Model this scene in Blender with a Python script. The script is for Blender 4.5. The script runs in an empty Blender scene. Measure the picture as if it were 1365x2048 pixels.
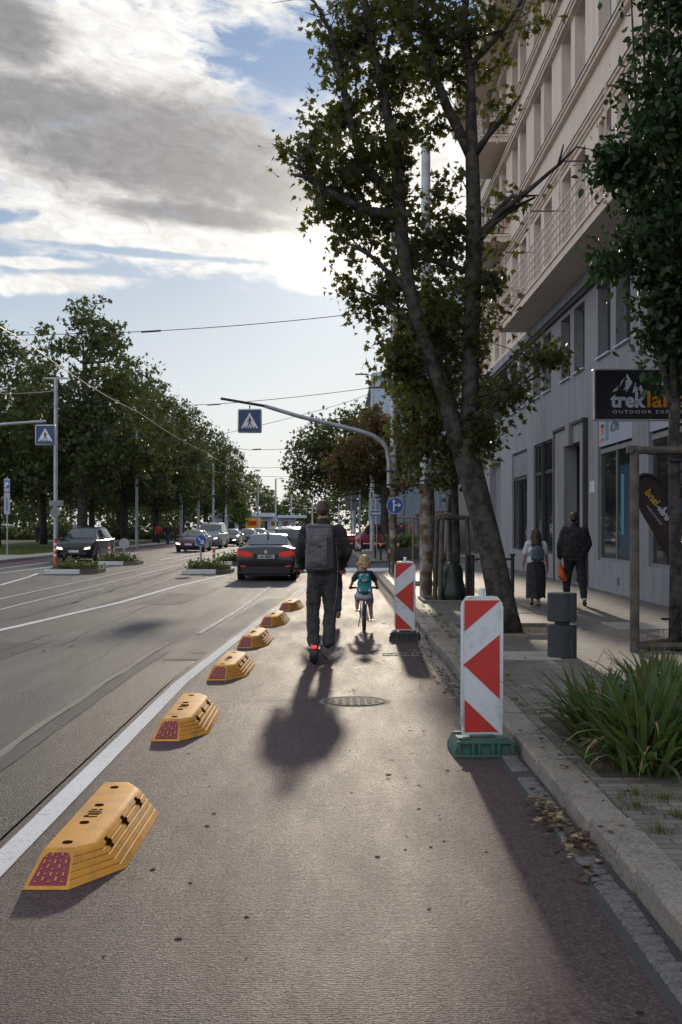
import bpy, bmesh, math, random
import numpy as np
from mathutils import Vector, Matrix
R = math.radians
scene = bpy.context.scene
col = scene.collection
# ---------------------------------------------------------------- camera
F = 2400.0; HX = 676.0; HY = 1052.0; CH = 1.7
cam = bpy.data.cameras.new("camera"); camo = bpy.data.objects.new("camera", cam); col.objects.link(camo)
camo.location = (0, 0, CH); camo.rotation_euler = (R(90), 0, 0)
cam.sensor_fit = 'VERTICAL'; cam.sensor_height = 36; cam.sensor_width = 24
cam.lens = F/2048*36; cam.shift_x = (682.5-HX)/2048; cam.shift_y = (HY-1024)/2048
cam.clip_start = .1; cam.clip_end = 3000
scene.camera = camo
# ---------------------------------------------------------------- light
SUN_EL = R(14.6); SUN_AZ = R(1.1)
sunv = Vector((math.sin(SUN_AZ)*math.cos(SUN_EL), math.cos(SUN_AZ)*math.cos(SUN_EL), math.sin(SUN_EL)))
sl = bpy.data.lights.new("sun", 'SUN'); sl.energy = 1.9; sl.angle = R(1.7); sl.color = (1, .86, .68)
so = bpy.data.objects.new("sun", sl); so.rotation_euler = (-sunv).to_track_quat('-Z', 'Y').to_euler(); so.location = (0, 0, 60)
col.objects.link(so)
scene.view_settings.view_transform = 'Standard'; scene.view_settings.look = 'None'
scene.view_settings.exposure = 0.06; scene.view_settings.gamma = 1.0
scene.cycles.use_denoising = True
scene.cycles.max_bounces = 6; scene.cycles.transparent_max_bounces = 12
scene.cycles.sample_clamp_indirect = 4
# ---------------------------------------------------------------- sky
w = bpy.data.worlds.new("World"); scene.world = w; w.use_nodes = True
NT = w.node_tree; NT.nodes.clear()
def nd(nt, t, ins=None, **kw):
    n = nt.nodes.new(t)
    for k, v in kw.items(): setattr(n, k, v)
    for k, v in (ins or {}).items():
        if isinstance(v, bpy.types.NodeSocket): nt.links.new(v, n.inputs[k])
        else: n.inputs[k].default_value = v
    return n
def mt(nt, op, a, b=0., c=0., clamp=False):
    n = nt.nodes.new('ShaderNodeMath'); n.operation = op; n.use_clamp = clamp
    for i, v in enumerate((a, b, c)):
        if isinstance(v, bpy.types.NodeSocket): nt.links.new(v, n.inputs[i])
        else: n.inputs[i].default_value = v
    return n.outputs[0]
def mixc(nt, f, a, b):
    n = nt.nodes.new('ShaderNodeMix'); n.data_type = 'RGBA'
    for i, v in ((0, f), (6, a), (7, b)):
        if isinstance(v, bpy.types.NodeSocket): nt.links.new(v, n.inputs[i])
        elif i == 0: n.inputs[0].default_value = v
        else: n.inputs[i].default_value = (*v[:3], 1)
    return n.outputs[2]
def mr(nt, v, a, b, c=0., d=1., smooth=True):
    n = nt.nodes.new('ShaderNodeMapRange'); n.interpolation_type = 'SMOOTHSTEP' if smooth else 'LINEAR'
    for i, x in enumerate((v, a, b, c, d)):
        if isinstance(x, bpy.types.NodeSocket): nt.links.new(x, n.inputs[i])
        else: n.inputs[i].default_value = x
    return n.outputs[0]
tc = nd(NT, 'ShaderNodeTexCoord')
sep = nd(NT, 'ShaderNodeSeparateXYZ', {0: tc.outputs['Generated']})
az = mt(NT, 'MULTIPLY', mt(NT, 'ARCTAN2', sep.outputs[0], sep.outputs[1]), 57.2958)      # degrees right of the road axis
el = mt(NT, 'MULTIPLY', mt(NT, 'ARCSINE', sep.outputs[2]), 57.2958)
co = nd(NT, 'ShaderNodeCombineXYZ', {0: az, 1: el, 2: 0.})
co2 = nd(NT, 'ShaderNodeVectorRotate', {'Vector': co.outputs[0], 'Angle': R(10)}, rotation_type='Z_AXIS')
cs = nd(NT, 'ShaderNodeMapping', {'Vector': co2.outputs[0], 'Scale': (.19, .44, 1)})
n1 = nd(NT, 'ShaderNodeTexNoise', {'Vector': cs.outputs[0], 'Scale': 1.0, 'Detail': 9., 'Roughness': .58, 'Distortion': .7})
n2 = nd(NT, 'ShaderNodeTexNoise', {'Vector': cs.outputs[0], 'Scale': 2.6, 'Detail': 8., 'Roughness': .62, 'Distortion': .4})
N1 = mt(NT, 'SUBTRACT', n1.outputs[0], .5); N2 = mt(NT, 'SUBTRACT', n2.outputs[0], .5)
def blob(px, py, rx, ry, tilt=0.):
    """soft ellipse in azimuth/elevation; centre given through the viewing direction"""
    u = (px-HX)/F; v = (HY-py)/F
    a0 = math.degrees(math.atan(u)); e0 = math.degrees(math.atan2(v, math.hypot(1, u)))
    k = 1/41.9; rx *= k; ry *= k; c, s = math.cos(R(tilt)), math.sin(R(tilt))
    da = mt(NT, 'SUBTRACT', az, a0); de = mt(NT, 'SUBTRACT', el, e0)
    p = mt(NT, 'DIVIDE', mt(NT, 'ADD', mt(NT, 'MULTIPLY', da, c), mt(NT, 'MULTIPLY', de, s)), rx)
    q = mt(NT, 'DIVIDE', mt(NT, 'SUBTRACT', mt(NT, 'MULTIPLY', de, c), mt(NT, 'MULTIPLY', da, s)), ry)
    return mt(NT, 'SUBTRACT', 1.0, mt(NT, 'SQRT', mt(NT, 'ADD', mt(NT, 'MULTIPLY', p, p), mt(NT, 'MULTIPLY', q, q))))
def smax(L, k=.15):
    o = L[0]
    for x in L[1:]:
        o = mt(NT, 'SMOOTH_MAX', o, x, k)
    return o
dens = smax([blob(60, 120, 560, 240, 6), blob(330, 330, 700, 150, -6), blob(330, 470, 700, 75, -7),
             blob(700, 480, 330, 95, 0), blob(900, 300, 420, 200, 0), blob(60, 570, 210, 26, 3), blob(60, 525, 130, 14, 0), blob(640, 570, 110, 22, 0),
             blob(-900, 300, 900, 260), blob(2200, 250, 900, 300), blob(500, 130, 75, 30, 40)], .12)
D = mr(NT, mt(NT, 'ADD', dens, mt(NT, 'ADD', mt(NT, 'MULTIPLY', N1, 1.5), mt(NT, 'MULTIPLY', N2, 1.1))), -.08, .42)
hole = smax([blob(560, 130, 180, 62, -12), blob(0, 432, 70, 20, 4), blob(300, 508, 260, 10, -3)], .1)
H_ = mr(NT, mt(NT, 'ADD', hole, mt(NT, 'ADD', mt(NT, 'MULTIPLY', N1, 1.6), mt(NT, 'MULTIPLY', N2, 1.5))), -.10, .50)
D = mt(NT, 'MULTIPLY', D, mt(NT, 'SUBTRACT', 1.0, H_))
dark = smax([blob(60, 215, 320, 75, -4), blob(330, 300, 460, 110, -8), blob(545, 372, 190, 60, -6), blob(0, 60, 130, 90, 0), blob(-700, 350, 500, 120), blob(380, 430, 210, 26, -4)], .2)
G_ = mr(NT, mt(NT, 'ADD', dark, mt(NT, 'ADD', mt(NT, 'MULTIPLY', N1, 1.3), mt(NT, 'MULTIPLY', N2, .9))), -.45, .60)
skyt = nd(NT, 'ShaderNodeTexSky', sky_type='NISHITA', sun_disc=False, sun_elevation=SUN_EL, sun_rotation=SUN_AZ, altitude=150, air_density=1.0, dust_density=1.2, ozone_density=1.5)
nis = nd(NT, 'ShaderNodeVectorMath', {0: skyt.outputs[0], 3: .075}, operation='SCALE').outputs[0]
cloudc = mixc(NT, G_, (.88, .865, .84), (.29, .285, .295))
n3 = nd(NT, 'ShaderNodeTexNoise', {'Vector': cs.outputs[0], 'Scale': 3.2, 'Detail': 10., 'Roughness': .66, 'Distortion': .9})
cloudc = nd(NT, 'ShaderNodeVectorMath', {0: cloudc, 3: mr(NT, n3.outputs[0], .3, .7, .80, 1.18, False)}, operation='SCALE').outputs[0]
clear = mixc(NT, mr(NT, el, 3., 20.), (.60, .68, .74), (.14, .27, .50))
clear = mixc(NT, .06, clear, nis)
front = mixc(NT, D, clear, cloudc)
# directions well away from the sun: plain sky, brightened as added fill for shaded surfaces
away = mr(NT, mt(NT, 'ABSOLUTE', mt(NT, 'SUBTRACT', az, 1.)), 25., 80.)
back = mixc(NT, mr(NT, N1, -.1, .12), (.78, .86, 1.0), (1.15, 1.13, 1.12))
dome = mixc(NT, away, front, back)
dome = mixc(NT, mr(NT, el, 26., 55.), dome, (.72, .78, .88))
# glow of the low sun in the thin cloud
sd = nd(NT, 'ShaderNodeVectorMath', {0: tc.outputs['Generated'], 1: tuple(sunv)}, operation='DOT_PRODUCT').outputs['Value']
ang = mt(NT, 'MULTIPLY', mt(NT, 'ARCCOSINE', sd), 57.2958)
gl = mt(NT, 'ADD', mt(NT, 'MULTIPLY', mt(NT, 'EXPONENT', mt(NT, 'MULTIPLY', ang, -.6)), 1.0), mt(NT, 'MULTIPLY', mt(NT, 'EXPONENT', mt(NT, 'MULTIPLY', ang, -.11)), .24))
glc = nd(NT, 'ShaderNodeVectorMath', {0: (1., .92, .78), 3: gl}, operation='SCALE').outputs[0]
tot = nd(NT, 'ShaderNodeVectorMath', {0: dome, 1: glc}, operation='ADD').outputs[0]
bg = nd(NT, 'ShaderNodeBackground', {'Color': tot, 'Strength': 1.0})
nd(NT, 'ShaderNodeOutputWorld', {0: bg.outputs[0]})
# ---------------------------------------------------------------- materials
MATS = {}
def M(name, c, rough=.6, metal=0., c2=None, sc=5., bump=0., bd=.01, bsc=None, det=5., spec=.5, emit=0., ecol=None, coat=0., sub=None, lo=.35, hi=.65):
    if name in MATS: return MATS[name]
    m = bpy.data.materials.new(name); m.use_nodes = True; nt = m.node_tree
    b = nt.nodes['Principled BSDF']
    b.inputs['Base Color'].default_value = (*c, 1); b.inputs['Roughness'].default_value = rough; b.inputs['Metallic'].default_value = metal
    b.inputs['Specular IOR Level'].default_value = spec
    if coat: b.inputs['Coat Weight'].default_value = coat; b.inputs['Coat Roughness'].default_value = .05
    t = nd(nt, 'ShaderNodeTexCoord')
    if c2 is None: c2 = tuple(x*.8 for x in c)
    oi = nd(nt, 'ShaderNodeObjectInfo'); av = nd(nt, 'ShaderNodeVectorMath', {0: t.outputs['Object'], 1: oi.outputs['Location']}, operation='ADD')
    n = nd(nt, 'ShaderNodeTexNoise', {'Vector': av.outputs[0], 'Scale': sc, 'Detail': det, 'Roughness': .6})
    f = mr(nt, n.outputs[0], lo, hi)
    nt.links.new(mixc(nt, f, c, c2), b.inputs['Base Color'])
    if bump:
        n2 = nd(nt, 'ShaderNodeTexNoise', {'Vector': t.outputs['Object'], 'Scale': bsc or sc*6, 'Detail': 4.})
        bp = nd(nt, 'ShaderNodeBump', {'Height': n2.outputs[0], 'Strength': bump, 'Distance': bd})
        nt.links.new(bp.outputs[0], b.inputs['Normal'])
    if emit:
        b.inputs['Emission Color'].default_value = (*(ecol or c), 1); b.inputs['Emission Strength'].default_value = emit
    MATS[name] = m; return m
def leafmat(name, c, c2, tr, mix=.42, rough=.42):
    m = bpy.data.materials.new(name); m.use_nodes = True; nt = m.node_tree
    b = nt.nodes['Principled BSDF']; out = nt.nodes['Material Output']
    t = nd(nt, 'ShaderNodeTexCoord')
    n = nd(nt, 'ShaderNodeTexNoise', {'Vector': t.outputs['Object'], 'Scale': 1.3, 'Detail': 6., 'Roughness': .7})
    g = nd(nt, 'ShaderNodeNewGeometry')
    f = mr(nt, mt(nt, 'ADD', mt(nt, 'MULTIPLY', n.outputs[0], .7), mt(nt, 'MULTIPLY', g.outputs['Random Per Island'], .45)), .35, .85)
    cc = mixc(nt, f, c, c2)
    nt.links.new(cc, b.inputs['Base Color']); b.inputs['Roughness'].default_value = rough
    b.inputs['Specular IOR Level'].default_value = .35
    tl = nd(nt, 'ShaderNodeBsdfTranslucent', {'Color': mixc(nt, f, tr, tuple(x*.7 for x in tr))})
    ms = nd(nt, 'ShaderNodeMixShader', {0: mix, 1: b.outputs[0], 2: tl.outputs[0]})
    nt.links.new(ms.outputs[0], out.inputs[0]); MATS[name] = m; return m
# ground materials -------------------------------------------------
def groundmat(name, c, c2, rough, ribs=None, bump=.5, grain=180., stain=.6, spec=.5, c3=None, st_sc=(.5, .12)):
    m = bpy.data.materials.new(name); m.use_nodes = True; nt = m.node_tree; b = nt.nodes['Principled BSDF']
    t = nd(nt, 'ShaderNodeTexCoord'); ob = t.outputs['Object']
    mp = nd(nt, 'ShaderNodeMapping', {'Vector': ob, 'Scale': (st_sc[0], st_sc[1], 1)})
    a = nd(nt, 'ShaderNodeTexNoise', {'Vector': mp.outputs[0], 'Scale': 2.2, 'Detail': 9., 'Roughness': .68, 'Distortion': .1})
    g = nd(nt, 'ShaderNodeTexNoise', {'Vector': ob, 'Scale': grain, 'Detail': 3., 'Roughness': .7})
    g2 = nd(nt, 'ShaderNodeTexNoise', {'Vector': ob, 'Scale': grain*.22, 'Detail': 4., 'Roughness': .7})
    cc = mixc(nt, mr(nt, a.outputs[0], .28, .72, 0., stain*.75), c, c2)
    cc = mixc(nt, mr(nt, g.outputs[0], .40, .72, 0., .7), cc, c3 or tuple(x*1.7 for x in c))
    cc = mixc(nt, mr(nt, g2.outputs[0], .52, .70, 0., .65), cc, tuple(x*.35 for x in c))
    nt.links.new(cc, b.inputs['Base Color'])
    b.inputs['Specular IOR Level'].default_value = spec*.5
    nt.links.new(mr(nt, a.outputs[0], .3, .7, rough+.17, rough+.25), b.inputs['Roughness'])
    h = mt(nt, 'ADD', mt(nt, 'MULTIPLY', g.outputs[0], .9), mt(nt, 'MULTIPLY', g2.outputs[0], .9))
    if ribs:
        wv = nd(nt, 'ShaderNodeTexWave', {'Vector': ob, 'Scale': ribs[0], 'Distortion': ribs[2], 'Detail': 3., 'Detail Scale': 2.6, 'Detail Roughness': .7}, wave_type='BANDS', bands_direction=ribs[1])
        h = mt(nt, 'ADD', h, mt(nt, 'MULTIPLY', wv.outputs['Fac'], ribs[3]))
    bp = nd(nt, 'ShaderNodeBump', {'Height': h, 'Strength': bump, 'Distance': .02})
    nt.links.new(bp.outputs[0], b.inputs['Normal']); MATS[name] = m; return m
def pavermat(name, c, c2, mortar, bw=.2, bh=.1, rot=0., rough=.62):
    m = bpy.data.materials.new(name); m.use_nodes = True; nt = m.node_tree; b = nt.nodes['Principled BSDF']
    t = nd(nt, 'ShaderNodeTexCoord'); ob = t.outputs['Object']
    dn = nd(nt, 'ShaderNodeTexNoise', {'Vector': ob, 'Scale': 7., 'Detail': 2.})
    dv = nd(nt, 'ShaderNodeVectorMath', {0: dn.outputs['Color'], 3: .03}, operation='SCALE').outputs[0]
    ad = nd(nt, 'ShaderNodeVectorMath', {0: ob, 1: dv}, operation='ADD').outputs[0]
    mp = nd(nt, 'ShaderNodeMapping', {'Vector': ad, 'Rotation': (0, 0, rot)})
    br = nd(nt, 'ShaderNodeTexBrick', {'Vector': mp.outputs[0], 'Color1': (*c, 1), 'Color2': (*c2, 1), 'Mortar': (*mortar, 1), 'Scale': 1., 'Mortar Size': .006, 'Mortar Smooth': .3, 'Bias': 0., 'Brick Width': bw, 'Row Height': bh})
    a = nd(nt, 'ShaderNodeTexNoise', {'Vector': ob, 'Scale': .9, 'Detail': 8., 'Roughness': .7})
    g = nd(nt, 'ShaderNodeTexNoise', {'Vector': ob, 'Scale': 120., 'Detail': 3.})
    cc = mixc(nt, mr(nt, a.outputs[0], .4, .7, 0., .6), br.outputs[0], tuple(x*.45 for x in c))
    cc = mixc(nt, mr(nt, g.outputs[0], .45, .7, 0., .4), cc, tuple(x*.5 for x in c))
    nt.links.new(cc, b.inputs['Base Color']); b.inputs['Roughness'].default_value = rough
    h = mt(nt, 'SUBTRACT', mt(nt, 'MULTIPLY', g.outputs[0], .18), br.outputs['Fac'])
    h = mt(nt, 'ADD', h, mt(nt, 'MULTIPLY', dn.outputs[0], .5))
    bp = nd(nt, 'ShaderNodeBump', {'Height': h, 'Strength': .8, 'Distance': .012})
    nt.links.new(bp.outputs[0], b.inputs['Normal']); MATS[name] = m; return m
def plastermat(name, c, c2, streak=1.):
    m = bpy.data.materials.new(name); m.use_nodes = True; nt = m.node_tree; b = nt.nodes['Principled BSDF']
    t = nd(nt, 'ShaderNodeTexCoord'); ob = t.outputs['Object']
    mp = nd(nt, 'ShaderNodeMapping', {'Vector': ob, 'Scale': (1.6, 1.6, .22)})
    a = nd(nt, 'ShaderNodeTexNoise', {'Vector': mp.outputs[0], 'Scale': 1.6, 'Detail': 8., 'Roughness': .7})
    g = nd(nt, 'ShaderNodeTexNoise', {'Vector': ob, 'Scale': 40., 'Detail': 5.})
    cc = mixc(nt, mr(nt, a.outputs[0], .38, .72, 0., .8*streak), c, c2)
    nt.links.new(cc, b.inputs['Base Color']); b.inputs['Roughness'].default_value = .85
    bp = nd(nt, 'ShaderNodeBump', {'Height': g.outputs[0], 'Strength': .35, 'Distance': .01})
    nt.links.new(bp.outputs[0], b.inputs['Normal']); MATS[name] = m; return m
groundmat('asphalt', (.062, .061, .062), (.036, .036, .039), .44, bump=.7, grain=110., stain=.8, st_sc=(.8, .07))
groundmat('fresh_asphalt', (.048, .048, .05), (.055, .055, .055), .52, bump=.5, grain=170., stain=.5)
groundmat('seam_asphalt', (.20, .185, .16), (.10, .095, .088), .55, bump=.5, grain=170., stain=.8)
groundmat('milled', (.030, .030, .032), (.055, .053, .05), .30, ribs=(20., 'X', 2.2, 2.2), bump=1.0, grain=60., stain=.5, c3=(.13, .125, .115))
groundmat('cycle_lane', (.098, .070, .073), (.066, .050, .054), .38, ribs=(17., 'Y', 9., 1.0), bump=1., grain=58., stain=.9, c3=(.30, .215, .21), st_sc=(1.1, .22), spec=.45)
groundmat('far_lane', (.10, .06, .07), (.07, .05, .055), .6, bump=.4, grain=90.)
groundmat('white_paint', (.62, .63, .65), (.42, .42, .42), .55, bump=.5, grain=140., stain=.6, c3=(.75, .75, .75))
groundmat('worn_paint', (.50, .50, .49), (.14, .135, .13), .55, bump=.5, grain=90., stain=1., st_sc=(2.5, .8))
groundmat('kerb_stone', (.21, .19, .165), (.095, .086, .076), .62, bump=.6, grain=60., stain=.9, st_sc=(1.2, .8))
groundmat('sett_stone', (.13, .125, .125), (.07, .068, .07), .55, bump=.7, grain=60., stain=.9, st_sc=(3, 3))
groundmat('soil', (.045, .035, .026), (.09, .07, .05), .9, bump=1., grain=40., stain=.8)
groundmat('grass_ground', (.035, .05, .015), (.06, .07, .02), .9, bump=1., grain=30., stain=.8)
pavermat('pavers', (.19, .165, .145), (.10, .088, .08), (.05, .045, .035))
groundmat('concrete', (.30, .285, .26), (.20, .19, .175), .7, bump=.4, grain=60., stain=.8, st_sc=(1, 1))
plastermat('grey_plaster', (.26, .262, .28), (.16, .162, .175))
plastermat('tan_plaster', (.68, .575, .475), (.54, .45, .37))
plastermat('blue_plaster', (.38, .46, .55), (.30, .37, .45), .5)
plastermat('fence_plaster', (.26, .26, .26), (.15, .15, .155))
leafmat('leaf_maple', (.026, .040, .012), (.048, .040, .014), (.17, .18, .026), .40)
leafmat('leaf_dark', (.012, .028, .009), (.024, .046, .014), (.045, .10, .014), .22, .5)
leafmat('leaf_lime', (.038, .056, .018), (.055, .062, .020), (.12, .14, .03), .36, .5)
leafmat('leaf_green', (.040, .065, .022), (.060, .075, .025), (.14, .18, .04), .4, .5)
leafmat('leaf_light', (.07, .11, .03), (.09, .12, .03), (.2, .26, .05), .4, .5)
leafmat('leaf_brown', (.085, .045, .022), (.055, .048, .02), (.20, .10, .03), .4, .5)
leafmat('leaf_iris', (.045, .085, .030), (.075, .115, .040), (.17, .24, .04), .32, .45)
leafmat('leaf_dry', (.38, .28, .16), (.22, .14, .075), (.3, .2, .1), .3, .7)
leafmat('leaf_litter', (.085, .05, .028), (.04, .026, .016), (.1, .05, .02), .1, .7)
leafmat('grass_blade', (.06, .09, .025), (.13, .12, .05), (.15, .18, .04), .3, .6)
M('bark', (.080, .072, .064), .92, c2=(.030, .027, .025), sc=7., det=9., bump=1., bd=.03, bsc=14., spec=.2)
M('bark_light', (.085, .070, .058), .9, c2=(.04, .034, .028), sc=9., bump=1., bsc=18.)
M('timber', (.105, .092, .075), .8, c2=(.05, .043, .036), sc=6., bump=.4)
M('timber_light', (.26, .19, .12), .8, c2=(.15, .11, .075), sc=6.)
M('galvanised', (.36, .38, .42), .42, .4, c2=(.27, .28, .31), sc=3.)
M('pole_white', (.50, .52, .56), .5, .1, c2=(.36, .37, .39), sc=4.)
M('rust_paint', (.30, .27, .235), .75, c2=(.10, .062, .04), sc=2.6, det=9., bump=.4, lo=.40, hi=.54)
M('dark_metal', (.03, .032, .036), .5, .3)
M('black_plastic', (.015, .015, .017), .5)
M('rubber', (.018, .018, .019), .8)
M('wire', (.05, .05, .05), .5, .6)
M('copper_wire', (.46, .38, .28), .45, .7)
M('sign_blue', (.022, .095, .34), .4, c2=(.02, .085, .30))
M('sign_blue_backlit', (.022, .065, .17), .45)  # sign blue darkened in colour for the backlit hanging crossing signs
M('sign_white', (.72, .73, .76), .45, c2=(.62, .63, .65))
M('sign_black', (.02, .02, .02), .5)
M('sign_red', (.48, .022, .014), .4, c2=(.40, .025, .018), sc=8.)
M('panel_white', (.54, .56, .60), .42, c2=(.30, .31, .33), sc=9., det=9., lo=.50, hi=.80)
M('green_plastic', (.028, .105, .082), .55, c2=(.05, .085, .065), sc=8., bump=.3)
M('dark_base', (.045, .055, .060), .65, c2=(.03, .035, .04))
M('separator_yellow', (.58, .265, .04), .66, spec=.3, c2=(.30, .17, .055), det=9., lo=.42, hi=.78, sc=5., bump=.25, bsc=60.)
M('separator_red', (.17, .012, .032), .4, c2=(.19, .012, .035))
M('slot', (.035, .014, .004), .95, spec=0.)
M('bollard_paint', (.022, .027, .034), .5, c2=(.017, .021, .027), sc=6.)
M('yellow_band', (.75, .42, .02), .5)
M('orange_plastic', (.62, .10, .025), .45)
M('glass_pane', (.012, .015, .018), .04, spec=.9, c2=(.02, .024, .028), sc=.8)
M('car_glass', (.02, .026, .034), .05, spec=.9)
M('frame_grey', (.22, .22, .23), .5, c2=(.17, .17, .18))
M('frame_dark', (.05, .052, .06), .5)
M('frame_white', (.55, .58, .64), .5)
M('railing_paint', (.66, .56, .49), .55, c2=(.50, .40, .34), sc=5.)
M('rail_dark', (.10, .075, .07), .5)
M('ledge_dark', (.055, .055, .062), .7)
M('steel_rail_glint', (.80, .74, .64), .38, .35)  # steel with the bright glint put into its pale base colour
M('iron', (.075, .068, .06), .75, .0, spec=.2, c2=(.12, .105, .09), sc=30., bump=.6, bsc=40.)
M('skin', (.42, .23, .16), .55, c2=(.36, .19, .13))
M('skin_tan', (.36, .20, .13), .55)
M('hair_brown', (.085, .045, .028), .55, c2=(.02, .012, .008), sc=40., bump=.9, bd=.03, bsc=22.)
M('hair_blond', (.52, .37, .20), .5, c2=(.28, .17, .08), sc=34., bump=1., bd=.04, bsc=26.)
M('hair_long', (.055, .028, .018), .45, c2=(.025, .013, .009), sc=40., bump=1., bd=.04, bsc=20.)
M('cloth_black', (.018, .018, .020), .9, c2=(.03, .03, .032), sc=12., bump=.9, bd=.05, bsc=9.)
M('cloth_char', (.055, .054, .058), .9, c2=(.032, .032, .036), sc=12., bump=.9, bd=.05, bsc=10.)
M('bag_grey', (.095, .092, .105), .6, c2=(.055, .053, .062), sc=7., bump=.8, bd=.04, bsc=7.)
M('bag_black', (.02, .02, .022), .6)
M('teal', (.02, .22, .24), .6, c2=(.015, .15, .17), sc=9., bump=.3, bsc=14.)
M('navy', (.018, .022, .045), .85, bump=.8, bd=.04, bsc=12.)
M('pale_short', (.36, .36, .42), .85, c2=(.30, .30, .35))
M('jeans', (.045, .065, .11), .85, bump=.8, bd=.04, bsc=10.)
M('white_cloth', (.55, .55, .62), .85, bump=.3, bsc=16.)
M('pattern_bag', (.14, .16, .17), .8, c2=(.05, .075, .085), sc=22., lo=.42, hi=.52)
M('orange_bag', (.80, .13, .03), .5, c2=(.6, .09, .02), sc=14., bump=.7, bsc=20.)
M('lit_red', (.9, .02, .01), .4, emit=3.0, ecol=(1, .02, .01))
M('tail_red', (.32, .008, .008), .3, emit=.22, ecol=(1, .03, .02))
M('headlamp', (.9, .85, .75), .2, emit=2.6, ecol=(1, .86, .66))
M('tar', (.022, .021, .022), .95, spec=.1)
M('sign_cabinet', (.006, .006, .007), .35)
M('orange_letter', (.66, .27, .01), .5)
M('letter_white', (.52, .55, .66), .5)
M('alu', (.5, .51, .53), .35, .6)
M('flag_cloth', (.055, .035, .035), .85, c2=(.04, .026, .027), sc=3.)
M('flag_yellow', (.62, .42, .05), .8)
M('poster', (.30, .32, .40), .6, c2=(.36, .36, .42), sc=2.)
M('poster_red', (.6, .1, .08), .6); M('poster_cyan', (.07, .26, .32), .6); M('poster_blue', (.012, .06, .11), .3); M('poster_green', (.16, .45, .36), .6); M('poster_dark', (.08, .09, .12), .6)
M('watering_bag', (.020, .034, .030), .4, c2=(.012, .02, .018), sc=10., bump=.9, bsc=9.)
M('kiosk_white', (.45, .50, .58), .6); M('kiosk_blue', (.12, .24, .42), .5); M('kiosk_yellow', (.75, .42, .02), .5)
M('roof_tile', (.20, .15, .13), .8)
M('stem_brown', (.11, .075, .035), .8)
M('plate_white', (.55, .57, .6), .5)
for nm, c in dict(paint_black=(.006, .007, .010), paint_grey=(.028, .025, .026), paint_darkred=(.055, .012, .018), paint_silver=(.20, .22, .26), paint_maroon=(.26, .02, .03), paint_purple=(.030, .012, .020), paint_white=(.5, .5, .52), paint_pale=(.22, .24, .28)).items():
    M(nm, c, .28, .2, coat=.4, spec=.4)
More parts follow.
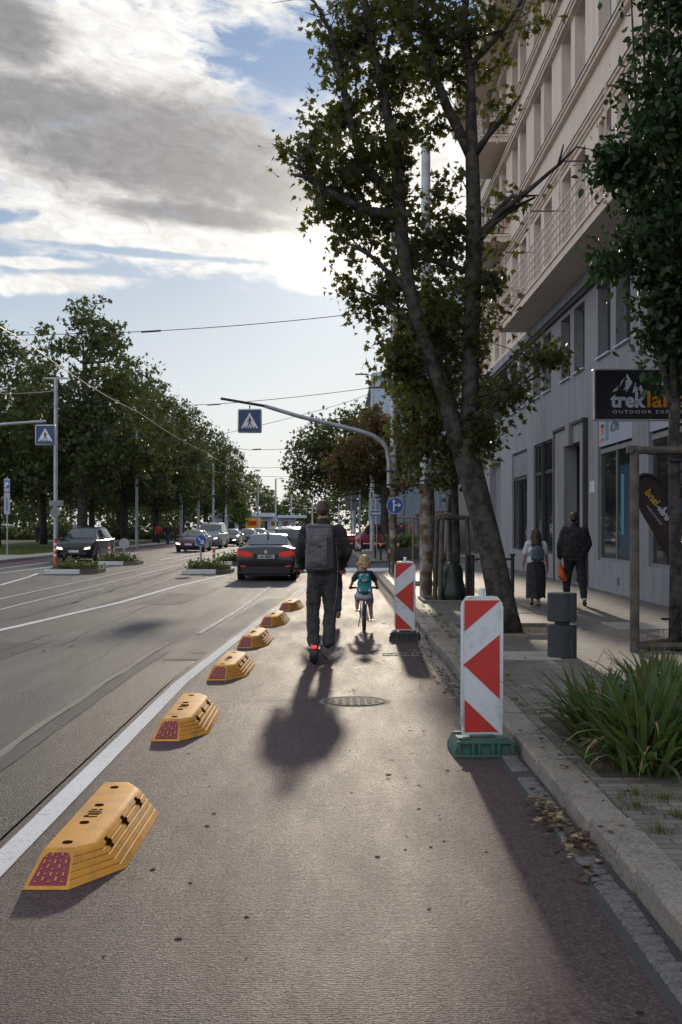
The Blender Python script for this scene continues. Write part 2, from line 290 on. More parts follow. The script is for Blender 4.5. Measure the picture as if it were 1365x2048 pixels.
# ---------------------------------------------------------------- mesh helpers
class MB:
    def __init__(s): s.v = []; s.f = []; s.m = []; s.mats = []; s.cur = 0
    def mat(s, name):
        if name not in s.mats: s.mats.append(name)
        s.cur = s.mats.index(name); return s
    def add(s, vs, fs):
        o = len(s.v); s.v += [tuple(p) for p in vs]
        for f in fs: s.f.append([i+o for i in f]); s.m.append(s.cur)
        return s
    def box(s, x0, x1, y0, y1, z0, z1, b=0., top=None):
        if b > 0:
            b = min(b, (x1-x0)*.45, (y1-y0)*.45, (z1-z0)*.45)
            vs = []; idx = {}
            for ax in range(3):
                for i, x in enumerate((x0, x1)):
                    for j, y in enumerate((y0, y1)):
                        for k, z in enumerate((z0, z1)):
                            p = [x, y, z]
                            sg = (1 if i == 0 else -1, 1 if j == 0 else -1, 1 if k == 0 else -1)
                            for a in range(3):
                                if a != ax: p[a] += sg[a]*b
                            idx[(ax, i, j, k)] = len(vs); vs.append(p)
            fs = []
            q = lambda *a: [idx[t] for t in a]
            fs += [q((0,0,0,0),(0,0,0,1),(0,0,1,1),(0,0,1,0)), q((0,1,0,0),(0,1,1,0),(0,1,1,1),(0,1,0,1)),
                   q((1,0,0,0),(1,1,0,0),(1,1,0,1),(1,0,0,1)), q((1,0,1,0),(1,0,1,1),(1,1,1,1),(1,1,1,0)),
                   q((2,0,0,0),(2,0,1,0),(2,1,1,0),(2,1,0,0)), q((2,0,0,1),(2,1,0,1),(2,1,1,1),(2,0,1,1))]
            for i in (0, 1):
                for j in (0, 1):
                    fs.append(q((0,i,j,0),(0,i,j,1),(1,i,j,1),(1,i,j,0)))
                    fs.append(q((0,i,0,j),(0,i,1,j),(2,i,1,j),(2,i,0,j)))
                    fs.append(q((1,0,i,j),(1,1,i,j),(2,1,i,j),(2,0,i,j)))
                    for k in (0, 1): fs.append(q((0,i,j,k),(1,i,j,k),(2,i,j,k)))
            return s.add(vs, fs)
        vs = [(x0,y0,z0),(x1,y0,z0),(x1,y1,z0),(x0,y1,z0),(x0,y0,z1),(x1,y0,z1),(x1,y1,z1),(x0,y1,z1)]
        return s.add(vs, [(0,3,2,1),(4,5,6,7),(0,1,5,4),(1,2,6,5),(2,3,7,6),(3,0,4,7)])
    def tube(s, pts, rad, n=8, cap=True):
        pts = [Vector(p) for p in pts]
        if not hasattr(rad, '__len__'): rad = [rad]*len(pts)
        vs = []; fs = []; up = None
        for i, p in enumerate(pts):
            d = (pts[min(i+1, len(pts)-1)]-pts[max(i-1, 0)])
            if d.length < 1e-9: d = Vector((0, 0, 1))
            d.normalize()
            if up is None: up = d.orthogonal().normalized()
            u = (up - d*up.dot(d))
            if u.length < 1e-6: u = d.orthogonal()
            u.normalize(); up = u; v = d.cross(u)
            for k in range(n):
                a = 2*math.pi*k/n; vs.append(p+(u*math.cos(a)+v*math.sin(a))*rad[i])
        for i in range(len(pts)-1):
            for k in range(n):
                a = i*n+k; b = i*n+(k+1) % n; fs.append((a, b, b+n, a+n))
        if cap: fs.append(tuple(range(n-1, -1, -1))); fs.append(tuple(range((len(pts)-1)*n, len(pts)*n)))
        return s.add(vs, fs)
    def lathe(s, prof, c=(0, 0, 0), n=20):
        vs = []; fs = []
        for r, z in prof:
            for k in range(n):
                a = 2*math.pi*k/n; vs.append((c[0]+r*math.cos(a), c[1]+r*math.sin(a), c[2]+z))
        for i in range(len(prof)-1):
            for k in range(n):
                a = i*n+k; b = i*n+(k+1) % n; fs.append((a, b, b+n, a+n))
        fs.append(tuple(range(n-1, -1, -1))); fs.append(tuple(range((len(prof)-1)*n, len(prof)*n)))
        return s.add(vs, fs)
    def poly(s, pts, a, b, axis='y'):
        """extrude polygon pts (2D) between a and b along axis: y -> pts are (x,z); x -> (y,z); z -> (x,y)"""
        n = len(pts)
        def mk(p, t): return {'y': (p[0], t, p[1]), 'x': (t, p[0], p[1]), 'z': (p[0], p[1], t)}[axis]
        vs = [mk(p, a) for p in pts]+[mk(p, b) for p in pts]
        fs = [tuple(range(n)), tuple(range(2*n-1, n-1, -1))]+[(i, i+n, (i+1) % n+n, (i+1) % n) for i in range(n)]
        return s.add(vs, fs)
    def disc(s, c, r, a, b, axis='y', n=24):
        pts = [(c[0]+r*math.cos(2*math.pi*k/n), c[1]+r*math.sin(2*math.pi*k/n)) for k in range(n)]
        return s.poly(pts, a, b, axis)
    def ell(s, c, r, n=12, m=8):
        vs = []; fs = []
        for i in range(m+1):
            t = math.pi*i/m
            for k in range(n):
                a = 2*math.pi*k/n
                vs.append((c[0]+r[0]*math.sin(t)*math.cos(a), c[1]+r[1]*math.sin(t)*math.sin(a), c[2]+r[2]*math.cos(t)))
        for i in range(m):
            for k in range(n):
                a = i*n+k; b = i*n+(k+1) % n; fs.append((a, a+n, b+n, b))
        return s.add(vs, fs)
    def torus(s, c, Rr, r, n=24, m=8, axis='x'):
        vs = []; fs = []
        for i in range(n):
            t = 2*math.pi*i/n
            for k in range(m):
                a = 2*math.pi*k/m; q = Rr+r*math.cos(a); h = r*math.sin(a)
                p = (h, q*math.cos(t), q*math.sin(t)) if axis == 'x' else (q*math.cos(t), q*math.sin(t), h) if axis == 'z' else (q*math.cos(t), h, q*math.sin(t))
                vs.append((c[0]+p[0], c[1]+p[1], c[2]+p[2]))
        for i in range(n):
            for k in range(m):
                fs.append((i*m+k, i*m+(k+1) % m, ((i+1) % n)*m+(k+1) % m, ((i+1) % n)*m+k))
        return s.add(vs, fs)
    def caps(s, p, q, r1, r2, n=10):
        p = Vector(p); q = Vector(q); d = q-p; L = d.length or 1e-6; d.normalize()
        pts = []; rr = []
        for t in (-1, -.8, -.5, 0): pts.append(p+d*r1*t); rr.append(max(1e-4, r1*math.sqrt(max(0, 1-t*t))))
        for t in (0, .5, .8, 1): pts.append(q+d*r2*t); rr.append(max(1e-4, r2*math.sqrt(max(0, 1-t*t))))
        return s.tube(pts, rr, n)
    def xf(s, mat, start=0):
        for i in range(start, len(s.v)): s.v[i] = tuple(mat @ Vector(s.v[i]))
        return s
    def build(s, name, parent=None, loc=None, smooth=False, world=False, sub=0, fixn=True):
        me = bpy.data.meshes.new(name)
        v = s.v
        if world and parent is not None:
            L = parent.location
            v = [(a-L[0], b-L[1], c-L[2]) for a, b, c in v]
        me.from_pydata(v, [], s.f)
        for n in (s.mats or ['concrete']): me.materials.append(MATS[n])
        me.polygons.foreach_set('material_index', s.m)
        if fixn:
            bm = bmesh.new(); bm.from_mesh(me); bmesh.ops.recalc_face_normals(bm, faces=bm.faces); bm.to_mesh(me); bm.free()
        if smooth:
            me.polygons.foreach_set('use_smooth', [True]*len(me.polygons))
            if smooth != 'all': me.set_sharp_from_angle(angle=R(38))
        o = bpy.data.objects.new(name, me); col.objects.link(o)
        if parent is not None: o.parent = parent
        if loc is not None: o.location = loc
        return o
def tag(o, label=None, cat=None, group=None, kind=None):
    if label: o['label'] = label
    if cat: o['category'] = cat
    if group: o['group'] = group
    if kind: o['kind'] = kind
    return o
def thing(name, loc, label, cat, group=None, rz=0., kind=None):
    o = bpy.data.objects.new(name, None); o.empty_display_size = .2; col.objects.link(o); o.location = loc; o.rotation_euler = (0, 0, rz)
    return tag(o, label, cat, group, kind)
def kids(o): return [c for c in bpy.data.objects if c.parent == o]
def dup(o, loc=None, rz=None, label=None, parent=None, _m=None, scale=None):
    if _m is None:
        _m = {}
        for c in bpy.data.objects:
            if c.parent: _m.setdefault(c.parent.name, []).append(c)
    c = o.copy(); col.objects.link(c)
    if parent: c.parent = parent
    if loc is not None: c.location = loc
    if rz is not None: c.rotation_euler = (0, 0, rz)
    if label: c['label'] = label
    if scale: c.scale = scale
    for k in _m.get(o.name, []): dup(k, parent=c, _m=_m)
    return c
def G(px, py, h=0.):
    Y = F*(CH-h)/(py-HY); return ((px-HX)*Y/F, Y, h)
def W(px, py, Y): return ((px-HX)*Y/F, Y, CH+(HY-py)*Y/F)
def struct(mb, name, **kw):
    o = mb.build(name, **kw); o['kind'] = 'structure'; return o
def text_mesh(body, size, ext=.004, bold=0., spacing=1., xs=1.):
    cu = bpy.data.curves.new('t', 'FONT'); cu.body = body; cu.size = size; cu.extrude = ext; cu.align_x = 'LEFT'; cu.space_character = spacing
    cu.offset = bold; cu.resolution_u = 3
    o = bpy.data.objects.new('t', cu); col.objects.link(o)
    bpy.context.view_layer.update()
    me = bpy.data.meshes.new_from_object(o.evaluated_get(bpy.context.evaluated_depsgraph_get()))
    vs = [v.co.copy() for v in me.vertices]; fs = [list(p.vertices) for p in me.polygons]
    bpy.data.objects.remove(o); bpy.data.curves.remove(cu); bpy.data.meshes.remove(me)
    # text plane x,y -> x,z facing -y
    return [(v.x*xs, -v.z, v.y) for v in vs], fs
def sheet(name, mat, poly, z):
    mb = MB().mat(mat); mb.add([(x, y, z) for x, y in poly], [tuple(range(len(poly)))])
    return struct(mb, name)
def strip(mb, pts, w0, z):
    """flat band along pts [(x,y[,w])]"""
    L = []
    for i, p in enumerate(pts):
        a = pts[max(i-1, 0)]; b = pts[min(i+1, len(pts)-1)]
        dx, dy = b[0]-a[0], b[1]-a[1]; l = math.hypot(dx, dy) or 1; nx, ny = -dy/l, dx/l
        ww = (p[2] if len(p) > 2 else w0)/2
        L += [(p[0]+nx*ww, p[1]+ny*ww, z), (p[0]-nx*ww, p[1]-ny*ww, z)]
    mb.add(L, [(2*i, 2*i+1, 2*i+3, 2*i+2) for i in range(len(pts)-1)])
def lerp(tab, x):
    if x <= tab[0][0]: return tab[0][1]
    for (a, b), (c, d) in zip(tab, tab[1:]):
        if x <= c: return b+(d-b)*(x-a)/(c-a)
    return tab[-1][1]
# leaf clouds --------------------------------------------------------
LEAF = {
 'maple': [(0, 0), (.30, -.06), (.22, .10), (.50, .30), (.20, .34), (.26, .58), (.10, .54), (0, 1.0), (-.10, .54), (-.26, .58), (-.20, .34), (-.50, .30), (-.22, .10), (-.30, -.06)],
 'oval': [(0, 0), (.22, .25), (.27, .55), (.12, .85), (0, 1.0), (-.12, .85), (-.27, .55), (-.22, .25)],
 'quad': [(0, 0), (.38, .35), (.25, .8), (0, 1.0), (-.3, .7), (-.34, .25)],
 'rough': [(0, 0), (.35, .1), (.15, .35), (.5, .6), (.1, .65), (0, 1.05), (-.2, .6), (-.5, .5), (-.2, .3), (-.3, 0)],
}
def leaf_mesh(name, P, size, shape, mat, rs, fold=.25, droop=.35):
    n = len(P); T = np.array(LEAF[shape]); k = len(T)
    d = rs.normal(size=(n, 3)); d[:, 2] -= droop*1.5; d /= np.linalg.norm(d, axis=1)[:, None]          # leaf axis
    a = rs.normal(size=(n, 3)); u = np.cross(d, a); u /= np.linalg.norm(u, axis=1)[:, None]; nn = np.cross(u, d)
    s = size*rs.uniform(.45, 1.3, n)
    V = P[:, None, :]+s[:, None, None]*(T[None, :, 0, None]*u[:, None, :]+T[None, :, 1, None]*d[:, None, :]+(np.abs(T[None, :, 0, None])*fold-T[None, :, 1, None]**2*.15)*nn[:, None, :])
    me = bpy.data.meshes.new(name)
    me.vertices.add(n*k); me.vertices.foreach_set('co', V.astype(np.float32).ravel())
    me.loops.add(n*k); me.loops.foreach_set('vertex_index', np.arange(n*k, dtype=np.int32))
    me.polygons.add(n); me.polygons.foreach_set('loop_start', np.arange(0, n*k, k, dtype=np.int32)); me.polygons.foreach_set('loop_total', np.full(n, k, dtype=np.int32))
    for m_ in (mat if isinstance(mat, (list, tuple)) else [mat]): me.materials.append(MATS[m_])
    if isinstance(mat, (list, tuple)) and len(mat) > 1:
        me.polygons.foreach_set('material_index', rs.integers(0, len(mat), n).astype(np.int32))
    me.update(); me.validate(); return me
def clump_points(ells, nclump, per, crad, rs, shell=.55, squash=.7):
    """clump centres in a union of ellipsoids [(cx,cy,cz,rx,ry,rz,weight)], then leaves round each"""
    wts = np.array([e[6] if len(e) > 6 else e[3]*e[4]*e[5] for e in ells], float); wts /= wts.sum()
    C = []
    for i in rs.choice(len(ells), nclump, p=wts):
        e = ells[i]; d = rs.normal(size=3); d /= np.linalg.norm(d)
        r = rs.uniform(shell**3, 1.0)**(1/3.)*(1+.10*math.sin(5*d[0]+3*d[2]+i)*math.cos(4*d[1]))
        C.append([e[0]+d[0]*e[3]*r, e[1]+d[1]*e[4]*r, e[2]+d[2]*e[5]*r])
    C = np.array(C)
    P = np.repeat(C, per, axis=0)+rs.normal(size=(nclump*per, 3))*crad*np.array([1, 1, squash])*rs.uniform(.5, 1.3, nclump).repeat(per)[:, None]
    return C, P
def limbs(mb, C, trunk, n, r0, rs, sag=.1):
    T = [Vector(t) for t in trunk]
    for i in rs.choice(len(C), min(n, len(C)), replace=False):
        c = Vector(C[i]); best = min(T, key=lambda t: (t-c).length+max(0, t.z-c.z+.3)*2)
        mid = (best+c)/2+Vector(rs.normal(size=3)*.12*(c-best).length*.5); mid.z -= sag*(c-best).length*.3
        rr = r0*rs.uniform(.5, 1)
        mb.tube([best, best.lerp(mid, .5)+Vector(rs.normal(size=3)*.03), mid, mid.lerp(c, .6), c], [rr, rr*.8, rr*.6, rr*.4, rr*.12], 5, cap=False)
def tree(name, label, cat, loc, trunk, tr, ells, ncl, per, crad, size, shape, mat, bark='bark', seed=1, group=None, nl=30, lr=.05, shell=.55, droop=.35, tn=9):
    rs = np.random.default_rng(seed)
    root = thing(name, loc, label, cat, group)
    mb = MB().mat(bark); mb.tube(trunk, tr, tn)
    tp = []
    for a, b in zip(trunk[1:], trunk[2:]):
        for t in (0, .25, .5, .75): tp.append([a[i]+(b[i]-a[i])*t for i in range(3)])
    C, P = clump_points(ells, ncl, per, crad, rs, shell)
    limbs(mb, C, tp, nl, lr, rs)
    mb.build('trunk', root, smooth='all')
    me = leaf_mesh('crown', P, size, shape, mat, rs, droop=droop)
    o = bpy.data.objects.new('crown', me); col.objects.link(o); o.parent = root
    return root
# ================================================================ GROUND
LEFT = [(0, 0.), (13, 0.), (18.8, .20), (24, .42), (29.6, .72), (45, 1.05)]        # the lane eases right further on
def lx(y): return lerp(LEFT, y)
def kx(y): return 1.375-.003*y                                                    # street face of the kerb
sheet('ground', 'asphalt', [(-700, -40), (700, -40), (700, 1500), (-700, 1500)], -.012)
ys = [-3, 2, 5, 8, 11, 13, 15, 17, 19, 22, 25, 28, 31, 35, 39, 43]
mb = MB().mat('asphalt'); mb.add([(-13.6, -5, 0), (14, -5, 0), (14, 170, 0), (-13.6, 170, 0)], [(0, 1, 2, 3)]); struct(mb, 'road')
mb = MB().mat('far_lane'); mb.add([(-15.6, -5, 0), (-13.6, -5, 0), (-13.6, 170, 0), (-15.6, 170, 0)], [(0, 1, 2, 3)]); struct(mb, 'road')
mb = MB().mat('milled'); strip(mb, [(-2.075+lx(y)*.4, y, .52) for y in (-3, 2, 6, 10, 13, 15.2)], .5, .004); struct(mb, 'road')
mb = MB().mat('seam_asphalt'); strip(mb, [(-2.06+lx(y), y, .46) for y in (15.3, 17, 19, 22, 25, 28)], .5, .004); struct(mb, 'road')
mb = MB().mat('fresh_asphalt')
strip(mb, [(-2.40+.006*math.sin(y*3)+lx(y)*.6, y, .15) for y in (-3, 2, 4, 5, 6, 7, 8, 9, 10, 11, 12, 14, 16)], .15, .008)
strip(mb, [(-2.1+lx(17.), 16.0, .05), (-1.9+lx(17), 16.02, .05)], .05, .009)
strip(mb, [(-2.28+lx(15.), 15.1, .05), (-1.86+lx(15), 15.15, .05)], .05, .009)
struct(mb, 'road')
mb = MB().mat('seam_asphalt')
strip(mb, [(-2.52+.012*math.sin(y*2.3)+lx(y)*.4, y, .07+.015*math.sin(y*5.1)) for y in np.arange(-3, 18, .5)], .1, .008); struct(mb, 'road')
mb = MB().mat('cycle_lane')
vs = [];
for y in ys: vs += [(-1.83+lx(y), y, .004), (kx(y)-.17, y, .004)]
mb.add(vs, [(2*i, 2*i+1, 2*i+3, 2*i+2) for i in range(len(ys)-1)]); struct(mb, 'cycle_lane')
mb = MB().mat('white_paint'); strip(mb, [(-1.695+lx(y), y) for y in ys[:-1]], .14, .010); struct(mb, 'road_marking')
mb = MB().mat('worn_paint')
strip(mb, [G(460, 1232)[:2], G(500, 1205)[:2], G(520, 1190)[:2], G(540, 1174)[:2]], .10, .008)
strip(mb, [G(398, 1268)[:2], G(440, 1243)[:2], G(462, 1230)[:2]], .09, .0085)
struct(mb, 'road_marking')
mb = MB().mat('white_paint')
strip(mb, [(-7.9, 8), (-6.6, 13), (-5.75, 17.5), (-5.41, 20.4), (-4.83, 26.7), (-4.5, 34.3), (-3.9, 41.5), (-3.6, 46)], .15, .005)
strip(mb, [(-13.45, 10), (-13.45, 56)], .13, .006)
strip(mb, [(-10.3, 26), (-9.7, 34.6), (-10.3, 40), (-10.75, 43)], .13, .005)
strip(mb, [(-10.9, 50), (-10.9, 62)], .12, .005)
strip(mb, [(-12.2, 40), (-11.9, 52)], .12, .006)
strip(mb, [(-5.6, 52), (-5.0, 70), (-4.6, 95), (-4.5, 130)], .14, .005)
strip(mb, [(-8.9, 60), (-8.9, 78)], .12, .005)
struct(mb, 'road_marking')
mb = MB().mat('white_paint')
for k in range(5): mb.box(1.6+k*.95, 2.1+k*.95, 44.8+k*.5, 48.6+k*.5, .001, .006)
for k in range(6): mb.box(-3.1+k*.85, -2.65+k*.85, 45, 48.5, .001, .006)
struct(mb, 'road_marking')
for gx, nm in ((-7.85, 'tram_rail'), (-6.85, 'tram_rail')):
    mb = MB().mat('steel_rail_glint'); mb.box(gx-.035, gx+.035, 5, 170, -.002, .008)
    mb.mat('fresh_asphalt'); mb.box(gx+.04, gx+.065, 5, 170, -.003, .0035)
    struct(mb, nm)
mb = MB().mat('worn_paint')
rnd = random.Random(4)
for k in range(14):
    y = rnd.uniform(20, 60); x = rnd.uniform(-12, -8.3) if k % 2 else rnd.uniform(-6.6, -5.4)
    strip(mb, [(x, y, .03), (x+.1, y+rnd.uniform(2, 5), .05)], .05, .0045)
struct(mb, 'road_marking')
mb = MB().mat('fresh_asphalt')
for k in range(9):
    y = 22+k*4.5; x = -5.9-.05*k
    strip(mb, [(x+.1*math.sin(k), y, .12), (x-.1, y+3, .2), (x+.1, y+5, .08)], .1, .0048)
struct(mb, 'road')
mb = MB().mat('tar'); rnd = random.Random(22)
for x0, y0, y1, w_ in ((-4.6, 9, 19, .02), (-3.9, 17, 29, .018), (-5.1, 24, 40, .025), (-3.1, 14, 18, .012), (-9.2, 24, 44, .03), (-6.2, 30, 52, .03)):
    pts = []; x = x0; y = y0
    while y < y1: pts.append((x, y, w_*rnd.uniform(.25, .8))); x += rnd.uniform(-.03, .03); y += rnd.uniform(.12, .4)
    strip(mb, pts, w_, .0042)
struct(mb, 'road')
mb = MB().mat('fresh_asphalt'); mb.add([(-5.2, 14.5, .0035), (-4.3, 14.5, .0035), (-4.2, 17.4, .0035), (-5.1, 17.5, .0035)], [(0, 1, 2, 3)]); mb.add([(-4.4, 26, .0036), (-3.4, 26, .0036), (-3.3, 30, .0036), (-4.3, 30.2, .0036)], [(0, 1, 2, 3)]); struct(mb, 'road')
rnd = random.Random(77)
for nm_, mt_, n_, r0, r1, z_ in (('cycle_lane', 'tar', 90, .006, .02, .0062), ('road', 'tar', 40, .01, .05, .0052)):
    mb = MB().mat(mt_)
    for k in range(n_):
        cx, cy = (rnd.uniform(-1.4, 1.1), rnd.uniform(3.2, 22)) if nm_ == 'cycle_lane' else (rnd.uniform(-7, -2.9), rnd.uniform(9, 35)); r = rnd.uniform(r0, r1); a0 = rnd.random()*6
        zz = z_+k*.00001
        mb.add([(cx+r*rnd.uniform(.6, 1.1)*math.cos(a0+t*.63), cy+r*rnd.uniform(.7, 1.5)*math.sin(a0+t*.63), zz) for t in range(10)], [tuple(range(10))])
    struct(mb, nm_)
mb = MB().mat('tar')
for y in (11.6, 18.3): strip(mb, [(-1.55+lx(y)+k*.3, y+rnd.uniform(-.012, .012), rnd.uniform(.003, .010)) for k in range(10)], .008, .0057)
struct(mb, 'cycle_lane')
# pavement (near block)
PZ = .12
def pave(name, poly, mat='pavers'):
    mb = MB().mat(mat); n = len(poly)
    mb.add([(x, y, PZ-.004) for x, y in poly]+[(x, y, -.01) for x, y in poly], [tuple(range(n))]+[(i, i+n, (i+1) % n+n, (i+1) % n) for i in range(n)])
    return struct(mb, name)
pave('pavement', [(kx(-3)+.225, -3), (kx(40)+.225, 40), (1.7, 42.2), (3.2, 48.5), (9.5, 56), (9.5, -3)])
pave('pavement', [(1.5, 54), (2.4, 56), (4.5, 60), (9, 66), (30, 70), (30, 76), (.9, 76), (1.0, 72)])
pave('pavement', [(-60, -5), (-15.8, -5), (-15.8, 175), (-60, 175)], 'concrete')
mb = MB().mat('grass_ground'); mb.box(-58, -17.2, 66, 170, PZ-.02, PZ+.01); struct(mb, 'lawn')
mb = MB().mat('kerb_stone'); mb.box(-15.8, -15.6, -5, 170, -.01, PZ+.004, .02)
struct(mb, 'kerb')
# kerb stones: real stones with open joints
rnd = random.Random(11)
mb = MB().mat('kerb_stone')
y = -2.73; k = 0
while y < 40:
    L = 1.0 if k % 5 else .62
    s0 = len(mb.v); dx = rnd.uniform(-.006, .006); dz = rnd.uniform(-.005, .005)
    mb.box(kx(y)+dx, kx(y)+.235+dx, y+.013, y+L-.013, -.05, PZ+.004+dz, .018)
    y += L; k += 1
pts = [(kx(40)+.12, 40.), (1.55, 41.5), (2.0, 43.2), (2.7, 46.5), (3.6, 48.9), (9.5, 56.1)]
for a, b in zip(pts, pts[1:]):
    L = math.hypot(b[0]-a[0], b[1]-a[1]); s0 = len(mb.v); mb.box(-.11, .11, .004, L-.004, -.05, PZ+.002, .018)
    mb.xf(Matrix.Translation((a[0], a[1], 0)) @ Matrix.Rotation(math.atan2(-(b[0]-a[0]), b[1]-a[1]), 4, 'Z'), s0)
pts = [(.95, 76), (1.05, 70), (1.25, 60), (1.5, 54.2), (2.4, 55.9), (4.5, 59.9), (9, 65.9), (30, 69.8)]
for a, b in zip(pts, pts[1:]):
    L = math.hypot(b[0]-a[0], b[1]-a[1]); s0 = len(mb.v); mb.box(-.11, .11, .004, L-.004, -.05, PZ+.002, .018)
    mb.xf(Matrix.Translation((a[0], a[1], 0)) @ Matrix.Rotation(math.atan2(-(b[0]-a[0]), b[1]-a[1]), 4, 'Z'), s0)
struct(mb, 'kerb', smooth=True)
mb = MB().mat('tar'); mb.add([(kx(-3)+.02, -3, .05), (kx(-3)+.22, -3, .05), (kx(40)+.22, 40, .05), (kx(40)+.02, 40, .05)], [(0, 1, 2, 3)]); struct(mb, 'kerb_bedding')
mb = MB().mat('fresh_asphalt'); mb.add([(kx(-3)-.20, -3, .0055), (kx(-3)+.01, -3, .0055), (kx(40)+.01, 40, .0055), (kx(40)-.20, 40, .0055)], [(0, 1, 2, 3)]); struct(mb, 'gutter')
mb = MB().mat('sett_stone'); y = -2.9
while y < 40:
    L = rnd.uniform(.085, .125)
    if not (8.0 < y < 8.25):
        s0 = len(mb.v); x = kx(y)
        mb.box(-.065, .055+rnd.uniform(-.01, .01), -L/2+.006, L/2-.004, -.02, .018+rnd.uniform(-.004, .005), .010)
        mb.xf(Matrix.Translation((x-.085, y+L/2, 0)) @ Matrix.Rotation(rnd.uniform(-.05, .05), 4, 'Z'), s0)
    y += L
struct(mb, 'gutter', smooth=True)
# concrete slabs in the pavement
mb = MB().mat('concrete')
mb.box(*sorted((G(1000, 1310, PZ)[0], G(1110, 1310, PZ)[0])), 14.2, 15.1, PZ-.02, PZ+.004, .003)
mb.box(4.3, 5.35, 18.3, 19.6, PZ-.02, PZ+.012, .004)
mb.box(2.05, 2.75, 25.9, 26.9, PZ-.02, PZ+.004, .003)
struct(mb, 'pavement_slab')
# planting bed & tree pits
def pit(x0, x1, y0, y1, label):
    mb = MB().mat('soil'); mb.box(x0+.07, x1-.07, y0+.07, y1-.07, PZ-.03, PZ+.012)
    s0 = len(mb.v)
    mb.mat('kerb_stone')
    for b in ((x0, x1, y0, y0+.08), (x0, x1, y1-.08, y1), (x0, x0+.08, y0+.083, y1-.083), (x1-.08, x1, y0+.083, y1-.083)): mb.box(*b, PZ-.03, PZ+.055, .01)
    o = mb.build('tree_pit'); return tag(o, label, 'tree pit')
pit(1.75, 3.35, 16.9, 18.9, 'soil pit with stone edging round the big leaning trunk')
pit(1.75, 3.15, 24.6, 26.2, 'soil pit with stone edging under the tree with the green watering bag')
pit(1.7, 3.0, 31.8, 33.2, 'small soil pit beyond the nearer concrete pole')
mb = MB().mat('soil'); mb.box(1.66, 5.2, 7.55, 9.9, PZ-.03, PZ+.004); struct(mb, 'planting_bed')
# manhole, drain
mx, my, _ = G(710, 1404)
mb = MB().mat('iron'); mb.lathe([(.30, 0), (.30, .010), (.285, .012), (.28, .007), (.1, .007), (.0, .007)], n=40)
for i in range(-3, 4):
    for j in range(-3, 4):
        if math.hypot(i, j) < 3.3: mb.box(i*.07-.022, i*.07+.022, j*.07-.022, j*.07+.022, .006, .011)
mb.mat('seam_asphalt'); 
for r0, r1 in ((.305, .345),):
    n = 40; vs = [(r*math.cos(2*math.pi*k/n), r*math.sin(2*math.pi*k/n), .0035) for r in (r0, r1) for k in range(n)]
    mb.add(vs, [(k, (k+1) % n, (k+1) % n+n, k+n) for k in range(n)])
tag(mb.build('manhole_cover', loc=(mx, my, .002), smooth=True), 'round cast iron manhole cover set in the red cycle lane', 'manhole cover')
mb = MB().mat('concrete'); mb.box(-.26, .26, -.03, .0, 0, .008); mb.box(-.26, .26, .26, .29, 0, .008)
mb.mat('iron')
for k in range(10): mb.box(-.25+k*.053, -.222+k*.053, .003, .257, 0, .009)
dx_, dy_, _ = G(805, 1312)
tag(mb.build('drain_grate', loc=(dx_, dy_, .003)), 'small slotted drain grate in the cycle lane near the kerb', 'drain grate')
# leaf litter, weeds, lawn grass = stuff
rs = np.random.default_rng(5)
P = []
for (cx, cy, sx, sy, n) in ((1.23, 7.0, .05, .22, 170), (1.26, 6.35, .05, .18, 120), (1.22, 5.8, .05, .1, 30), (1.22, 10.6, .05, .5, 110), (1.2, 13, .07, .9, 150), (1.15, 17, .12, 2.0, 140), (1.5, 19, .15, 2., 60), (1.2, 9.3, .05, .3, 20), (1.7, 8, .2, .8, 60), (1.9, 15, .3, 1.5, 40), (2.5, 18, .5, .6, 70)):
    p = rs.normal(size=(n, 3))*np.array([sx, sy, .008])+np.array([cx, cy, .022])
    xk = 1.375-.003*p[:, 1]; m_ = p[:, 0] > xk
    p[:, 2] = np.where(m_, PZ+.012, .022)+np.abs(rs.normal(size=n))*.008; P.append(p)
q = np.stack([rs.uniform(-.8, 1.3, 90), rs.uniform(6, 28, 90), np.full(90, .013)], 1)[:80]; q[:, 0] = 1.2-np.abs(rs.normal(size=80))*.5; P.append(q)
me = leaf_mesh('leaf_litter', np.concatenate(P), .055, 'maple', ['leaf_litter', 'leaf_dry', 'leaf_litter', 'leaf_litter'], rs, droop=0)
V = np.zeros(len(me.vertices)*3, np.float32); me.vertices.foreach_get('co', V); V = V.reshape(-1, 3)
base = np.repeat(np.concatenate(P)[:, 2], 14); V[:, 2] = base+(V[:, 2]-base)*.35; V[:, 2] = np.maximum(V[:, 2], .012); me.vertices.foreach_set('co', V.ravel())
o = bpy.data.objects.new('leaf_litter', me); col.objects.link(o); tag(o, 'dry brown fallen leaves lying along the gutter and kerb', 'fallen leaves', kind='stuff')
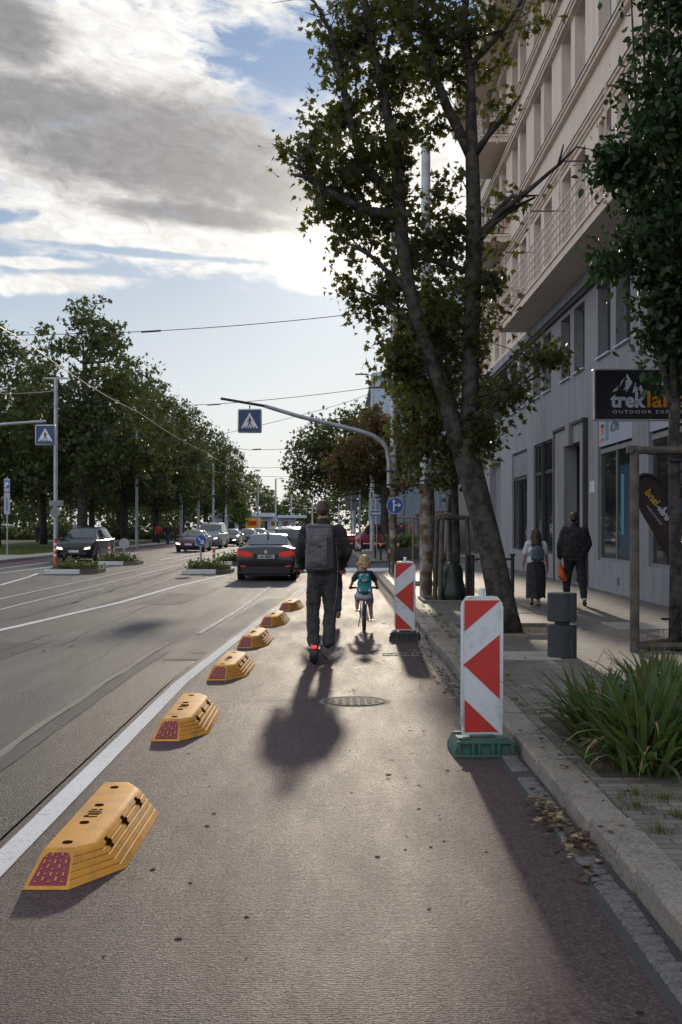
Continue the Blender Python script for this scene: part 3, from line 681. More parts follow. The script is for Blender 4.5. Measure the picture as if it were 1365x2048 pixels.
def blades(name, spots, mat, label, cat, kind, seed=0, w=.004, bend=.5, loc=(0, 0, 0), seg=3):
    """spots: (x,y,z,n,height,spread)"""
    rs = np.random.default_rng(seed); vs = []; fs = []
    for x, y, z, n, h, sp in spots:
        for _ in range(n):
            a = rs.uniform(0, 2*math.pi); r = abs(rs.normal())*sp; L = h*rs.uniform(.5, 1.15); b = bend*rs.uniform(.2, 1.3); ww = w*rs.uniform(.7, 1.3)
            bx, by = x+r*math.cos(a), y+r*math.sin(a); o = len(vs); t2 = a+rs.normal()*.5; tx, ty = -math.sin(t2), math.cos(t2)
            for i in range(seg+1):
                t = i/seg; dd = L*b*t*t; zz = z+L*t*(1-.35*b*t); wk = ww*(1-t)**.6 if i < seg else .0004
                cx, cy = bx+math.cos(t2)*dd, by+math.sin(t2)*dd
                vs += [(cx-tx*wk, cy-ty*wk, zz), (cx+tx*wk, cy+ty*wk, zz)]
            fs += [(o+2*i, o+2*i+1, o+2*i+3, o+2*i+2) for i in range(seg)]
    mb = MB().mat(mat); mb.v = vs; mb.f = [list(f) for f in fs]; mb.m = [0]*len(fs)
    o = mb.build(name, fixn=False, loc=loc); return tag(o, label, cat, kind=kind)
rnd = random.Random(3); sp = []
for k in range(34):
    y = rnd.uniform(5.2, 24); sp.append((kx(y)+.26+rnd.uniform(0, .25), y, PZ, 26, .05, .05))
for x, y in ((1.75, 7.05), (1.68, 6.75), (1.9, 6.95), (1.66, 6.2), (1.85, 6.5), (1.7, 15.5), (1.72, 16.2), (1.66, 12.6)): sp.append((x, y, PZ, 90, .06, .07))
blades('weeds', sp, 'grass_blade', 'thin grassy weeds growing between kerb and paving', 'weeds', 'stuff', 7, .0028, .9)
sp = [(rnd.uniform(-34, -17.4), rnd.uniform(66.5, 90), PZ, 14, .14, .5) for _ in range(900)]
blades('grass', sp, 'grass_blade', 'green lawn grass under the trees across the road', 'grass', 'stuff', 8, .02, .5)
# ================================================================ MAIN BUILDING
BX = 6.5
bl = thing('apartment_building', (BX, 30, 0), 'long corner building with grey shop storeys and tan upper floors with balconies', 'building')
def fac(mb, x, y0, y1, z0, z1, ops, depth):
    Y = sorted({y0, y1, *[o[0] for o in ops], *[o[1] for o in ops]}); Z = sorted({z0, z1, *[o[2] for o in ops], *[o[3] for o in ops]})
    Y = [t for t in Y if y0 <= t <= y1]; Z = [t for t in Z if z0 <= t <= z1]
    for a, b in zip(Y, Y[1:]):
        for c, d in zip(Z, Z[1:]):
            my_, mz = (a+b)/2, (c+d)/2
            if any(o[0] < my_ < o[1] and o[2] < mz < o[3] for o in ops): continue
            mb.add([(x, a, c), (x, b, c), (x, b, d), (x, a, d)], [(0, 1, 2, 3)])
    for a, b, c, d in ops:
        e = x+depth
        mb.add([(x, a, c), (e, a, c), (e, a, d), (x, a, d)], [(0, 1, 2, 3)]); mb.add([(x, b, c), (e, b, c), (e, b, d), (x, b, d)], [(3, 2, 1, 0)])
        mb.add([(x, a, c), (x, b, c), (e, b, c), (e, a, c)], [(0, 1, 2, 3)]); mb.add([(x, a, d), (x, b, d), (e, b, d), (e, a, d)], [(3, 2, 1, 0)])
def window(x, a, b, c, d, trans=None, mull=(.5,), fm='frame_white', bar=.05, name='window', poster=None):
    w_ = MB().mat(fm)
    w_.box(x-.03, x+.04, a, a+bar, c, d); w_.box(x-.03, x+.04, b-bar, b, c, d)
    w_.box(x-.03, x+.04, a+bar, b-bar, d-bar, d); w_.box(x-.03, x+.04, a+bar, b-bar, c, c+bar)
    for m in mull: w_.box(x-.028, x+.038, a+(b-a)*m-bar/2, a+(b-a)*m+bar/2, c+bar, d-bar)
    if trans: w_.box(x-.033, x+.036, a+bar, b-bar, trans-bar*.8, trans+bar*.8)
    o = w_.build(name, bl, world=True)
    p = MB().mat('glass_pane'); p.box(x+.0, x+.012, a+bar*.5, b-bar*.5, c+bar*.5, d-bar*.5); q = p.build('pane', bl, world=True)
    q.parent = o; return o
pairs = [26.65+4.95*k for k in range(-4, 7)]
yA, yB = 6., 55.5
g_ops = []; u1 = []
for p in pairs:
    for s in (0, 1.95):
        if yA < p+s and p+s+1.4 < yB: u1.append((p+s, p+s+1.4, 5.88, 7.65))
shops = [(41.2, 44.7), (36.3, 39.8), (26.5, 30.0), (21.6, 25.1), (16.4, 19.9), (11.5, 15.)]
g_ops = [(a, b, .85, 4.36) for a, b in shops]+[(31.75, 34.05, PZ, 3.95), (47.9, 51.3, PZ, 4.27), (20.2, 21.3, PZ, 3.5)]
wall = MB().mat('grey_plaster')
fac(wall, BX, yA, yB, -.02, 8.2, g_ops+u1, .28)
wall.add([(BX, yB, -.02), (BX+14, yB, -.02), (BX+14, yB, 8.2), (BX, yB, 8.2)], [(0, 1, 2, 3)])
wall.build('lower_wall', bl, world=True)
up = MB().mat('tan_plaster'); UX = BX+.02
rows = [(8.50, 11.75), (13.55, 15.75), (17.25, 19.2)]
uops = [(a, b, z0, z1) for (z0, z1) in rows for (a, b, _, _) in u1]
fac(up, UX, yA, yB, 8.2, 20.0, uops, .34)
up.add([(UX, yB, 8.2), (UX+14, yB, 8.2), (UX+14, yB, 20), (UX, yB, 20)], [(0, 1, 2, 3)])
up.add([(UX, yA, 8.2), (UX+14, yA, 8.2), (UX+14, yA, 20), (UX, yA, 20)], [(0, 1, 2, 3)])
up.add([(BX+1.5, yA, 20), (BX+14, yA, 20), (BX+14, yB, 20), (BX+1.5, yB, 20)], [(0, 1, 2, 3)])
up.build('upper_wall', bl, world=True)
pen = MB().mat('tan_plaster'); pen.box(BX+1.5, BX+13, yA+1, yB-1, 20.0, 23.2); pen.mat('roof_tile'); pen.box(BX+1.2, BX+13.3, yA+.7, yB-.7, 23.2, 23.4); pen.build('top_storey', bl, world=True)
cr = MB()
for z, pr, h in ((13.47, .13, .09), (12.16, .10, .08), (15.98, .13, .09), (17.16, .13, .09), (19.42, .12, .1)):
    cr.mat('tan_plaster'); cr.box(UX-pr, UX-.001, yA, yB+.1, z-h-.10, z-h); cr.box(UX-pr-.05, UX-.001, yA, yB+.1, z-h, z-.012)
    cr.mat('ledge_dark'); cr.box(UX-pr-.07, UX-.001, yA, yB+.1, z-.010, z+.012)
for z in (11.95, 15.83, 19.28):
    cr.mat('tan_plaster'); cr.box(UX-.05, UX-.002, yA, yB, z-.05, z+.03)
cr.build('cornice', bl, world=True)
cr = MB().mat('ledge_dark'); cr.box(BX-.10, BX-.001, yA, yB, 7.78, 7.90); cr.mat('grey_plaster'); cr.box(BX-.16, BX-.001, yA, yB, 7.90, 8.195); cr.build('cornice', bl, world=True)
for a, b, c, d in u1:
    if b > 17: 
        o = window(BX+.24, a, b, c, d, None, (.5,), 'frame_grey')
        sl_ = MB().mat('frame_white'); sl_.box(BX-.08, BX+.2, a-.03, b+.03, c-.045, c-.002, .008); q = sl_.build('sill', bl, world=True); q.parent = o
for a, b, c, d in uops:
    if b > 17 and not (c < 9 and False): window(UX+.29, a, b, c, d, c+(d-c)*.68, (.5,), 'frame_white')
for a, b in shops[:5]:
    big = a < 31
    o = window(BX+.09, a, b, .85, 4.36, 3.55 if big else 3.4, (.5,), 'frame_grey' if big else 'frame_dark', .07, 'shop_window')
    if not big:
        m_ = MB().mat('frame_dark'); m_.box(BX-.03, BX+.055, (a+b)/2-.06, (a+b)/2+.06, .87, 4.34 if a < 40 else 3.3); q = m_.build('mullion', bl, world=True); q.parent = o
        if a > 40:
            m_ = MB().mat('frame_grey'); m_.box(BX+.04, BX+.056, a+.08, b-.08, 3.48, 4.27); q = m_.build('panel', bl, world=True); q.parent = o
    else:
        m_ = MB().mat('poster'); m_.box(BX+.02, BX+.055, a+.02, b-.02, 3.66, 4.34)
        if a == 26.5:
            # advertising panel: coloured marks over the window (far end left in the photo)
            def mark(mt_, y0, y1, z0, z1): m_.mat(mt_); m_.box(BX+.014, BX+.019, y0, y1, z0, z1, .0)
            mark('poster_red', 29.35, 29.75, 4.12, 4.2); mark('poster_red', 29.5, 29.62, 3.95, 4.2); mark('poster_red', 29.4, 29.75, 3.78, 3.86)
            mark('poster_cyan', 28.9, 29.2, 3.78, 4.28)
            v, f = text_mesh('ACTIVE', .3, .002, .01, xs=.9)
            m_.mat('poster_dark'); s0 = len(m_.v); m_.add(v, f); m_.xf(Matrix.Translation((BX+.016, 28.7, 3.95)) @ Matrix.Rotation(R(-90), 4, 'Z'), s0)
            v, f = text_mesh('OUTDOOR', .2, .002, .008)
            m_.mat('poster_green'); s0 = len(m_.v); m_.add(v, f); m_.xf(Matrix.Translation((BX+.016, 27.6, 4.08)) @ Matrix.Rotation(R(-90), 4, 'Z'), s0)
        q = m_.build('sign_panel', bl, world=True); q.parent = o
        if a == 26.5:
            m_ = MB().mat('poster_blue'); m_.box(BX+.062, BX+.078, 26.85, 27.9, 1.0, 3.1); m_.mat('poster_cyan'); m_.box(BX+.056, BX+.061, 27.5, 27.75, 1.5, 2.9); q = m_.build('poster', bl, world=True); q.parent = o
# portal
pt = MB().mat('fence_plaster')
pt.box(BX-.10, BX-.002, 31.25, 31.75, PZ, 4.43, .01); pt.box(BX-.10, BX-.002, 34.05, 35.4, PZ, 4.43, .01); pt.box(BX-.10, BX-.002, 31.75, 34.05, 3.95, 4.43)
pt.mat('ledge_dark'); pt.box(BX-.16, BX-.004, 31.15, 35.5, 4.43, 4.52, .01); pt.box(BX-.13, BX-.004, 31.15, 31.25, PZ, 4.43); pt.box(BX-.13, BX-.004, 35.4, 35.5, PZ, 4.43)
pt.mat('fence_plaster'); pt.poly([(32.7, 3.9), (33.1, 3.9), (33.2, 4.5), (32.6, 4.5)], BX-.22, BX-.101, 'x')
pt.build('portal', bl, world=True)
dr = MB().mat('dark_metal'); dr.box(BX+.9, BX+.95, 31.8, 34.0, PZ, 3.9)
dr.mat('cloth_black'); dr.box(BX+.281, BX+.96, 31.74, 31.76, PZ, 3.96); dr.box(BX+.281, BX+.96, 34.04, 34.06, PZ, 3.96); dr.box(BX+.281, BX+.96, 31.76, 34.04, 3.95, 3.97)
o = dr.build('door', bl, world=True)
gr_ = MB().mat('frame_dark')
for k in range(9): gr_.box(BX+.86, BX+.898, 31.95+k*.23, 31.98+k*.23, .6, 3.6)
q = gr_.build('door_grille', bl, world=True); q.parent = o
dr = MB().mat('frame_grey'); dr.box(BX+.25, BX+.3, 47.9, 51.3, PZ, 4.25); dr.build('door', bl, world=True)
dr = MB().mat('frame_dark'); dr.box(BX+.2, BX+.25, 20.2, 21.3, PZ+.15, 3.5); dr.mat('concrete'); dr.box(BX-.35, BX+.19, 20.1, 21.4, PZ, PZ+.16, .01); dr.build('door', bl, world=True)
for y, z, n in ((25.9+1.9, .42, 1), (22.9, .28, 1), (22.9, .50, 1)):
    v_ = MB().mat('frame_grey'); v_.box(BX-.012, BX-.001, y-.14, y+.14, z-.09, z+.09)
    v_.mat('frame_dark'); 
    for k in range(5): v_.box(BX-.015, BX-.0125, y-.12, y+.12, z-.078+k*.034, z-.062+k*.034)
    v_.build('wall_vent', bl, world=True)
for y in (30.45, 30.75):
    v_ = MB().mat('sign_white'); v_.box(BX-.02, BX-.001, y-.1, y+.1, 2.55, 2.85); v_.build('wall_plaque', bl, world=True)
# balconies
def lattice(mb, x, y0, y1, z0, z1, ny, nz, r=.014):
    for k in range(ny+1):
        y = y0+(y1-y0)*k/ny; mb.box(x-r, x+r, y-r, y+r, z0, z1)
    for k in range(nz+1):
        z = z0+(z1-z0)*k/nz; mb.box(x-r*1.15, x+r*1.15, y0, y1, z-r, z+r)
def balcony(y0, y1, z0, name='balcony', depth=1.05, rail=1.15, posts=False, ny=None):
    X0 = BX-depth
    s = MB().mat('tan_plaster'); s.box(X0, UX-.001, y0, y1, z0, z0+.20); s.box(X0-.04, UX-.002, y0-.04, y1+.04, z0+.2, z0+.27); 
    o = s.build(name, bl, world=True)
    r_ = MB().mat('railing_paint'); n = ny or max(3, int((y1-y0)/.42)); lattice(r_, X0+.04, y0+.03, y1-.03, z0+.32, z0+.27+rail, n, 5)
    for k in range(0, n+1, 6): y = y0+.03+(y1-y0-.06)*k/n; r_.box(X0+.02, X0+.06, y-.02, y+.02, z0+.27, z0+.32)
    q = r_.build('railing', bl, world=True); q.parent = o
    r_ = MB().mat('rail_dark')
    for yy in (y0+.03, y1-.03):
        for k in range(6): z = z0+.32+(rail-.05)*k/5; r_.box(X0+.06, BX, yy-.012, yy+.012, z-.012, z+.012)
        for k in range(1, 5): x = X0+.06+(depth-.06)*k/5; r_.box(x-.012, x+.012, yy-.010, yy+.010, z0+.30, z0+.27+rail)
    q = r_.build('side_railing', bl, world=True); q.parent = o
    return o
o = balcony(12, 40.3, 8.2)
for y in (39.6, 34.4, 29.7, 24.6, 19.8):
    p_ = MB().mat('railing_paint'); p_.box(5.47, 5.51, y-.02, y+.02, 8.47, 10.75); p_.mat('rail_dark'); p_.box(5.51, BX, y-.018, y+.018, 10.71, 10.745)
    q = p_.build('clothes_line_post', bl, world=True); q.parent = o
balcony(45.6, 50.5, 16.3); balcony(45.6, 50.5, 12.5)
balcony(8, 55.4, 19.55, depth=1.2)
# ================================================================ buildings beyond the side street
b2 = thing('gable_building', (3, 100, 0), 'pale blue grey building with sloping gable and roof urn beyond the side street', 'building')
m_ = MB().mat('blue_plaster'); m_.poly([(3.2, 0), (18, 0), (18, 22.5), (9.8, 22.5), (6.2, 15.9), (4.6, 14.6), (3.2, 14.4)][::-1], 100, 125, 'y'); m_.poly([(-.35+3.2, 14.1), (4.6, 14.3), (4.6, 14.62), (-.35+3.2, 14.42)], 99.6, 125.2, 'y'); m_.build('wall', b2, world=True)
m_ = MB().mat('blue_plaster'); m_.box(4.2, 7.5, 99.93, 99.99, 2, 12); m_.box(8.2, 12, 99.93, 99.99, 2, 16); m_.mat('frame_dark')
for k in range(5): m_.box(4+k*1.5, 4.05+k*1.5, 99.9, 99.96, .5, 4.2)
m_.build('facade_panels', b2, world=True)
m_ = MB().mat('fence_plaster'); m_.lathe([(.2, 0), (.2, .2), (.12, .3), (.3, .7), (.34, 1.), (.15, 1.25), (.22, 1.35), (.1, 1.6), (.02, 1.9)], (4.3, 100.6, 14.6), 10); m_.build('roof_urn', b2, world=True, smooth=True)
m_ = MB().mat('roof_tile'); m_.poly([(4.5, 14.8), (6.2, 16.1), (9.8, 22.7), (9.8, 22.9), (6.1, 16.35), (4.4, 14.95)], 99.7, 125.2, 'y'); m_.build('roof', b2, world=True)
gw = thing('garden_wall', (6.4, 62, 0), 'low grey plastered wall with pilasters and posters beyond the side street', 'wall')
m_ = MB().mat('fence_plaster'); m_.box(6.4, 6.6, 66.5, 98, 0, 2.55)
for k in range(9): m_.box(6.3, 6.65, 67+k*3.4, 67.3+k*3.4, 0, 2.7)
m_.build('wall', gw, world=True)
m_ = MB().mat('ledge_dark'); m_.box(6.32, 6.68, 66.4, 98, 2.551, 2.62); m_.build('coping', gw, world=True)
for y in (68.2, 71.6, 75):
    m_ = MB().mat('poster'); m_.box(6.37, 6.398, y, y+1.6, .8, 2.1); m_.build('poster', gw, world=True)
hs = thing('corner_house', (8.5, 70, 0), 'grey house behind the low wall across the side street', 'building')
m_ = MB().mat('fence_plaster'); m_.box(8.5, 20, 68, 95, 0, 13); m_.build('wall', hs, world=True)
for k in range(5):
    for z in (4, 8):
        m_ = MB().mat('frame_white'); m_.box(8.44, 8.5-.002, 70+k*4.5, 71.6+k*4.5, z, z+2.2); q = m_.build('window', hs, world=True)
        p = MB().mat('glass_pane'); p.box(8.42, 8.438, 70.1+k*4.5, 71.5+k*4.5, z+.1, z+2.1); p = p.build('pane', hs, world=True); p.parent = q
# kiosk / terminal building far ahead
ks = thing('station_kiosk', (-20, 220, 0), 'low white and blue terminal building far down the road under the trees', 'building')
m_ = MB().mat('kiosk_white'); m_.box(-23, -8, 222, 230, 0, 3.4); m_.build('wall', ks, world=True)
m_ = MB().mat('kiosk_white'); m_.box(-23.6, -12, 220, 231, 3.4, 4.1); m_.box(-11, -6, 220, 231, 3.2, 3.7); m_.build('roof', ks, world=True)
for k in range(7):
    m_ = MB().mat('frame_white'); m_.box(-22.4+k*2, -20.9+k*2, 221.9, 221.99, .9, 2.7); q = m_.build('window', ks, world=True)
    p = MB().mat('glass_pane'); p.box(-22.3+k*2, -21+k*2, 221.86, 221.895, 1, 2.6); p = p.build('pane', ks, world=True); p.parent = q
tag(MB().mat('kiosk_yellow').box(-1.2, 1.2, -.2, .2, 1.0, 3.0).mat('sign_red').box(-.9, .9, -.25, -.201, 1.8, 2.5).mat('dark_metal').box(-.9, -.8, -.05, .05, 0, 1).box(.8, .9, -.05, .05, 0, 1).build('billboard', loc=(W(507, 1060, 190)[0], 190, 0)), 'small yellow and red board beside the far terminal building', 'billboard')
# ================================================================ STREET THINGS
def separator():
    root = thing('lane_separator', (0, 0, 0), '', 'lane separator', 'yellow rubber separators along the cycle lane')
    B = [(0, 0), (.215, 0), (.42, .36), (.42, 1.47), (.215, 1.83), (0, 1.83)]
    T = [(.062, .17), (.207, .17), (.29, .28), (.29, 1.50), (.207, 1.66), (.062, 1.66)]
    H = .15; lv = [(0, 0), (.02, 0)]
    for i in range(5):
        a = .04+i*.185
        lv += [(a, 0), (a+.13, 0), (a+.145, -.012), (a+.17, -.012), (a+.185, 0)] if i < 4 else [(a, 0), (a+.12, 0)]
    lv = [l for l in lv if l[0] <= .93]+[(.955, -.003), (.99, -.012), (1.0, -.024)]
    mb = MB().mat('separator_yellow'); vs = []; fs = []
    cx, cy = .17, .92
    for t, off in lv:
        for i in range(6):
            x = B[i][0]+(T[i][0]-B[i][0])*t; y = B[i][1]+(T[i][1]-B[i][1])*t
            o = off if (i in (2, 3) or t > .94) else 0
            dx, dy = x-cx, y-(cy if i in (0, 1, 4, 5) else y); l = math.hypot(dx, dy) or 1
            vs.append((x+dx/l*o, y+dy/l*o*(.5), H*t if t < .94 else H*(.93+(t-.94)*1.1)))
    n = len(lv)
    for k in range(n-1):
        for i in range(6): a = k*6+i; b = k*6+(i+1) % 6; fs.append((a, b, b+6, a+6))
    fs.append(tuple(range((n-1)*6, n*6))); fs.append((5, 4, 3, 2, 1, 0)); mb.add(vs, fs)
    mb.build('body', root, smooth=True)
    # reflective end panel on the sloping face
    def fp(u, v, d): # u across, v up
        x = (.025+.175*u)*(1-v)+(.075+.122*u)*v; y = .17*(.10+.78*v); return (x, y-d, H*(.10+.78*v)+d*.7)
    mb = MB().mat('separator_red'); k = [(0, 0), (1, 0), (1, .82), (.86, 1), (.14, 1), (0, .82)]
    mb.add([fp(u, v, .003) for u, v in k]+[fp(u, v, -.01) for u, v in k], [tuple(range(6))]+[(i, i+6, (i+1) % 6+6, (i+1) % 6) for i in range(6)])
    o = mb.build('end_panel', root)
    mb = MB().mat('separator_yellow')
    for c in range(5):
        for r_ in range(5):
            u = .13+c*.185; v = .08+r_*.19+(.05 if c % 2 else 0); hh = .12 if (c+r_) % 2 else .035
            q = [(u-.025, v), (u+.025, v), (u+.025, v+hh), (u-.025, v+hh)]
            mb.add([fp(a, b, .007) for a, b in q]+[fp(a, b, .002) for a, b in q], [(0, 1, 2, 3)]+[(i, i+4, (i+1) % 4+4, (i+1) % 4) for i in range(4)])
    q = mb.build('embossing', root); q.parent = o
    zt = H*.996+.0015
    for y in (.27, .66, 1.05, 1.50): mb = MB().mat('slot'); mb.poly([(.150+.028*math.cos(t*math.pi/4)*(1 if abs(math.cos(t*math.pi/4)) < .8 else .9), y+.03*math.sin(t*math.pi/4)) for t in range(8)], zt-.004, zt+.0015, 'z'); mb.build('bolt_hole', root)
    mb = MB().mat('slot')
    for y, x0, x1 in ((.83, .13, .19), (.80, .12, .14), (.86, .13, .2), (.90, .12, .19), (.94, .13, .16), (.94, .17, .19), (.78, .12, .19)): mb.box(x0, x1, y, y+.012, zt-.004, zt+.001)
    mb.build('embossed_mark', root)
    for y in (.42, .86, 1.3):
        mb = MB().mat('slot'); s0 = 0; mb.box(-.006, .003, -.028, .028, -.03, .03); mb.box(-.006, .003, -.055, .055, -.009, .009)
        mb.xf(Matrix.Translation((.323, y, .112)) @ Matrix.Rotation(R(-42), 4, 'Y'), s0); mb.build('bolt_hole', root)
    return root
sep0 = separator()
gl_ = [(45, 1782, 'nearest yellow lane separator, large at the lower left beside the white line'), (303, 1484, 'second yellow lane separator from the front'), (413, 1362, 'third yellow lane separator from the front'), (473, 1297, 'fourth yellow lane separator, left of the scooter wheel'), (519, 1253, 'fifth yellow lane separator, second from the far end of the row'), (557, 1222, 'farthest and smallest yellow lane separator in the row')]
for i, (px, py, lb) in enumerate(gl_):
    g = G(px, py); o = sep0 if i == 0 else dup(sep0); o.location = (g[0], g[1], .006); o.rotation_euler = (0, 0, (0, .012, -.015, -.02, -.035, -.05)[i]); o['label'] = lb
# ---- delineator boards
def delineator(label, base_mat, loc, rz=0., s=1.):
    root = thing('delineator_board', loc, label, 'delineator', 'red and white delineator boards along the kerb', rz)
    mb = MB().mat(base_mat)
    # trapezoid base with recesses
    mb.poly([(-.225, 0), (.225, 0), (.225, .05), (.19, .125), (-.19, .125), (-.225, .05)], -.16, .24, 'y')
    for x in (-.145, .0, .145):
        mb.box(x-.062, x-.04, -.185, -.159, .02, .105, .004); mb.box(x+.04, x+.062, -.185, -.159, .02, .105, .004)
    mb.box(-.225, .225, -.186, -.1595, 0, .022, .003); mb.box(-.215, .215, -.186, -.1595, .098, .12, .003)
    for x in (-.15, .13): mb.box(x-.045, x+.045, -.14, -.09, .122, .14, .006); mb.box(x-.045, x+.045, .12, .17, .122, .14, .006)
    mb.box(-.09, .09, -.05, .06, .122, .145, .008)
    mb.build('base', root, smooth=True)
    mb = MB().mat('panel_white'); z0, z1, w2 = .14, 1.17, .15
    prof = [(-w2, z0), (w2, z0), (w2, z1-.05), (w2-.035, z1-.004), (w2-.06, z1), (-w2+.06, z1), (-w2+.035, z1-.004), (-w2, z1-.05)]
    mb.poly(prof, -.025, .030, 'y'); mb.box(-w2+.022, w2-.022, -.029, -.0255, z0+.01, z1-.03)
    mb.box(-w2-.006, -w2+.008, -.031, .034, z0+.06, z1-.07, .005); mb.box(w2-.008, w2+.006, -.031, .034, z0+.06, z1-.07, .005)
    mb.lathe([(.024, 0), (.024, .055), (.02, .06), (0, .06)], (0, 0, z1-.002), 14)
    o = mb.build('board', root, smooth=True)
    def pt(x, y): return (-w2+(x-226)/(410-226)*.30, z0+(950-y)/718*(z1-z0))
    mb = MB().mat('sign_red')
    for tri in ([(235, 252), (400, 252), (235, 412)], [(397, 430), (230, 585), (397, 765)], [(235, 765), (235, 935), (392, 935)]):
        mb.poly([pt(*p) for p in tri], -.0315, -.0295, 'y')
    q = mb.build('stripes', root); q.parent = o
    return root
g = G(962, 1517); delineator('nearest red and white striped board standing on a green base at the kerb', 'green_plastic', (1.075, 8.95, .006), R(3))
g = G(812, 1281); delineator('middle red and white striped board on a black base, right of the cycling child', 'dark_base', (1.0, 17.85, .006), R(-6))
delineator('farthest tiny red and white striped board in front of the dark red car', 'dark_base', (1.25, 74.5, .13), R(0))
# ---- bollards
mb = MB().mat('bollard_paint'); mb.lathe([(.175, 0), (.175, .38), (.165, .39), (.09, .39), (.09, .43), (.165, .43), (.175, .44), (.175, .765), (.165, .775), (0, .78)], n=36)
tag(mb.build('bollard', loc=(2.71, 14.5, PZ), smooth=True), 'fat dark grey cylindrical bollard with a groove round its middle', 'bollard')
def thin_bollard(): 
    root = thing('bollard', (0, 0, 0), '', 'bollard', 'thin black bollards with a yellow band')
    mb = MB().mat('black_plastic'); mb.lathe([(.05, 0), (.05, .9), (.065, .91), (.065, .96), (.04, 1.0), (0, 1.02)], n=12); mb.build('post', root, smooth=True)
    mb = MB().mat('yellow_band'); mb.lathe([(.053, .66), (.053, .80)], n=12); mb.build('band', root, smooth=True)
    return root
tb = thin_bollard()
for i, (px, Y, lb) in enumerate([(897, 46.5, 'thin black bollard with yellow band behind the staked tree with the bag'), (781, 40.8, 'thin black bollard with yellow band just left of the sign mast'), (797, 55, 'thin black bollard with yellow band just right of the sign mast'), (762, 56, 'thin black bollard with yellow band beside the planted refuge'), (751, 58, 'thin black bollard with yellow band left of its twin by the refuge')]):
    o = tb if i == 0 else dup(tb); o.location = ((px-HX)*Y/F, Y, PZ if Y > 52 or Y < 42.5 else PZ); o['label'] = lb
# ---- masts and poles
def lamp_or_pole(name, label, x, y, h, r0, r1, base='pole_white', lower=None, arm=None, cross=None, z=0, group=None, cat='pole', band=False):
    root = thing(name, (x, y, z), label, cat, group)
    mb = MB().mat(base)
    if lower:
        mb.tube([(0, 0, lower), (0, 0, h*.6), (0, 0, h)], [r0*.94, (r0+r1)/2, r1], 14)
        mb.mat('rust_paint'); mb.tube([(0, 0, 0), (0, 0, lower)], [r0, r0*.97], 14)
    else: mb.tube([(0, 0, 0), (0, 0, h*.5), (0, 0, h)], [r0, (r0+r1)/2, r1], 12)
    if band:
        mb.mat('dark_metal')
        for zz in band: mb.lathe([(r0*1.04, zz), (r0*1.04, zz+.04)], n=14)
    mb.build('post', root, smooth=True)
    if arm:
        mb = MB().mat('dark_metal'); mb.tube([(0, 0, h-.06), (arm, 0, h)], [.03, .025], 6); mb.box(min(arm, arm-.75), max(arm, arm-.75)+.05, -.12, .12, h-.02, h+.05, .02); mb.build('lamp_arm', root, smooth=True)
    if cross:
        mb = MB().mat('galvanised'); mb.box(-cross, cross, -.04, .04, h-.05, h+.04, .01); mb.build('crossbar', root)
    return root
pA = lamp_or_pole('mast', 'tall pale mast with peeling lower part carrying the crossing arm and round blue sign', 1.86, 40.2, 12.2, .115, .075, lower=3.1, z=PZ, cat='mast', band=(2.75, 3.1, 3.35, 3.9))
pB = lamp_or_pole('mast', 'thick tall concrete mast with rusty peeling lower part, between striped board and staked tree', 2.02, 27.5, 10.4, .145, .10, lower=2.55, z=PZ, cat='mast', band=(2.6, 3.3))
# crossing sign on curved arm
def cross_sign(parent, x, z, y=0., s=.75, th=.16):
    mb = MB().mat('panel_white'); mb.box(x-s/2, x+s/2, y-th/2, y+th/2, z-s/2, z+s/2, .035); mb.mat('dark_metal'); mb.box(x-.02, x+.02, y-.02, y+.02, z+s/2, z+s/2+.12)
    o = mb.build('sign_box', parent, smooth=True)
    f = y-th/2
    mb = MB().mat('sign_blue_backlit'); a = s*.455; mb.box(x-a, x+a, f-.004, f+.001, z-a, z+a, .001)
    mb.mat('sign_white'); t = s*.36; mb.poly([(x-t, z-t*.86), (x+t, z-t*.86), (x, z+t*.95)], f-.007, f-.0045, 'y')
    mb.mat('sign_black'); k = s*.36
    def P(*pts): mb.poly([(x+p[0]*k, z+p[1]*k) for p in pts], f-.010, f-.0075, 'y')
    mb.disc((x, z+.36*k), .085*k, f-.010, f-.0075, n=10)
    P((-.10, -.22), (.10, -.22), (.12, .24), (-.08, .26)); P((-.10, -.2), (.02, -.22), (-.10, -.62), (-.24, -.62)); P((-.02, -.2), (.10, -.2), (.30, -.62), (.18, -.62))
    P((-.08, .24), (-.06, .12), (-.24, -.14), (-.28, -.06)); P((.10, .24), (.10, .10), (.26, -.08), (.30, -.0))
    for u in (-.66, -.34, 0, .34, .66): P((u-.10, -.84), (u+.08, -.84), (u*.86+.07, -.66), (u*.86-.07, -.66))
    q = mb.build('sign_face', parent); q.parent = o
    return o
arm = thing('overhead_gantry', (1.6, 40, 3), 'curved grey overhead arm strapped to the mast and reaching left over the road', 'sign arm')
mb = MB().mat('galvanised'); pts = [W(x, y, 40.0) for x, y in ((779, 975), (779, 925), (774, 897), (763, 882), (745, 871), (715, 861), (600, 833), (530, 812))]
mb.tube(pts, [.085, .085, .082, .08, .08, .078, .07, .062], 12)
mb.mat('dark_metal'); mb.tube([W(530, 812, 40), W(442, 797, 40)], [.05, .045], 10)
for z in (3.05, 3.5): mb.box(1.62, 1.98, 39.9, 40.3, z, z+.05)
mb.build('pipe', arm, smooth=True, world=True)
sg = thing('crossing_sign', W(500, 842, 40), 'blue pedestrian crossing sign box hanging from the curved arm over the road', 'road sign', 'hanging pedestrian crossing signs')
cross_sign(sg, 0, 0, 0, .80)
x1, y1, z1 = W(92, 870, 46)
arm2 = thing('overhead_gantry', (x1-6.5, 46, 0), 'straight grey overhead arm reaching in from the left edge of the picture', 'sign arm')
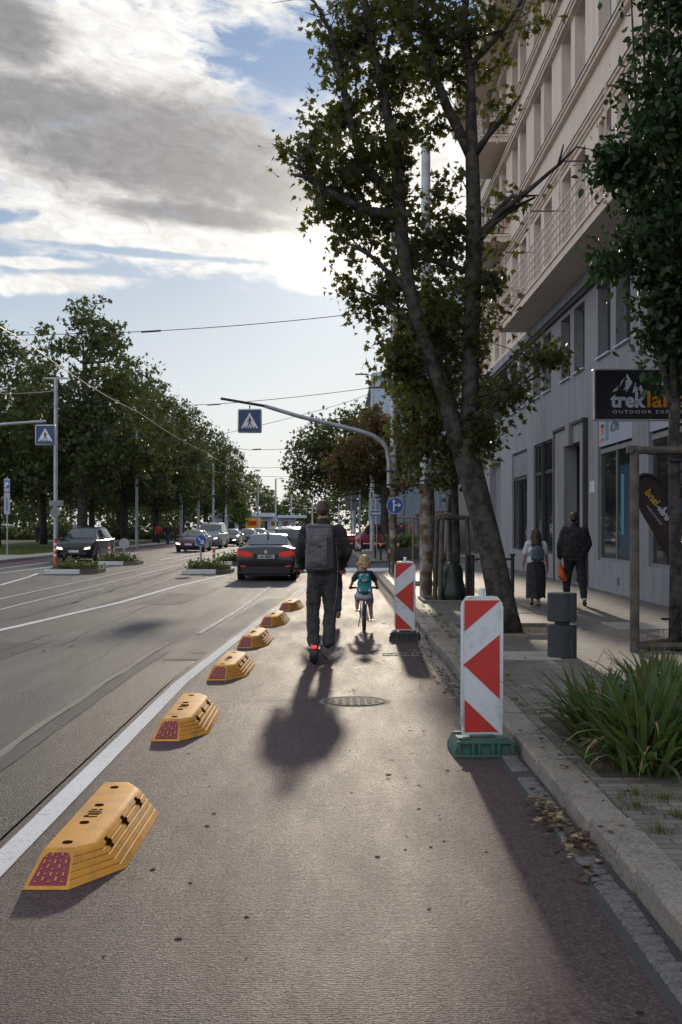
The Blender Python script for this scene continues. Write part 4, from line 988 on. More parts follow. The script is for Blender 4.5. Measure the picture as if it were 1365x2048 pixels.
mb = MB().mat('galvanised'); mb.tube([(0, 0, 0), (0, 0, 4.6), (.3, 0, 5.0), (.9, 0, z1+.12)], [.12, .1, .09, .085], 10); mb.tube([(.9, 0, z1+.12), (6.5, 0, z1+.53)], [.085, .055], 10); mb.build('pipe', arm2, smooth=True)
sg2 = thing('crossing_sign', (x1, 46, z1), 'blue pedestrian crossing sign box before the trees at the far left', 'road sign', 'hanging pedestrian crossing signs')
cross_sign(sg2, 0, 0, 0, .78, .18)
# round turn sign
def round_sign(name, label, loc, r, kind, rz=0.):
    root = thing(name, loc, label, 'road sign', rz=rz)
    mb = MB().mat('galvanised'); mb.disc((0, 0), r, -.004, .006, n=32); mb.box(-.02, .02, .006, .08, -.05, .05); o = mb.build('plate', root)
    mb = MB()
    if kind != 'back':
        mb.mat('sign_white').disc((0, 0), r*.985, -.008, -.0045, n=32).mat('sign_blue').disc((0, 0), r*.93, -.012, -.0085, n=32)
        mb.mat('sign_white'); k = r
        def P(*pts): mb.poly([(p[0]*k, p[1]*k) for p in pts], -.016, -.0125, 'y')
        if kind == 'turn':
            P((-.26, -.68), (-.10, -.68), (-.10, .50), (-.26, .50)); P((-.18, .78), (-.40, .40), (-.28, .36), (-.18, .52), (-.08, .36), (.04, .40))
            P((-.10, -.22), (-.02, -.02), (.45, -.02), (.45, .12), (-.10, .12)); P((.72, .05), (.36, .30), (.30, .20), (.46, .05), (.30, -.10), (.36, -.20))
        else:
            P((-.50, .40), (-.40, .52), (.34, -.22), (.22, -.34)); P((.52, -.52), (.52, .06), (.36, .06), (.36, -.24), (.24, -.36), (-.06, -.36), (-.06, -.52))
        q = mb.build('symbol', root); q.parent = o
    return root
round_sign('turn_sign', 'round blue sign with white ahead-or-right arrows on the pale mast', W(791, 1011, 40.0), .285, 'turn')
# pole C with one-way sign
YC = 77
pC = lamp_or_pole('street_lamp', 'slim pale street lamp with short arm at top and one-way sign, left of the mast', (745-HX)*YC/F, YC, 11.3, .16, .10, arm=-.35, z=PZ, cat='street lamp', base='pole_white')
mb = MB().mat('sign_white'); mb.box(-.47, .47, -.01, .01, -.2, .2, .004).mat('sign_blue').box(-.43, .43, -.014, -.0105, -.16, .16)
mb.mat('sign_white').poly([(-.38, -.07), (.18, -.07), (.18, -.13), (.38, 0), (.18, .13), (.18, .07), (-.38, .07)], -.018, -.0145, 'y')
x, y, z = W(755, 1027, YC-.3)
tag(mb.build('one_way_sign', loc=(x, y, z)), 'small blue rectangle sign with a white arrow pointing right', 'road sign')
mb = MB().mat('sign_white'); mb.box(-.14, .14, -.02, .02, -.28, .28, .004).mat('sign_black').box(-.05, .05, -.024, -.0205, -.2, .2); x, y, z = W(744, 990, YC-.3)
tag(mb.build('number_sign', loc=(x, y, z)), 'small white plate high on the slim street lamp above the one-way sign', 'road sign')
for i, (px, Y, h, r, lb) in enumerate([(754, 76.5, 2.6, .04, 'thin grey post right beside the slim street lamp'), (720, 110, 6.5, .12, 'pale pole behind the dark red car, right of two'), (710, 118, 6.3, .12, 'pale pole behind the dark red car, left of two')]):
    lamp_or_pole('pole', lb, (px-HX)*Y/F, Y, h, r, r*.8, z=0, base='galvanised')
st = lamp_or_pole('sign_back', 'grey square sign plate on a thin post behind the dark red car', (703-HX)*100/F, 100, 4.6, .05, .05, cat='road sign')
mb = MB().mat('frame_grey'); mb.box(-.5, .5, -.02, .02, 3., 4.6, .01); mb.build('plate', st)
# left side poles
def catpole(px, Y, h, lb, cross=None, r=.11, nm='tram_pole', arm=None):
    return lamp_or_pole(nm, lb, (px-HX)*Y/F, Y, h, r, r*.75, base='galvanised', z=PZ if (px-HX)*Y/F < -15.8 else 0, cross=cross, cat='pole', group='tram wire poles', arm=arm)
p1 = catpole(129, 58.5, 8.9, 'tram pole with a short crossbar behind the black car at the left', cross=.6)
p1.location.x = -13.75
mb = MB().mat('frame_grey'); mb.box(-.30, .40, -.12, -.09, 2.66, 2.94, .01); mb.disc((0, 2.36), .25, -.12, -.09); mb.build('sign_plates', p1)
catpole(274, 92, 9.2, 'plain tram pole before the trees between black and dark red cars', r=.12)
ps = lamp_or_pole('parking_sign', 'parking sign post with stacked narrow plates at the far left edge', (15-HX)*64/F, 64, 4.2, .035, .035, z=PZ, cat='road sign', base='galvanised')
mb = MB().mat('poster'); mb.box(-.16, .16, -.06, -.04, 3.4, 4.1, .01); mb.box(-.16, .16, -.06, -.04, 2.2, 3.36, .01); mb.mat('sign_blue'); mb.box(-.12, .12, -.066, -.0605, 3.6, 4.0)
v, f = text_mesh('P', .36, .002, .012); mb.mat('sign_white'); s0 = len(mb.v); mb.add(v, f); mb.xf(Matrix.Translation((-.1, -.068, 3.66)), s0)
mb.mat('sign_blue'); mb.box(-.03, .03, -.066, -.0605, 2.4, 3.1)
mb.build('plates', ps)
far = [(427, 150, 9.5), (397, 132, 8.5), (452, 170, 8.8), (516, 185, 9.6), (552, 200, 9.6), (583, 230, 7.6), (625, 210, 6.4), (640, 240, 6.6), (678, 260, 6.5), (706, 245, 6.4), (470, 260, 7.), (363, 120, 8.4)]
seen = ['third', 'second', 'fourth', 'tallest', 'second tallest']
ps_lab = ['far tram pole at the right end of the left tree row', 'far tram pole under the left tree row above the silver van', 'far tram pole just left of the white terminal building', 'tall far tram pole directly above the grey sedan, left of two', 'tall far tram pole directly above the grey sedan, right of two', 'short far pole between the grey sedan and the standing man', 'far pole close to the left ear of the scooter rider', 'far pole hidden behind the head of the scooter rider', 'far pole just right of the scooter rider head', 'far pole between scooter rider head and slim street lamp', 'far dark pole before the terminal building', 'far tram pole among the left tree trunks above the dark red car']
for (px, Y, h), lb in zip(far, ps_lab):
    catpole(px, Y, h, lb, r=.17 if Y > 150 else .15, arm=(-1.2 if px == 516 else 1.4 if px == 552 else None))
# ---- overhead wires
def wire(label, pts, r=.012, mat='wire', sag=.0, n=10, group='overhead tram wires', cat='wire', ins=None, rk=.62):
    P = []
    for a, b in zip(pts, pts[1:]):
        a = Vector(a); b = Vector(b)
        for k in range(n): t = k/n; p = a.lerp(b, t); p.z -= sag*4*t*(1-t); P.append(p)
    P.append(Vector(pts[-1])); o = MB().mat(mat); o.tube(P, r*rk, 5)
    if ins:
        o.mat('black_plastic')
        for q in ins: q = Vector(q); o.tube([q, q+Vector((.45, 0, .03))], [.022, .022], 8)
    base = P[0]
    m = o.build('overhead_wire'); return tag(m, label, cat, group)
wire('bright copper contact wire sweeping down from upper left to the tree edge', [(-6.75, 8, 5.95), (-6.85, 26, 5.75), (-7.0, 42, 5.7), (-7.2, 66, 5.75), (-7.2, 95, 5.65), (-7.0, 125, 5.6)], .022, 'copper_wire', .12)
wire('span wire crossing the sky from the left tree to the big tree', [(-14, 27.4, 6.0), W(290, 663, 27.5), W(760, 622, 27.5), (2.0, 27.5, 6.85)], .014, sag=.05, ins=[W(283, 664, 27.5)])
wire('second span wire below the first, passing behind the curved arm', [(-13.7, 40, 5.7), W(420, 809, 40), W(745, 775, 40), (1.86, 40.2, 6.4)], .016, sag=.05, ins=[W(415, 810, 40), W(735, 776, 40)])
wire('faint span wire through the hanging crossing sign', [(-14, 58, 5.9), W(420, 873, 58), W(640, 820, 58), W(745, 785, 58)], .018, sag=.05)
wire('span wire with insulator under the crossing sign', [(-13.7, 58.5, 7.0), W(500, 900, 60), W(780, 880, 60)], .02, sag=.1, ins=[W(505, 899, 60)])
wire('far span wire low above the distant trees, upper one', [(-16, 92, 8), W(480, 935, 92), W(640, 930, 92), W(745, 940, 92)], .025, sag=.1)
wire('far span wire low above the distant trees, lower one', [(-16, 92, 7), W(480, 950, 100), W(640, 952, 100)], .025, sag=.1)
wire('string cable from the left tram pole towards the left edge', [(-13.75, 58.5, 8.3), (-22, 57, 9.2)], .03, 'copper_wire', .55)
for i, (x0, z0) in enumerate(((-9.3, 5.9), (-8.6, 5.75), (-4.6, 5.8), (-3.9, 5.75))):
    wire(['outer left', 'inner left', 'inner right', 'outer right'][i]+' of the four thin lines running away down the road', [(x0, 110, z0), (x0+.5, 190, z0), (x0+6+i, 290, z0-.2)], .03, 'copper_wire' if i < 2 else 'wire', .35)
for i, (a, b, z) in enumerate((((516, 185), (583, 230), 6.4), ((583, 230), (706, 245), 5.3), ((552, 200), (640, 240), 6.0), ((452, 170), (516, 185), 7.6), ((427, 150), (516, 185), 6.2), ((625, 210), (706, 245), 5.0), ((397, 132), (452, 170), 7.9))):
    p = ((a[0]-HX)*a[1]/F, a[1], z); q = ((b[0]-HX)*b[1]/F, b[1], z-.5)
    wire('slack far cable '+['between the tallest far pole and the short one', 'between the short far pole and the rightmost one', 'between the second tall far pole and the rider', 'high between terminal building and tallest far pole', 'low between the left tree row and tallest far pole', 'behind the scooter rider head', 'over the silver van under the left trees'][i], [p, q], .035, 'copper_wire' if i % 2 else 'wire', .8)
wire('short drop wire above the left pedestrian sign', [W(132, 690, 50), W(140, 725, 50)], .02, 'copper_wire')
# ---- traffic islands
def island(px0, px1, py, label, posts, seed, depth=2.2, dense=1.):
    x0, Y, _ = G(px0, py); x1 = (px1-HX)*Y/F
    root = thing('traffic_island', (x0, Y, 0), label, 'traffic island', 'planted traffic islands in the road')
    w_ = x1-x0
    mb = MB().mat('white_paint'); mb.box(0, w_*.72, 0, .14, 0, .17, .02)
    mb.mat('kerb_stone'); mb.poly([(w_*.72+.005, 0), (w_, depth*.35), (w_, depth), (0, depth), (0, .145), (w_*.72+.005, .145)], 0, .15, 'z'); mb.build('kerb', root)
    mb = MB().mat('soil'); mb.poly([(.1, .2), (w_*.72, .2), (w_*.93, depth*.4), (w_*.93, depth-.1), (.1, depth-.1)], .14, .19, 'z'); mb.build('soil', root)
    rs = np.random.default_rng(seed); n = int(900*dense)
    Cx = rs.uniform(.15, w_*.86, 26); Cy = rs.uniform(.3, depth-.2, 26); ci = rs.integers(0, 26, n)
    P = np.stack([Cx[ci]+rs.normal(size=n)*.12, Cy[ci]+rs.normal(size=n)*.12, .19+np.abs(rs.normal(size=n))*(.06+.045*(ci % 3))], 1)
    me = leaf_mesh('plants', P, .10, 'quad', ['leaf_green', 'leaf_light', 'leaf_green', 'leaf_lime'], rs, droop=-.3)
    o = bpy.data.objects.new('plants', me); col.objects.link(o); o.parent = root
    return root
island(88, 188, 1149, 'planted island with white kerb before the black car at the left', None, 1)
island(185, 271, 1131, 'planted island just behind the first, below the round sign back', None, 2)
island(364, 459, 1149, 'planted island with blue arrow sign left of the grey sedan', None, 3)
island(432, 478, 1131, 'small planted island partly behind the grey sedan', None, 4)
def band_post(px, y0, y1, Y, label, bands=4):
    x, _, z0 = W(px, y0, Y); z1 = W(px, y1, Y)[2]; h = z1-.15
    root = thing('marker_post', (x, Y, .15), label, 'marker post', 'orange and white marker posts on the islands')
    mb = MB().mat('orange_plastic'); mb.tube([(0, 0, 0), (0, 0, h)], .055, 10); mb.lathe([(.065, h), (.065, h+.03), (0, h+.04)], n=10); mb.build('post', root, smooth=True)
    mb = MB().mat('sign_white')
    for k in range(bands): z = h-.12-k*.2; mb.lathe([(.058, z-.09), (.058, z)], n=10)
    mb.build('bands', root, smooth=True)
band_post(111, 1128, 1079, 43.5, 'orange and white marker post at the left end of the front planted island', 3)
band_post(220, 1114, 1088, 53.5, 'orange and white marker post in front of the black car side')
band_post(428, 1143, 1098, 43.5, 'red and white marker post right of the blue arrow sign', 5)
def isign(px, py, Y, r, label, kind):
    x, _, z = W(px, py, Y); root = round_sign('keep_right_sign' if kind != 'back' else 'sign_back', label, (x, Y, z), r, kind)
    mb = MB().mat('galvanised'); mb.tube([(0, .03, -z+.15), (0, .03, r*.6)], .035, 8); mb.build('post', root, smooth=True)
isign(402, 1081, 43.4, .22, 'round blue sign with white diagonal arrow on the planted island', 'keep')
isign(249, 1087, 53.3, .23, 'round sign seen from its plain grey back, beside the black car', 'back')
# ---- bike racks by the staked tree
def rack(x, y, label):
    root = thing('tree_guard_rail', (x, y, PZ), label, 'guard rail', 'low dark rails round the tree pit')
    mb = MB().mat('dark_metal'); mb.tube([(0, 0, 0), (0, 0, .95)], .04, 8); mb.tube([(.12, 0, 0), (.12, 0, .95)], .035, 8); mb.lathe([(.09, .95), (.09, .99), (0, .99)], (.06, 0, 0), 8)
    mb.box(.05, .95, -.015, .015, .86, .91); mb.tube([(.95, 0, 0), (.95, 0, .95)], .04, 8); mb.lathe([(.06, .95), (.06, 1.0), (0, 1.0)], (.95, 0, 0), 8); mb.build('frame', root, smooth=True)
rack(G(922, 1195, PZ)[0], 25.2, 'dark metal guard rail left of the big leaning trunk')
# ---- tree stakes
def stakes(loc, label, posts, h, r, bar, mat='timber', low=None, lean=0.):
    root = thing('tree_stakes', loc, label, 'tree stakes')
    for (x, y) in posts:
        mb = MB().mat(mat); mb.tube([(x, y, 0), (x+lean*(-1 if x > 0 else 1), y, h)], [r, r*.92], 10); mb.build('stake', root, smooth=True)
    mb = MB().mat(mat); n = len(posts)
    P = [(x+lean*(-1 if x > 0 else 1), y) for x, y in posts]
    for i in range(n):
        if n == 2 and i == 1: break
        a, b = P[i], P[(i+1) % n]; dx, dy = (b[0]-a[0]), (b[1]-a[1]); l = math.hypot(dx, dy)
        e = r*1.6/l; mb.tube([(a[0]-dx*e, a[1]-dy*e, h-bar*(1+.25*i)), (b[0]+dx*e, b[1]+dy*e, h-bar*(1+.25*i))], [r*.8, r*.8], 8)
        if low: mb.tube([(a[0], a[1], low), (b[0], b[1], low)], [r*.75]*2, 8)
    mb.build('crossbars', root, smooth=True); return root
stakes((4.26, 15.2, PZ), 'thick round timber stakes and crossbar round the tree at the right edge', [(-.50, 0), (.62, -.05), (.44, .95)], 2.52, .062, -.02, low=.06)
stakes((2.36, 25.4, PZ), 'dark leaning timber stakes round the young tree with the green bag', [(-.22, -.25), (.42, -.15), (.1, .5), (-.3, .1)], 1.78, .055, .02, lean=.06)
o = stakes((3.05, 58.5, PZ), 'pale timber stakes, left pair beyond the side street', [(-.5, 0), (.45, 0)], 2.0, .06, .0, 'timber_light')
stakes((3.6, 50.2, PZ), 'pale timber stakes behind the rusty concrete mast', [(-.45, 0), (.4, .1), (0, .5)], 1.9, .05, .0, 'timber_light')
stakes((3.2, 33, PZ), 'two pale timber stakes just right of the rusty concrete mast', [(-.4, 0), (-.15, .1)], 1.9, .05, .0, 'timber_light', low=.3)
# green watering bag and dark pot
mb = MB().mat('watering_bag'); pr = []
vs = []; fs = []; n = 22
for i in range(13):
    t = i/12; r = .30*(1-.12*(1-t))*(1-.55*t**2.2)+.02*math.sin(t*9)
    for k in range(n):
        a = 2*math.pi*k/n; rr = r*(1+.07*math.sin(a*5+t*4)*(.3+t)); vs.append((rr*math.cos(a), rr*.9*math.sin(a), .80*t))
for i in range(12):
    for k in range(n): a = i*n+k; b = i*n+(k+1) % n; fs.append((a, b, b+n, a+n))
fs.append(tuple(range(12*n, 13*n))); mb.add(vs, fs)
tag(mb.build('watering_bag', loc=(2.42, 25.35, PZ), smooth='all'), 'dark green crumpled watering bag wrapped round the young tree', 'watering bag')
# planter box on refuge
pb = thing('planter', (3.05, 57, PZ), 'dark planter with bright green shrub on the refuge behind the mast', 'planter')
mb = MB().mat('ledge_dark'); mb.box(-.7, .8, -.4, .4, 0, .55, .03); mb.build('box', pb)
rs = np.random.default_rng(31); me = leaf_mesh('plants', rs.normal(size=(900, 3))*np.array([.38, .2, .16])+np.array([0, 0, .85]), .13, 'quad', 'leaf_light', rs, droop=-.3); o = bpy.data.objects.new('plants', me); col.objects.link(o); o.parent = pb
# ---- shop sign
ss = thing('shop_sign', (BX, 20.8, 4.0), 'black box shop sign with white mountains over trekland lettering', 'shop sign')
sx0, sx1, sz0, sz1 = 4.43, 6.44, 3.53, 4.425
mb = MB().mat('sign_cabinet'); mb.box(sx0+.012, sx1, 20.81, 20.97, sz0+.012, sz1-.012); mb.mat('alu'); mb.box(sx0, sx0+.045, 20.80, 20.98, sz0, sz1, .012); mb.box(sx0+.045, sx1, 20.802, 20.978, sz0, sz0+.022); mb.box(sx0+.045, sx1, 20.802, 20.978, sz1-.022, sz1); mb.box(sx1, BX, 20.86, 20.92, 3.7, 3.76); mb.box(sx1, BX, 20.86, 20.92, 4.2, 4.26)
mb.build('cabinet', ss, world=True)
def spx(x, y): # zoom coords of the sign crop -> world x,z
    X, _, Z = W(1170+x/7.0, 720+y/7.0, 20.8); return X, Z
mb = MB().mat('letter_white')
for poly in ([(385, 448), (425, 400), (455, 385), (472, 352), (458, 425)], [(490, 378), (505, 310), (560, 250), (535, 300)], [(592, 188), (668, 318), (572, 462), (590, 405), (538, 418), (572, 380), (575, 300)], [(665, 460), (710, 308), (745, 420), (752, 432)], [(752, 395), (788, 345), (815, 415), (862, 455), (820, 455), (778, 475), (785, 440)]):
    mb.poly([spx(*p) for p in poly], 20.803, 20.8095, 'y')
def put_text(mb, body, x0, x1, yb, yt, mat, bold, cap=None, y=20.8065, sp=1.):
    v, f = text_mesh(body, 1., .003, bold, sp); xs = [p[0] for p in v]; zs = [p[2] for p in v if True]
    a, b = min(xs), max(xs); z0_, z1_ = min(zs), max(zs)
    X0, Zb = spx(x0, yb); X1, Zt = spx(x1, yt)
    mb.mat(mat); mb.add([(X0+(p[0]-a)/(b-a)*(X1-X0), y+p[1], Zb+(p[2]-z0_)/(z1_-z0_)*(Zt-Zb)) for p in v], f)
put_text(mb, 'trek', 360, 858, 668, 448, 'letter_white', .035)
put_text(mb, 'land', 878, 1425, 664, 432, 'orange_letter', .018)
put_text(mb, 'OUTDOOR EXPERTS', 392, 1430, 748, 702, 'letter_white', .01, sp=1.35)
mb.build('lettering', ss, world=True)
# ---- teardrop flag, seen from its back
fl = thing('feather_flag', (5.86, 20.3, PZ), 'brown teardrop advertising flag with mirrored trekland lettering by the shop window', 'flag')
def fpx(x, y): X, _, Z = W(1200+x/5.69, 900+y/5.69, 20.3); return X-5.86, Z-PZ
out = [fpx(*p) for p in ((862, 1340), (700, 1080), (545, 830), (470, 700), (400, 540), (385, 420), (420, 330), (500, 285), (580, 290), (670, 350), (740, 460), (800, 600), (845, 780), (870, 960))]
mb = MB().mat('flag_cloth'); mb.poly(out, -.004, .004, 'y'); mb.build('cloth', fl)
mb = MB().mat('black_plastic'); pl = [fpx(*p) for p in ((868, 1900), (868, 1340), (866, 1000), (845, 780), (800, 600), (740, 460), (670, 350), (580, 290), (500, 282), (430, 318))]
mb.tube([(x, 0, z) for x, z in [(pl[0][0], 0)]+pl], [.02, .02, .02, .03]+[.035]*7, 8); mb.tube([(x, 0, z) for x, z in out[:6]], .008, 5); mb.build('pole', fl, smooth=True)
mb = MB().mat('flag_yellow'); ang_ = math.atan2(820-480, 740-500)
def ft(body, sz, x, y, mat, bold):
    v, f = text_mesh(body, sz, .002, bold); s0 = len(mb.v); mb.mat(mat); mb.add(v, f)
    X, Z = fpx(x, y)
    # mirrored, running up-left
    mb.xf(Matrix.Translation((X, -.007, Z)) @ Matrix.Rotation(-R(-52), 4, 'Y') @ Matrix.Scale(-1, 4, (1, 0, 0)), s0)
ft('trek', .145, 762, 812, 'letter_white', .006); ft('land', .175, 628, 640, 'flag_yellow', .003); ft('OUTDOOR EXPERTS', .045, 700, 860, 'letter_white', .0)
for q in ([(690, 650), (640, 630), (680, 690)], [(735, 650), (775, 650), (720, 720), (700, 700)], [(770, 700), (760, 780), (745, 760)]):
    mb.mat('letter_white'); mb.poly([fpx(*p) for p in q], -.008, -.0055, 'y')
mb.build('lettering', fl)
mb = MB().mat('dark_metal'); mb.box(pl[0][0]-.25, pl[0][0]+.25, -.04, .04, 0, .03); mb.box(pl[0][0]-.04, pl[0][0]+.04, -.25, .25, 0, .028); mb.build('foot', fl)
# ================================================================ VEHICLES
KIND = {
 'sedan': dict(L=4.85, W=1.84, wb=2.8, st=[(0, .80, .34, .60, .64, .6), (.012, .87, .24, .66, .70, .7), (.06, .91, .19, .72, .78, .74), (.17, .92, .18, .83, .90, .76), (.29, .92, .18, .92, .98, .72), (.44, .92, .18, .94, 1.38, .56), (.55, .92, .18, .95, 1.445, .58), (.70, .92, .18, .96, 1.42, .57), (.86, .92, .18, .99, 1.09, .66), (.93, .915, .2, 1.0, 1.085, .70), (.975, .90, .24, .99, 1.07, .72), (.992, .88, .28, .97, 1.03, .74), (1, .84, .34, .90, .95, .72)], ws=(.30, .435), rw=(.715, .85), sg=(.34, .80)),
 'suv': dict(L=4.5, W=1.84, wb=2.68, st=[(0, .80, .36, .72, .78, .6), (.012, .87, .26, .80, .86, .7), (.05, .91, .22, .90, .96, .76), (.16, .92, .2, .97, 1.04, .78), (.26, .92, .2, 1.0, 1.08, .74), (.40, .92, .2, 1.02, 1.56, .60), (.55, .92, .2, 1.03, 1.65, .62), (.80, .92, .2, 1.04, 1.63, .60), (.90, .92, .22, 1.05, 1.56, .58), (.975, .91, .25, 1.05, 1.14, .66), (.992, .89, .3, 1.0, 1.08, .7), (1, .85, .38, .92, .98, .68)], ws=(.27, .395), rw=(.905, .968), sg=(.31, .92)),
 'hatch': dict(L=4.3, W=1.80, wb=2.6, st=[(0, .78, .34, .62, .66, .6), (.012, .85, .24, .68, .74, .7), (.06, .88, .19, .78, .84, .74), (.17, .90, .18, .88, .94, .76), (.27, .90, .18, .94, 1.0, .72), (.43, .90, .18, .96, 1.38, .56), (.58, .90, .18, .98, 1.44, .58), (.80, .90, .18, 1.0, 1.40, .55), (.95, .89, .2, 1.0, 1.10, .62), (.99, .87, .26, .95, 1.0, .68), (1, .83, .34, .88, .92, .66)], ws=(.28, .42), rw=(.82, .94), sg=(.32, .86)),
 'van': dict(L=4.9, W=1.92, wb=3.0, st=[(0, .86, .36, .84, .90, .6), (.012, .92, .26, .94, 1.0, .7), (.04, .95, .22, 1.02, 1.1, .78), (.14, .96, .2, 1.12, 1.2, .8), (.18, .96, .2, 1.14, 1.24, .78), (.32, .96, .2, 1.15, 1.84, .70), (.45, .96, .2, 1.15, 1.93, .72), (.90, .96, .2, 1.15, 1.92, .72), (.975, .95, .24, 1.14, 1.84, .70), (.992, .94, .3, 1.12, 1.3, .74), (1, .90, .36, 1.0, 1.1, .74)], ws=(.19, .31), rw=(.978, .99), sg=(.24, .95)),
 'offroad': dict(L=4.7, W=1.85, wb=2.75, st=[(0, .84, .5, .9, .95, .7), (.012, .89, .42, 1.0, 1.05, .8), (.05, .92, .36, 1.05, 1.10, .82), (.24, .92, .34, 1.08, 1.14, .82), (.27, .92, .34, 1.08, 1.18, .80), (.36, .92, .34, 1.10, 1.74, .70), (.48, .92, .34, 1.10, 1.82, .72), (.93, .92, .34, 1.10, 1.81, .72), (.985, .91, .38, 1.10, 1.70, .70), (1, .88, .42, 1.05, 1.2, .72)], ws=(.275, .35), rw=(.94, .98), sg=(.30, .96)),
}
def interp(st, t):
    for a, b in zip(st, st[1:]):
        if t <= b[0] or b is st[-1]:
            u = min(1, max(0, (t-a[0])/(b[0]-a[0]))); return [a[i]+(b[i]-a[i])*u for i in range(6)]
def ring(st, t):
    _, w_, zb, bl_, tp, wr = interp(st, t); cab = min(1, max(0, (tp-bl_-.08)/.25))
    wb_ = w_*.965 if cab > 0 else w_*.93
    return [(0, zb), (w_*.90, zb), (w_*.985, zb+.10), (w_, zb+(bl_-zb)*.55), (w_*.985, bl_-.02), (w_*.965*(1-.03*cab)-.0, bl_+.01), (wr+.06*(1-cab)*0+(.10 if cab == 0 else 0), tp-.035), (wr*.82, tp-.005), (0, tp+.012)]
def SP(K, t, r, side):
    R_ = ring(K['st'], t); i = min(7, int(r)); u = r-i; x = R_[i][0]+(R_[i+1][0]-R_[i][0])*u; z = R_[i][1]+(R_[i+1][1]-R_[i][1])*u
    return Vector((x*side, -K['L']/2+t*K['L'], z))
def patch(mb, K, t0, t1, r0, r1, side, nt=6, nr=4, off=.006, t0b=None, t1b=None):
    t0b = t0 if t0b is None else t0b; t1b = t1 if t1b is None else t1b
    vs = []
    for i in range(nt+1):
        for j in range(nr+1):
            v_ = j/nr; a = t0+(t0b-t0)*v_; b = t1+(t1b-t1)*v_; t = a+(b-a)*i/nt; r = r0+(r1-r0)*v_
            p = SP(K, t, r, side); du = SP(K, min(.999, t+.01), r, side)-SP(K, max(.001, t-.01), r, side); dr = SP(K, t, min(8, r+.05), side)-SP(K, t, r-.05, side)
            n = du.cross(dr)*(-side); 
            if n.length < 1e-9: n = Vector((0, 0, 1))
            n.normalize()
            if n.z < -.2 or n.x*side < -.5: n = -n
            vs.append(p+n*off)
    mb.add(vs, [(i*(nr+1)+j, i*(nr+1)+j+1, (i+1)*(nr+1)+j+1, (i+1)*(nr+1)+j) for i in range(nt) for j in range(nr)])
def car(kind, paint, label, X, Y, rz=0., lights='front', group='vehicles on the road', name='car', cat='car', plate=None, stripe=False, nohead=False):
    K = KIND[kind]; L = K['L']; root = thing(name, (X, Y, .005), label, cat, group, rz)
    st = K['st']; ts = []
    for a, b in zip(st, st[1:]):
        n = max(1, int((b[0]-a[0])/.03))
        ts += [a[0]+(b[0]-a[0])*i/n for i in range(n)]
    ts.append(1.)
    mb = MB().mat(paint); vs = []; m = 17
    for t in ts:
        R_ = ring(st, t); y = -L/2+t*L
        for x, z in R_[::-1]: vs.append((-x, y, z))
        for x, z in R_[1:]: vs.append((x, y, z))
    fs = [(i*m+k, i*m+k+1, (i+1)*m+k+1, (i+1)*m+k) for i in range(len(ts)-1) for k in range(m-1)]
    fs += [tuple(range(m)), tuple(range((len(ts)-1)*m, len(ts)*m))[::-1]]
    mb.add(vs, fs); body = mb.build('body', root, smooth=True)
    g = MB().mat('car_glass')
    for s in (-1, 1): patch(g, K, K['ws'][0], K['ws'][1], 7.98, 6.15, s, 8, 4, .008, K['ws'][0]+.012)
    q = g.build('windscreen', root, smooth='all', fixn=False)
    g = MB().mat('car_glass')
    for s in (-1, 1): patch(g, K, K['rw'][0], K['rw'][1], 7.98, 6.15, s, 8, 4, .008, K['rw'][0], K['rw'][1]-.01)
    q = g.build('rear_window', root, smooth='all', fixn=False)
    a, b = K['sg']; mid = (a+b)/2
    for s in (-1, 1):
        for (u0, u1, w0, w1) in ((a, mid-.012, a+.10 if kind != 'offroad' else a+.04, mid-.012), (mid+.012, b, mid+.012, b-.08 if kind in ('sedan', 'hatch') else b-.01)):
            g = MB().mat('car_glass'); patch(g, K, u0, u1, 5.08, 5.86, s, 10, 2, .006, w0, w1); g.build('side_window', root, smooth='all', fixn=False)
    # wheels
    W2 = K['W']/2
    wr = .34 if kind in ('suv', 'van', 'offroad') else .325
    for sy in (-1, 1):
        for sx in (-1, 1):
            y = sy*K['wb']/2+(.02*L if kind != 'x' else 0); w_ = MB().mat('rubber')
            x0, x1 = sorted((sx*(W2-.21), sx*(W2+.012)))
            w_.tube([(x0, y, wr), (x0+.02, y, wr), (x1-.02, y, wr), (x1, y, wr)], [wr*.93, wr, wr, wr*.93], 20)
            w_.mat('black_plastic'); a_ = sx*(W2-.0); 
            pts = [(y+(wr+.055)*math.cos(math.pi*k/12), wr+(wr+.055)*math.sin(math.pi*k/12)) for k in range(13)]+[(y-(wr+.055), .24), (y+(wr+.055), .24)]
            w_.poly(pts, min(a_-.005, a_+.006), max(a_-.005, a_+.006), 'x')
            o = w_.build('wheel', root, smooth=True)
            r_ = MB().mat('alu'); xx = sx*(W2+.014); r_.tube([(xx-sx*.006, y, wr), (xx+sx*.004, y, wr)], [wr*.62]*2, 16)
            r_.mat('black_plastic')
            for k in range(5):
                aa = k*2*math.pi/5+.6; r_.tube([(xx+sx*.003, y+math.cos(aa)*wr*.38, wr+math.sin(aa)*wr*.38), (xx+sx*.009, y+math.cos(aa)*wr*.38, wr+math.sin(aa)*wr*.38)], [wr*.13]*2, 8)
            q = r_.build('rim', root, smooth=True); q.parent = o
    zb = interp(st, 0)[3]; yf = -L/2-.006; yr = L/2+.006
    # front
    f_ = MB().mat('black_plastic'); hw = .52 if kind != 'van' else .6
    f_.poly([(-.62, .36), (.62, .36), (.56, .50), (-.56, .50)], yf-.01, yf+.03, 'y'); f_.poly([(-hw, zb-.12), (hw, zb-.12), (hw*1.05, zb-.03), (-hw*1.05, zb-.03)], yf-.008, yf+.03, 'y')
    f_.build('grille', root)
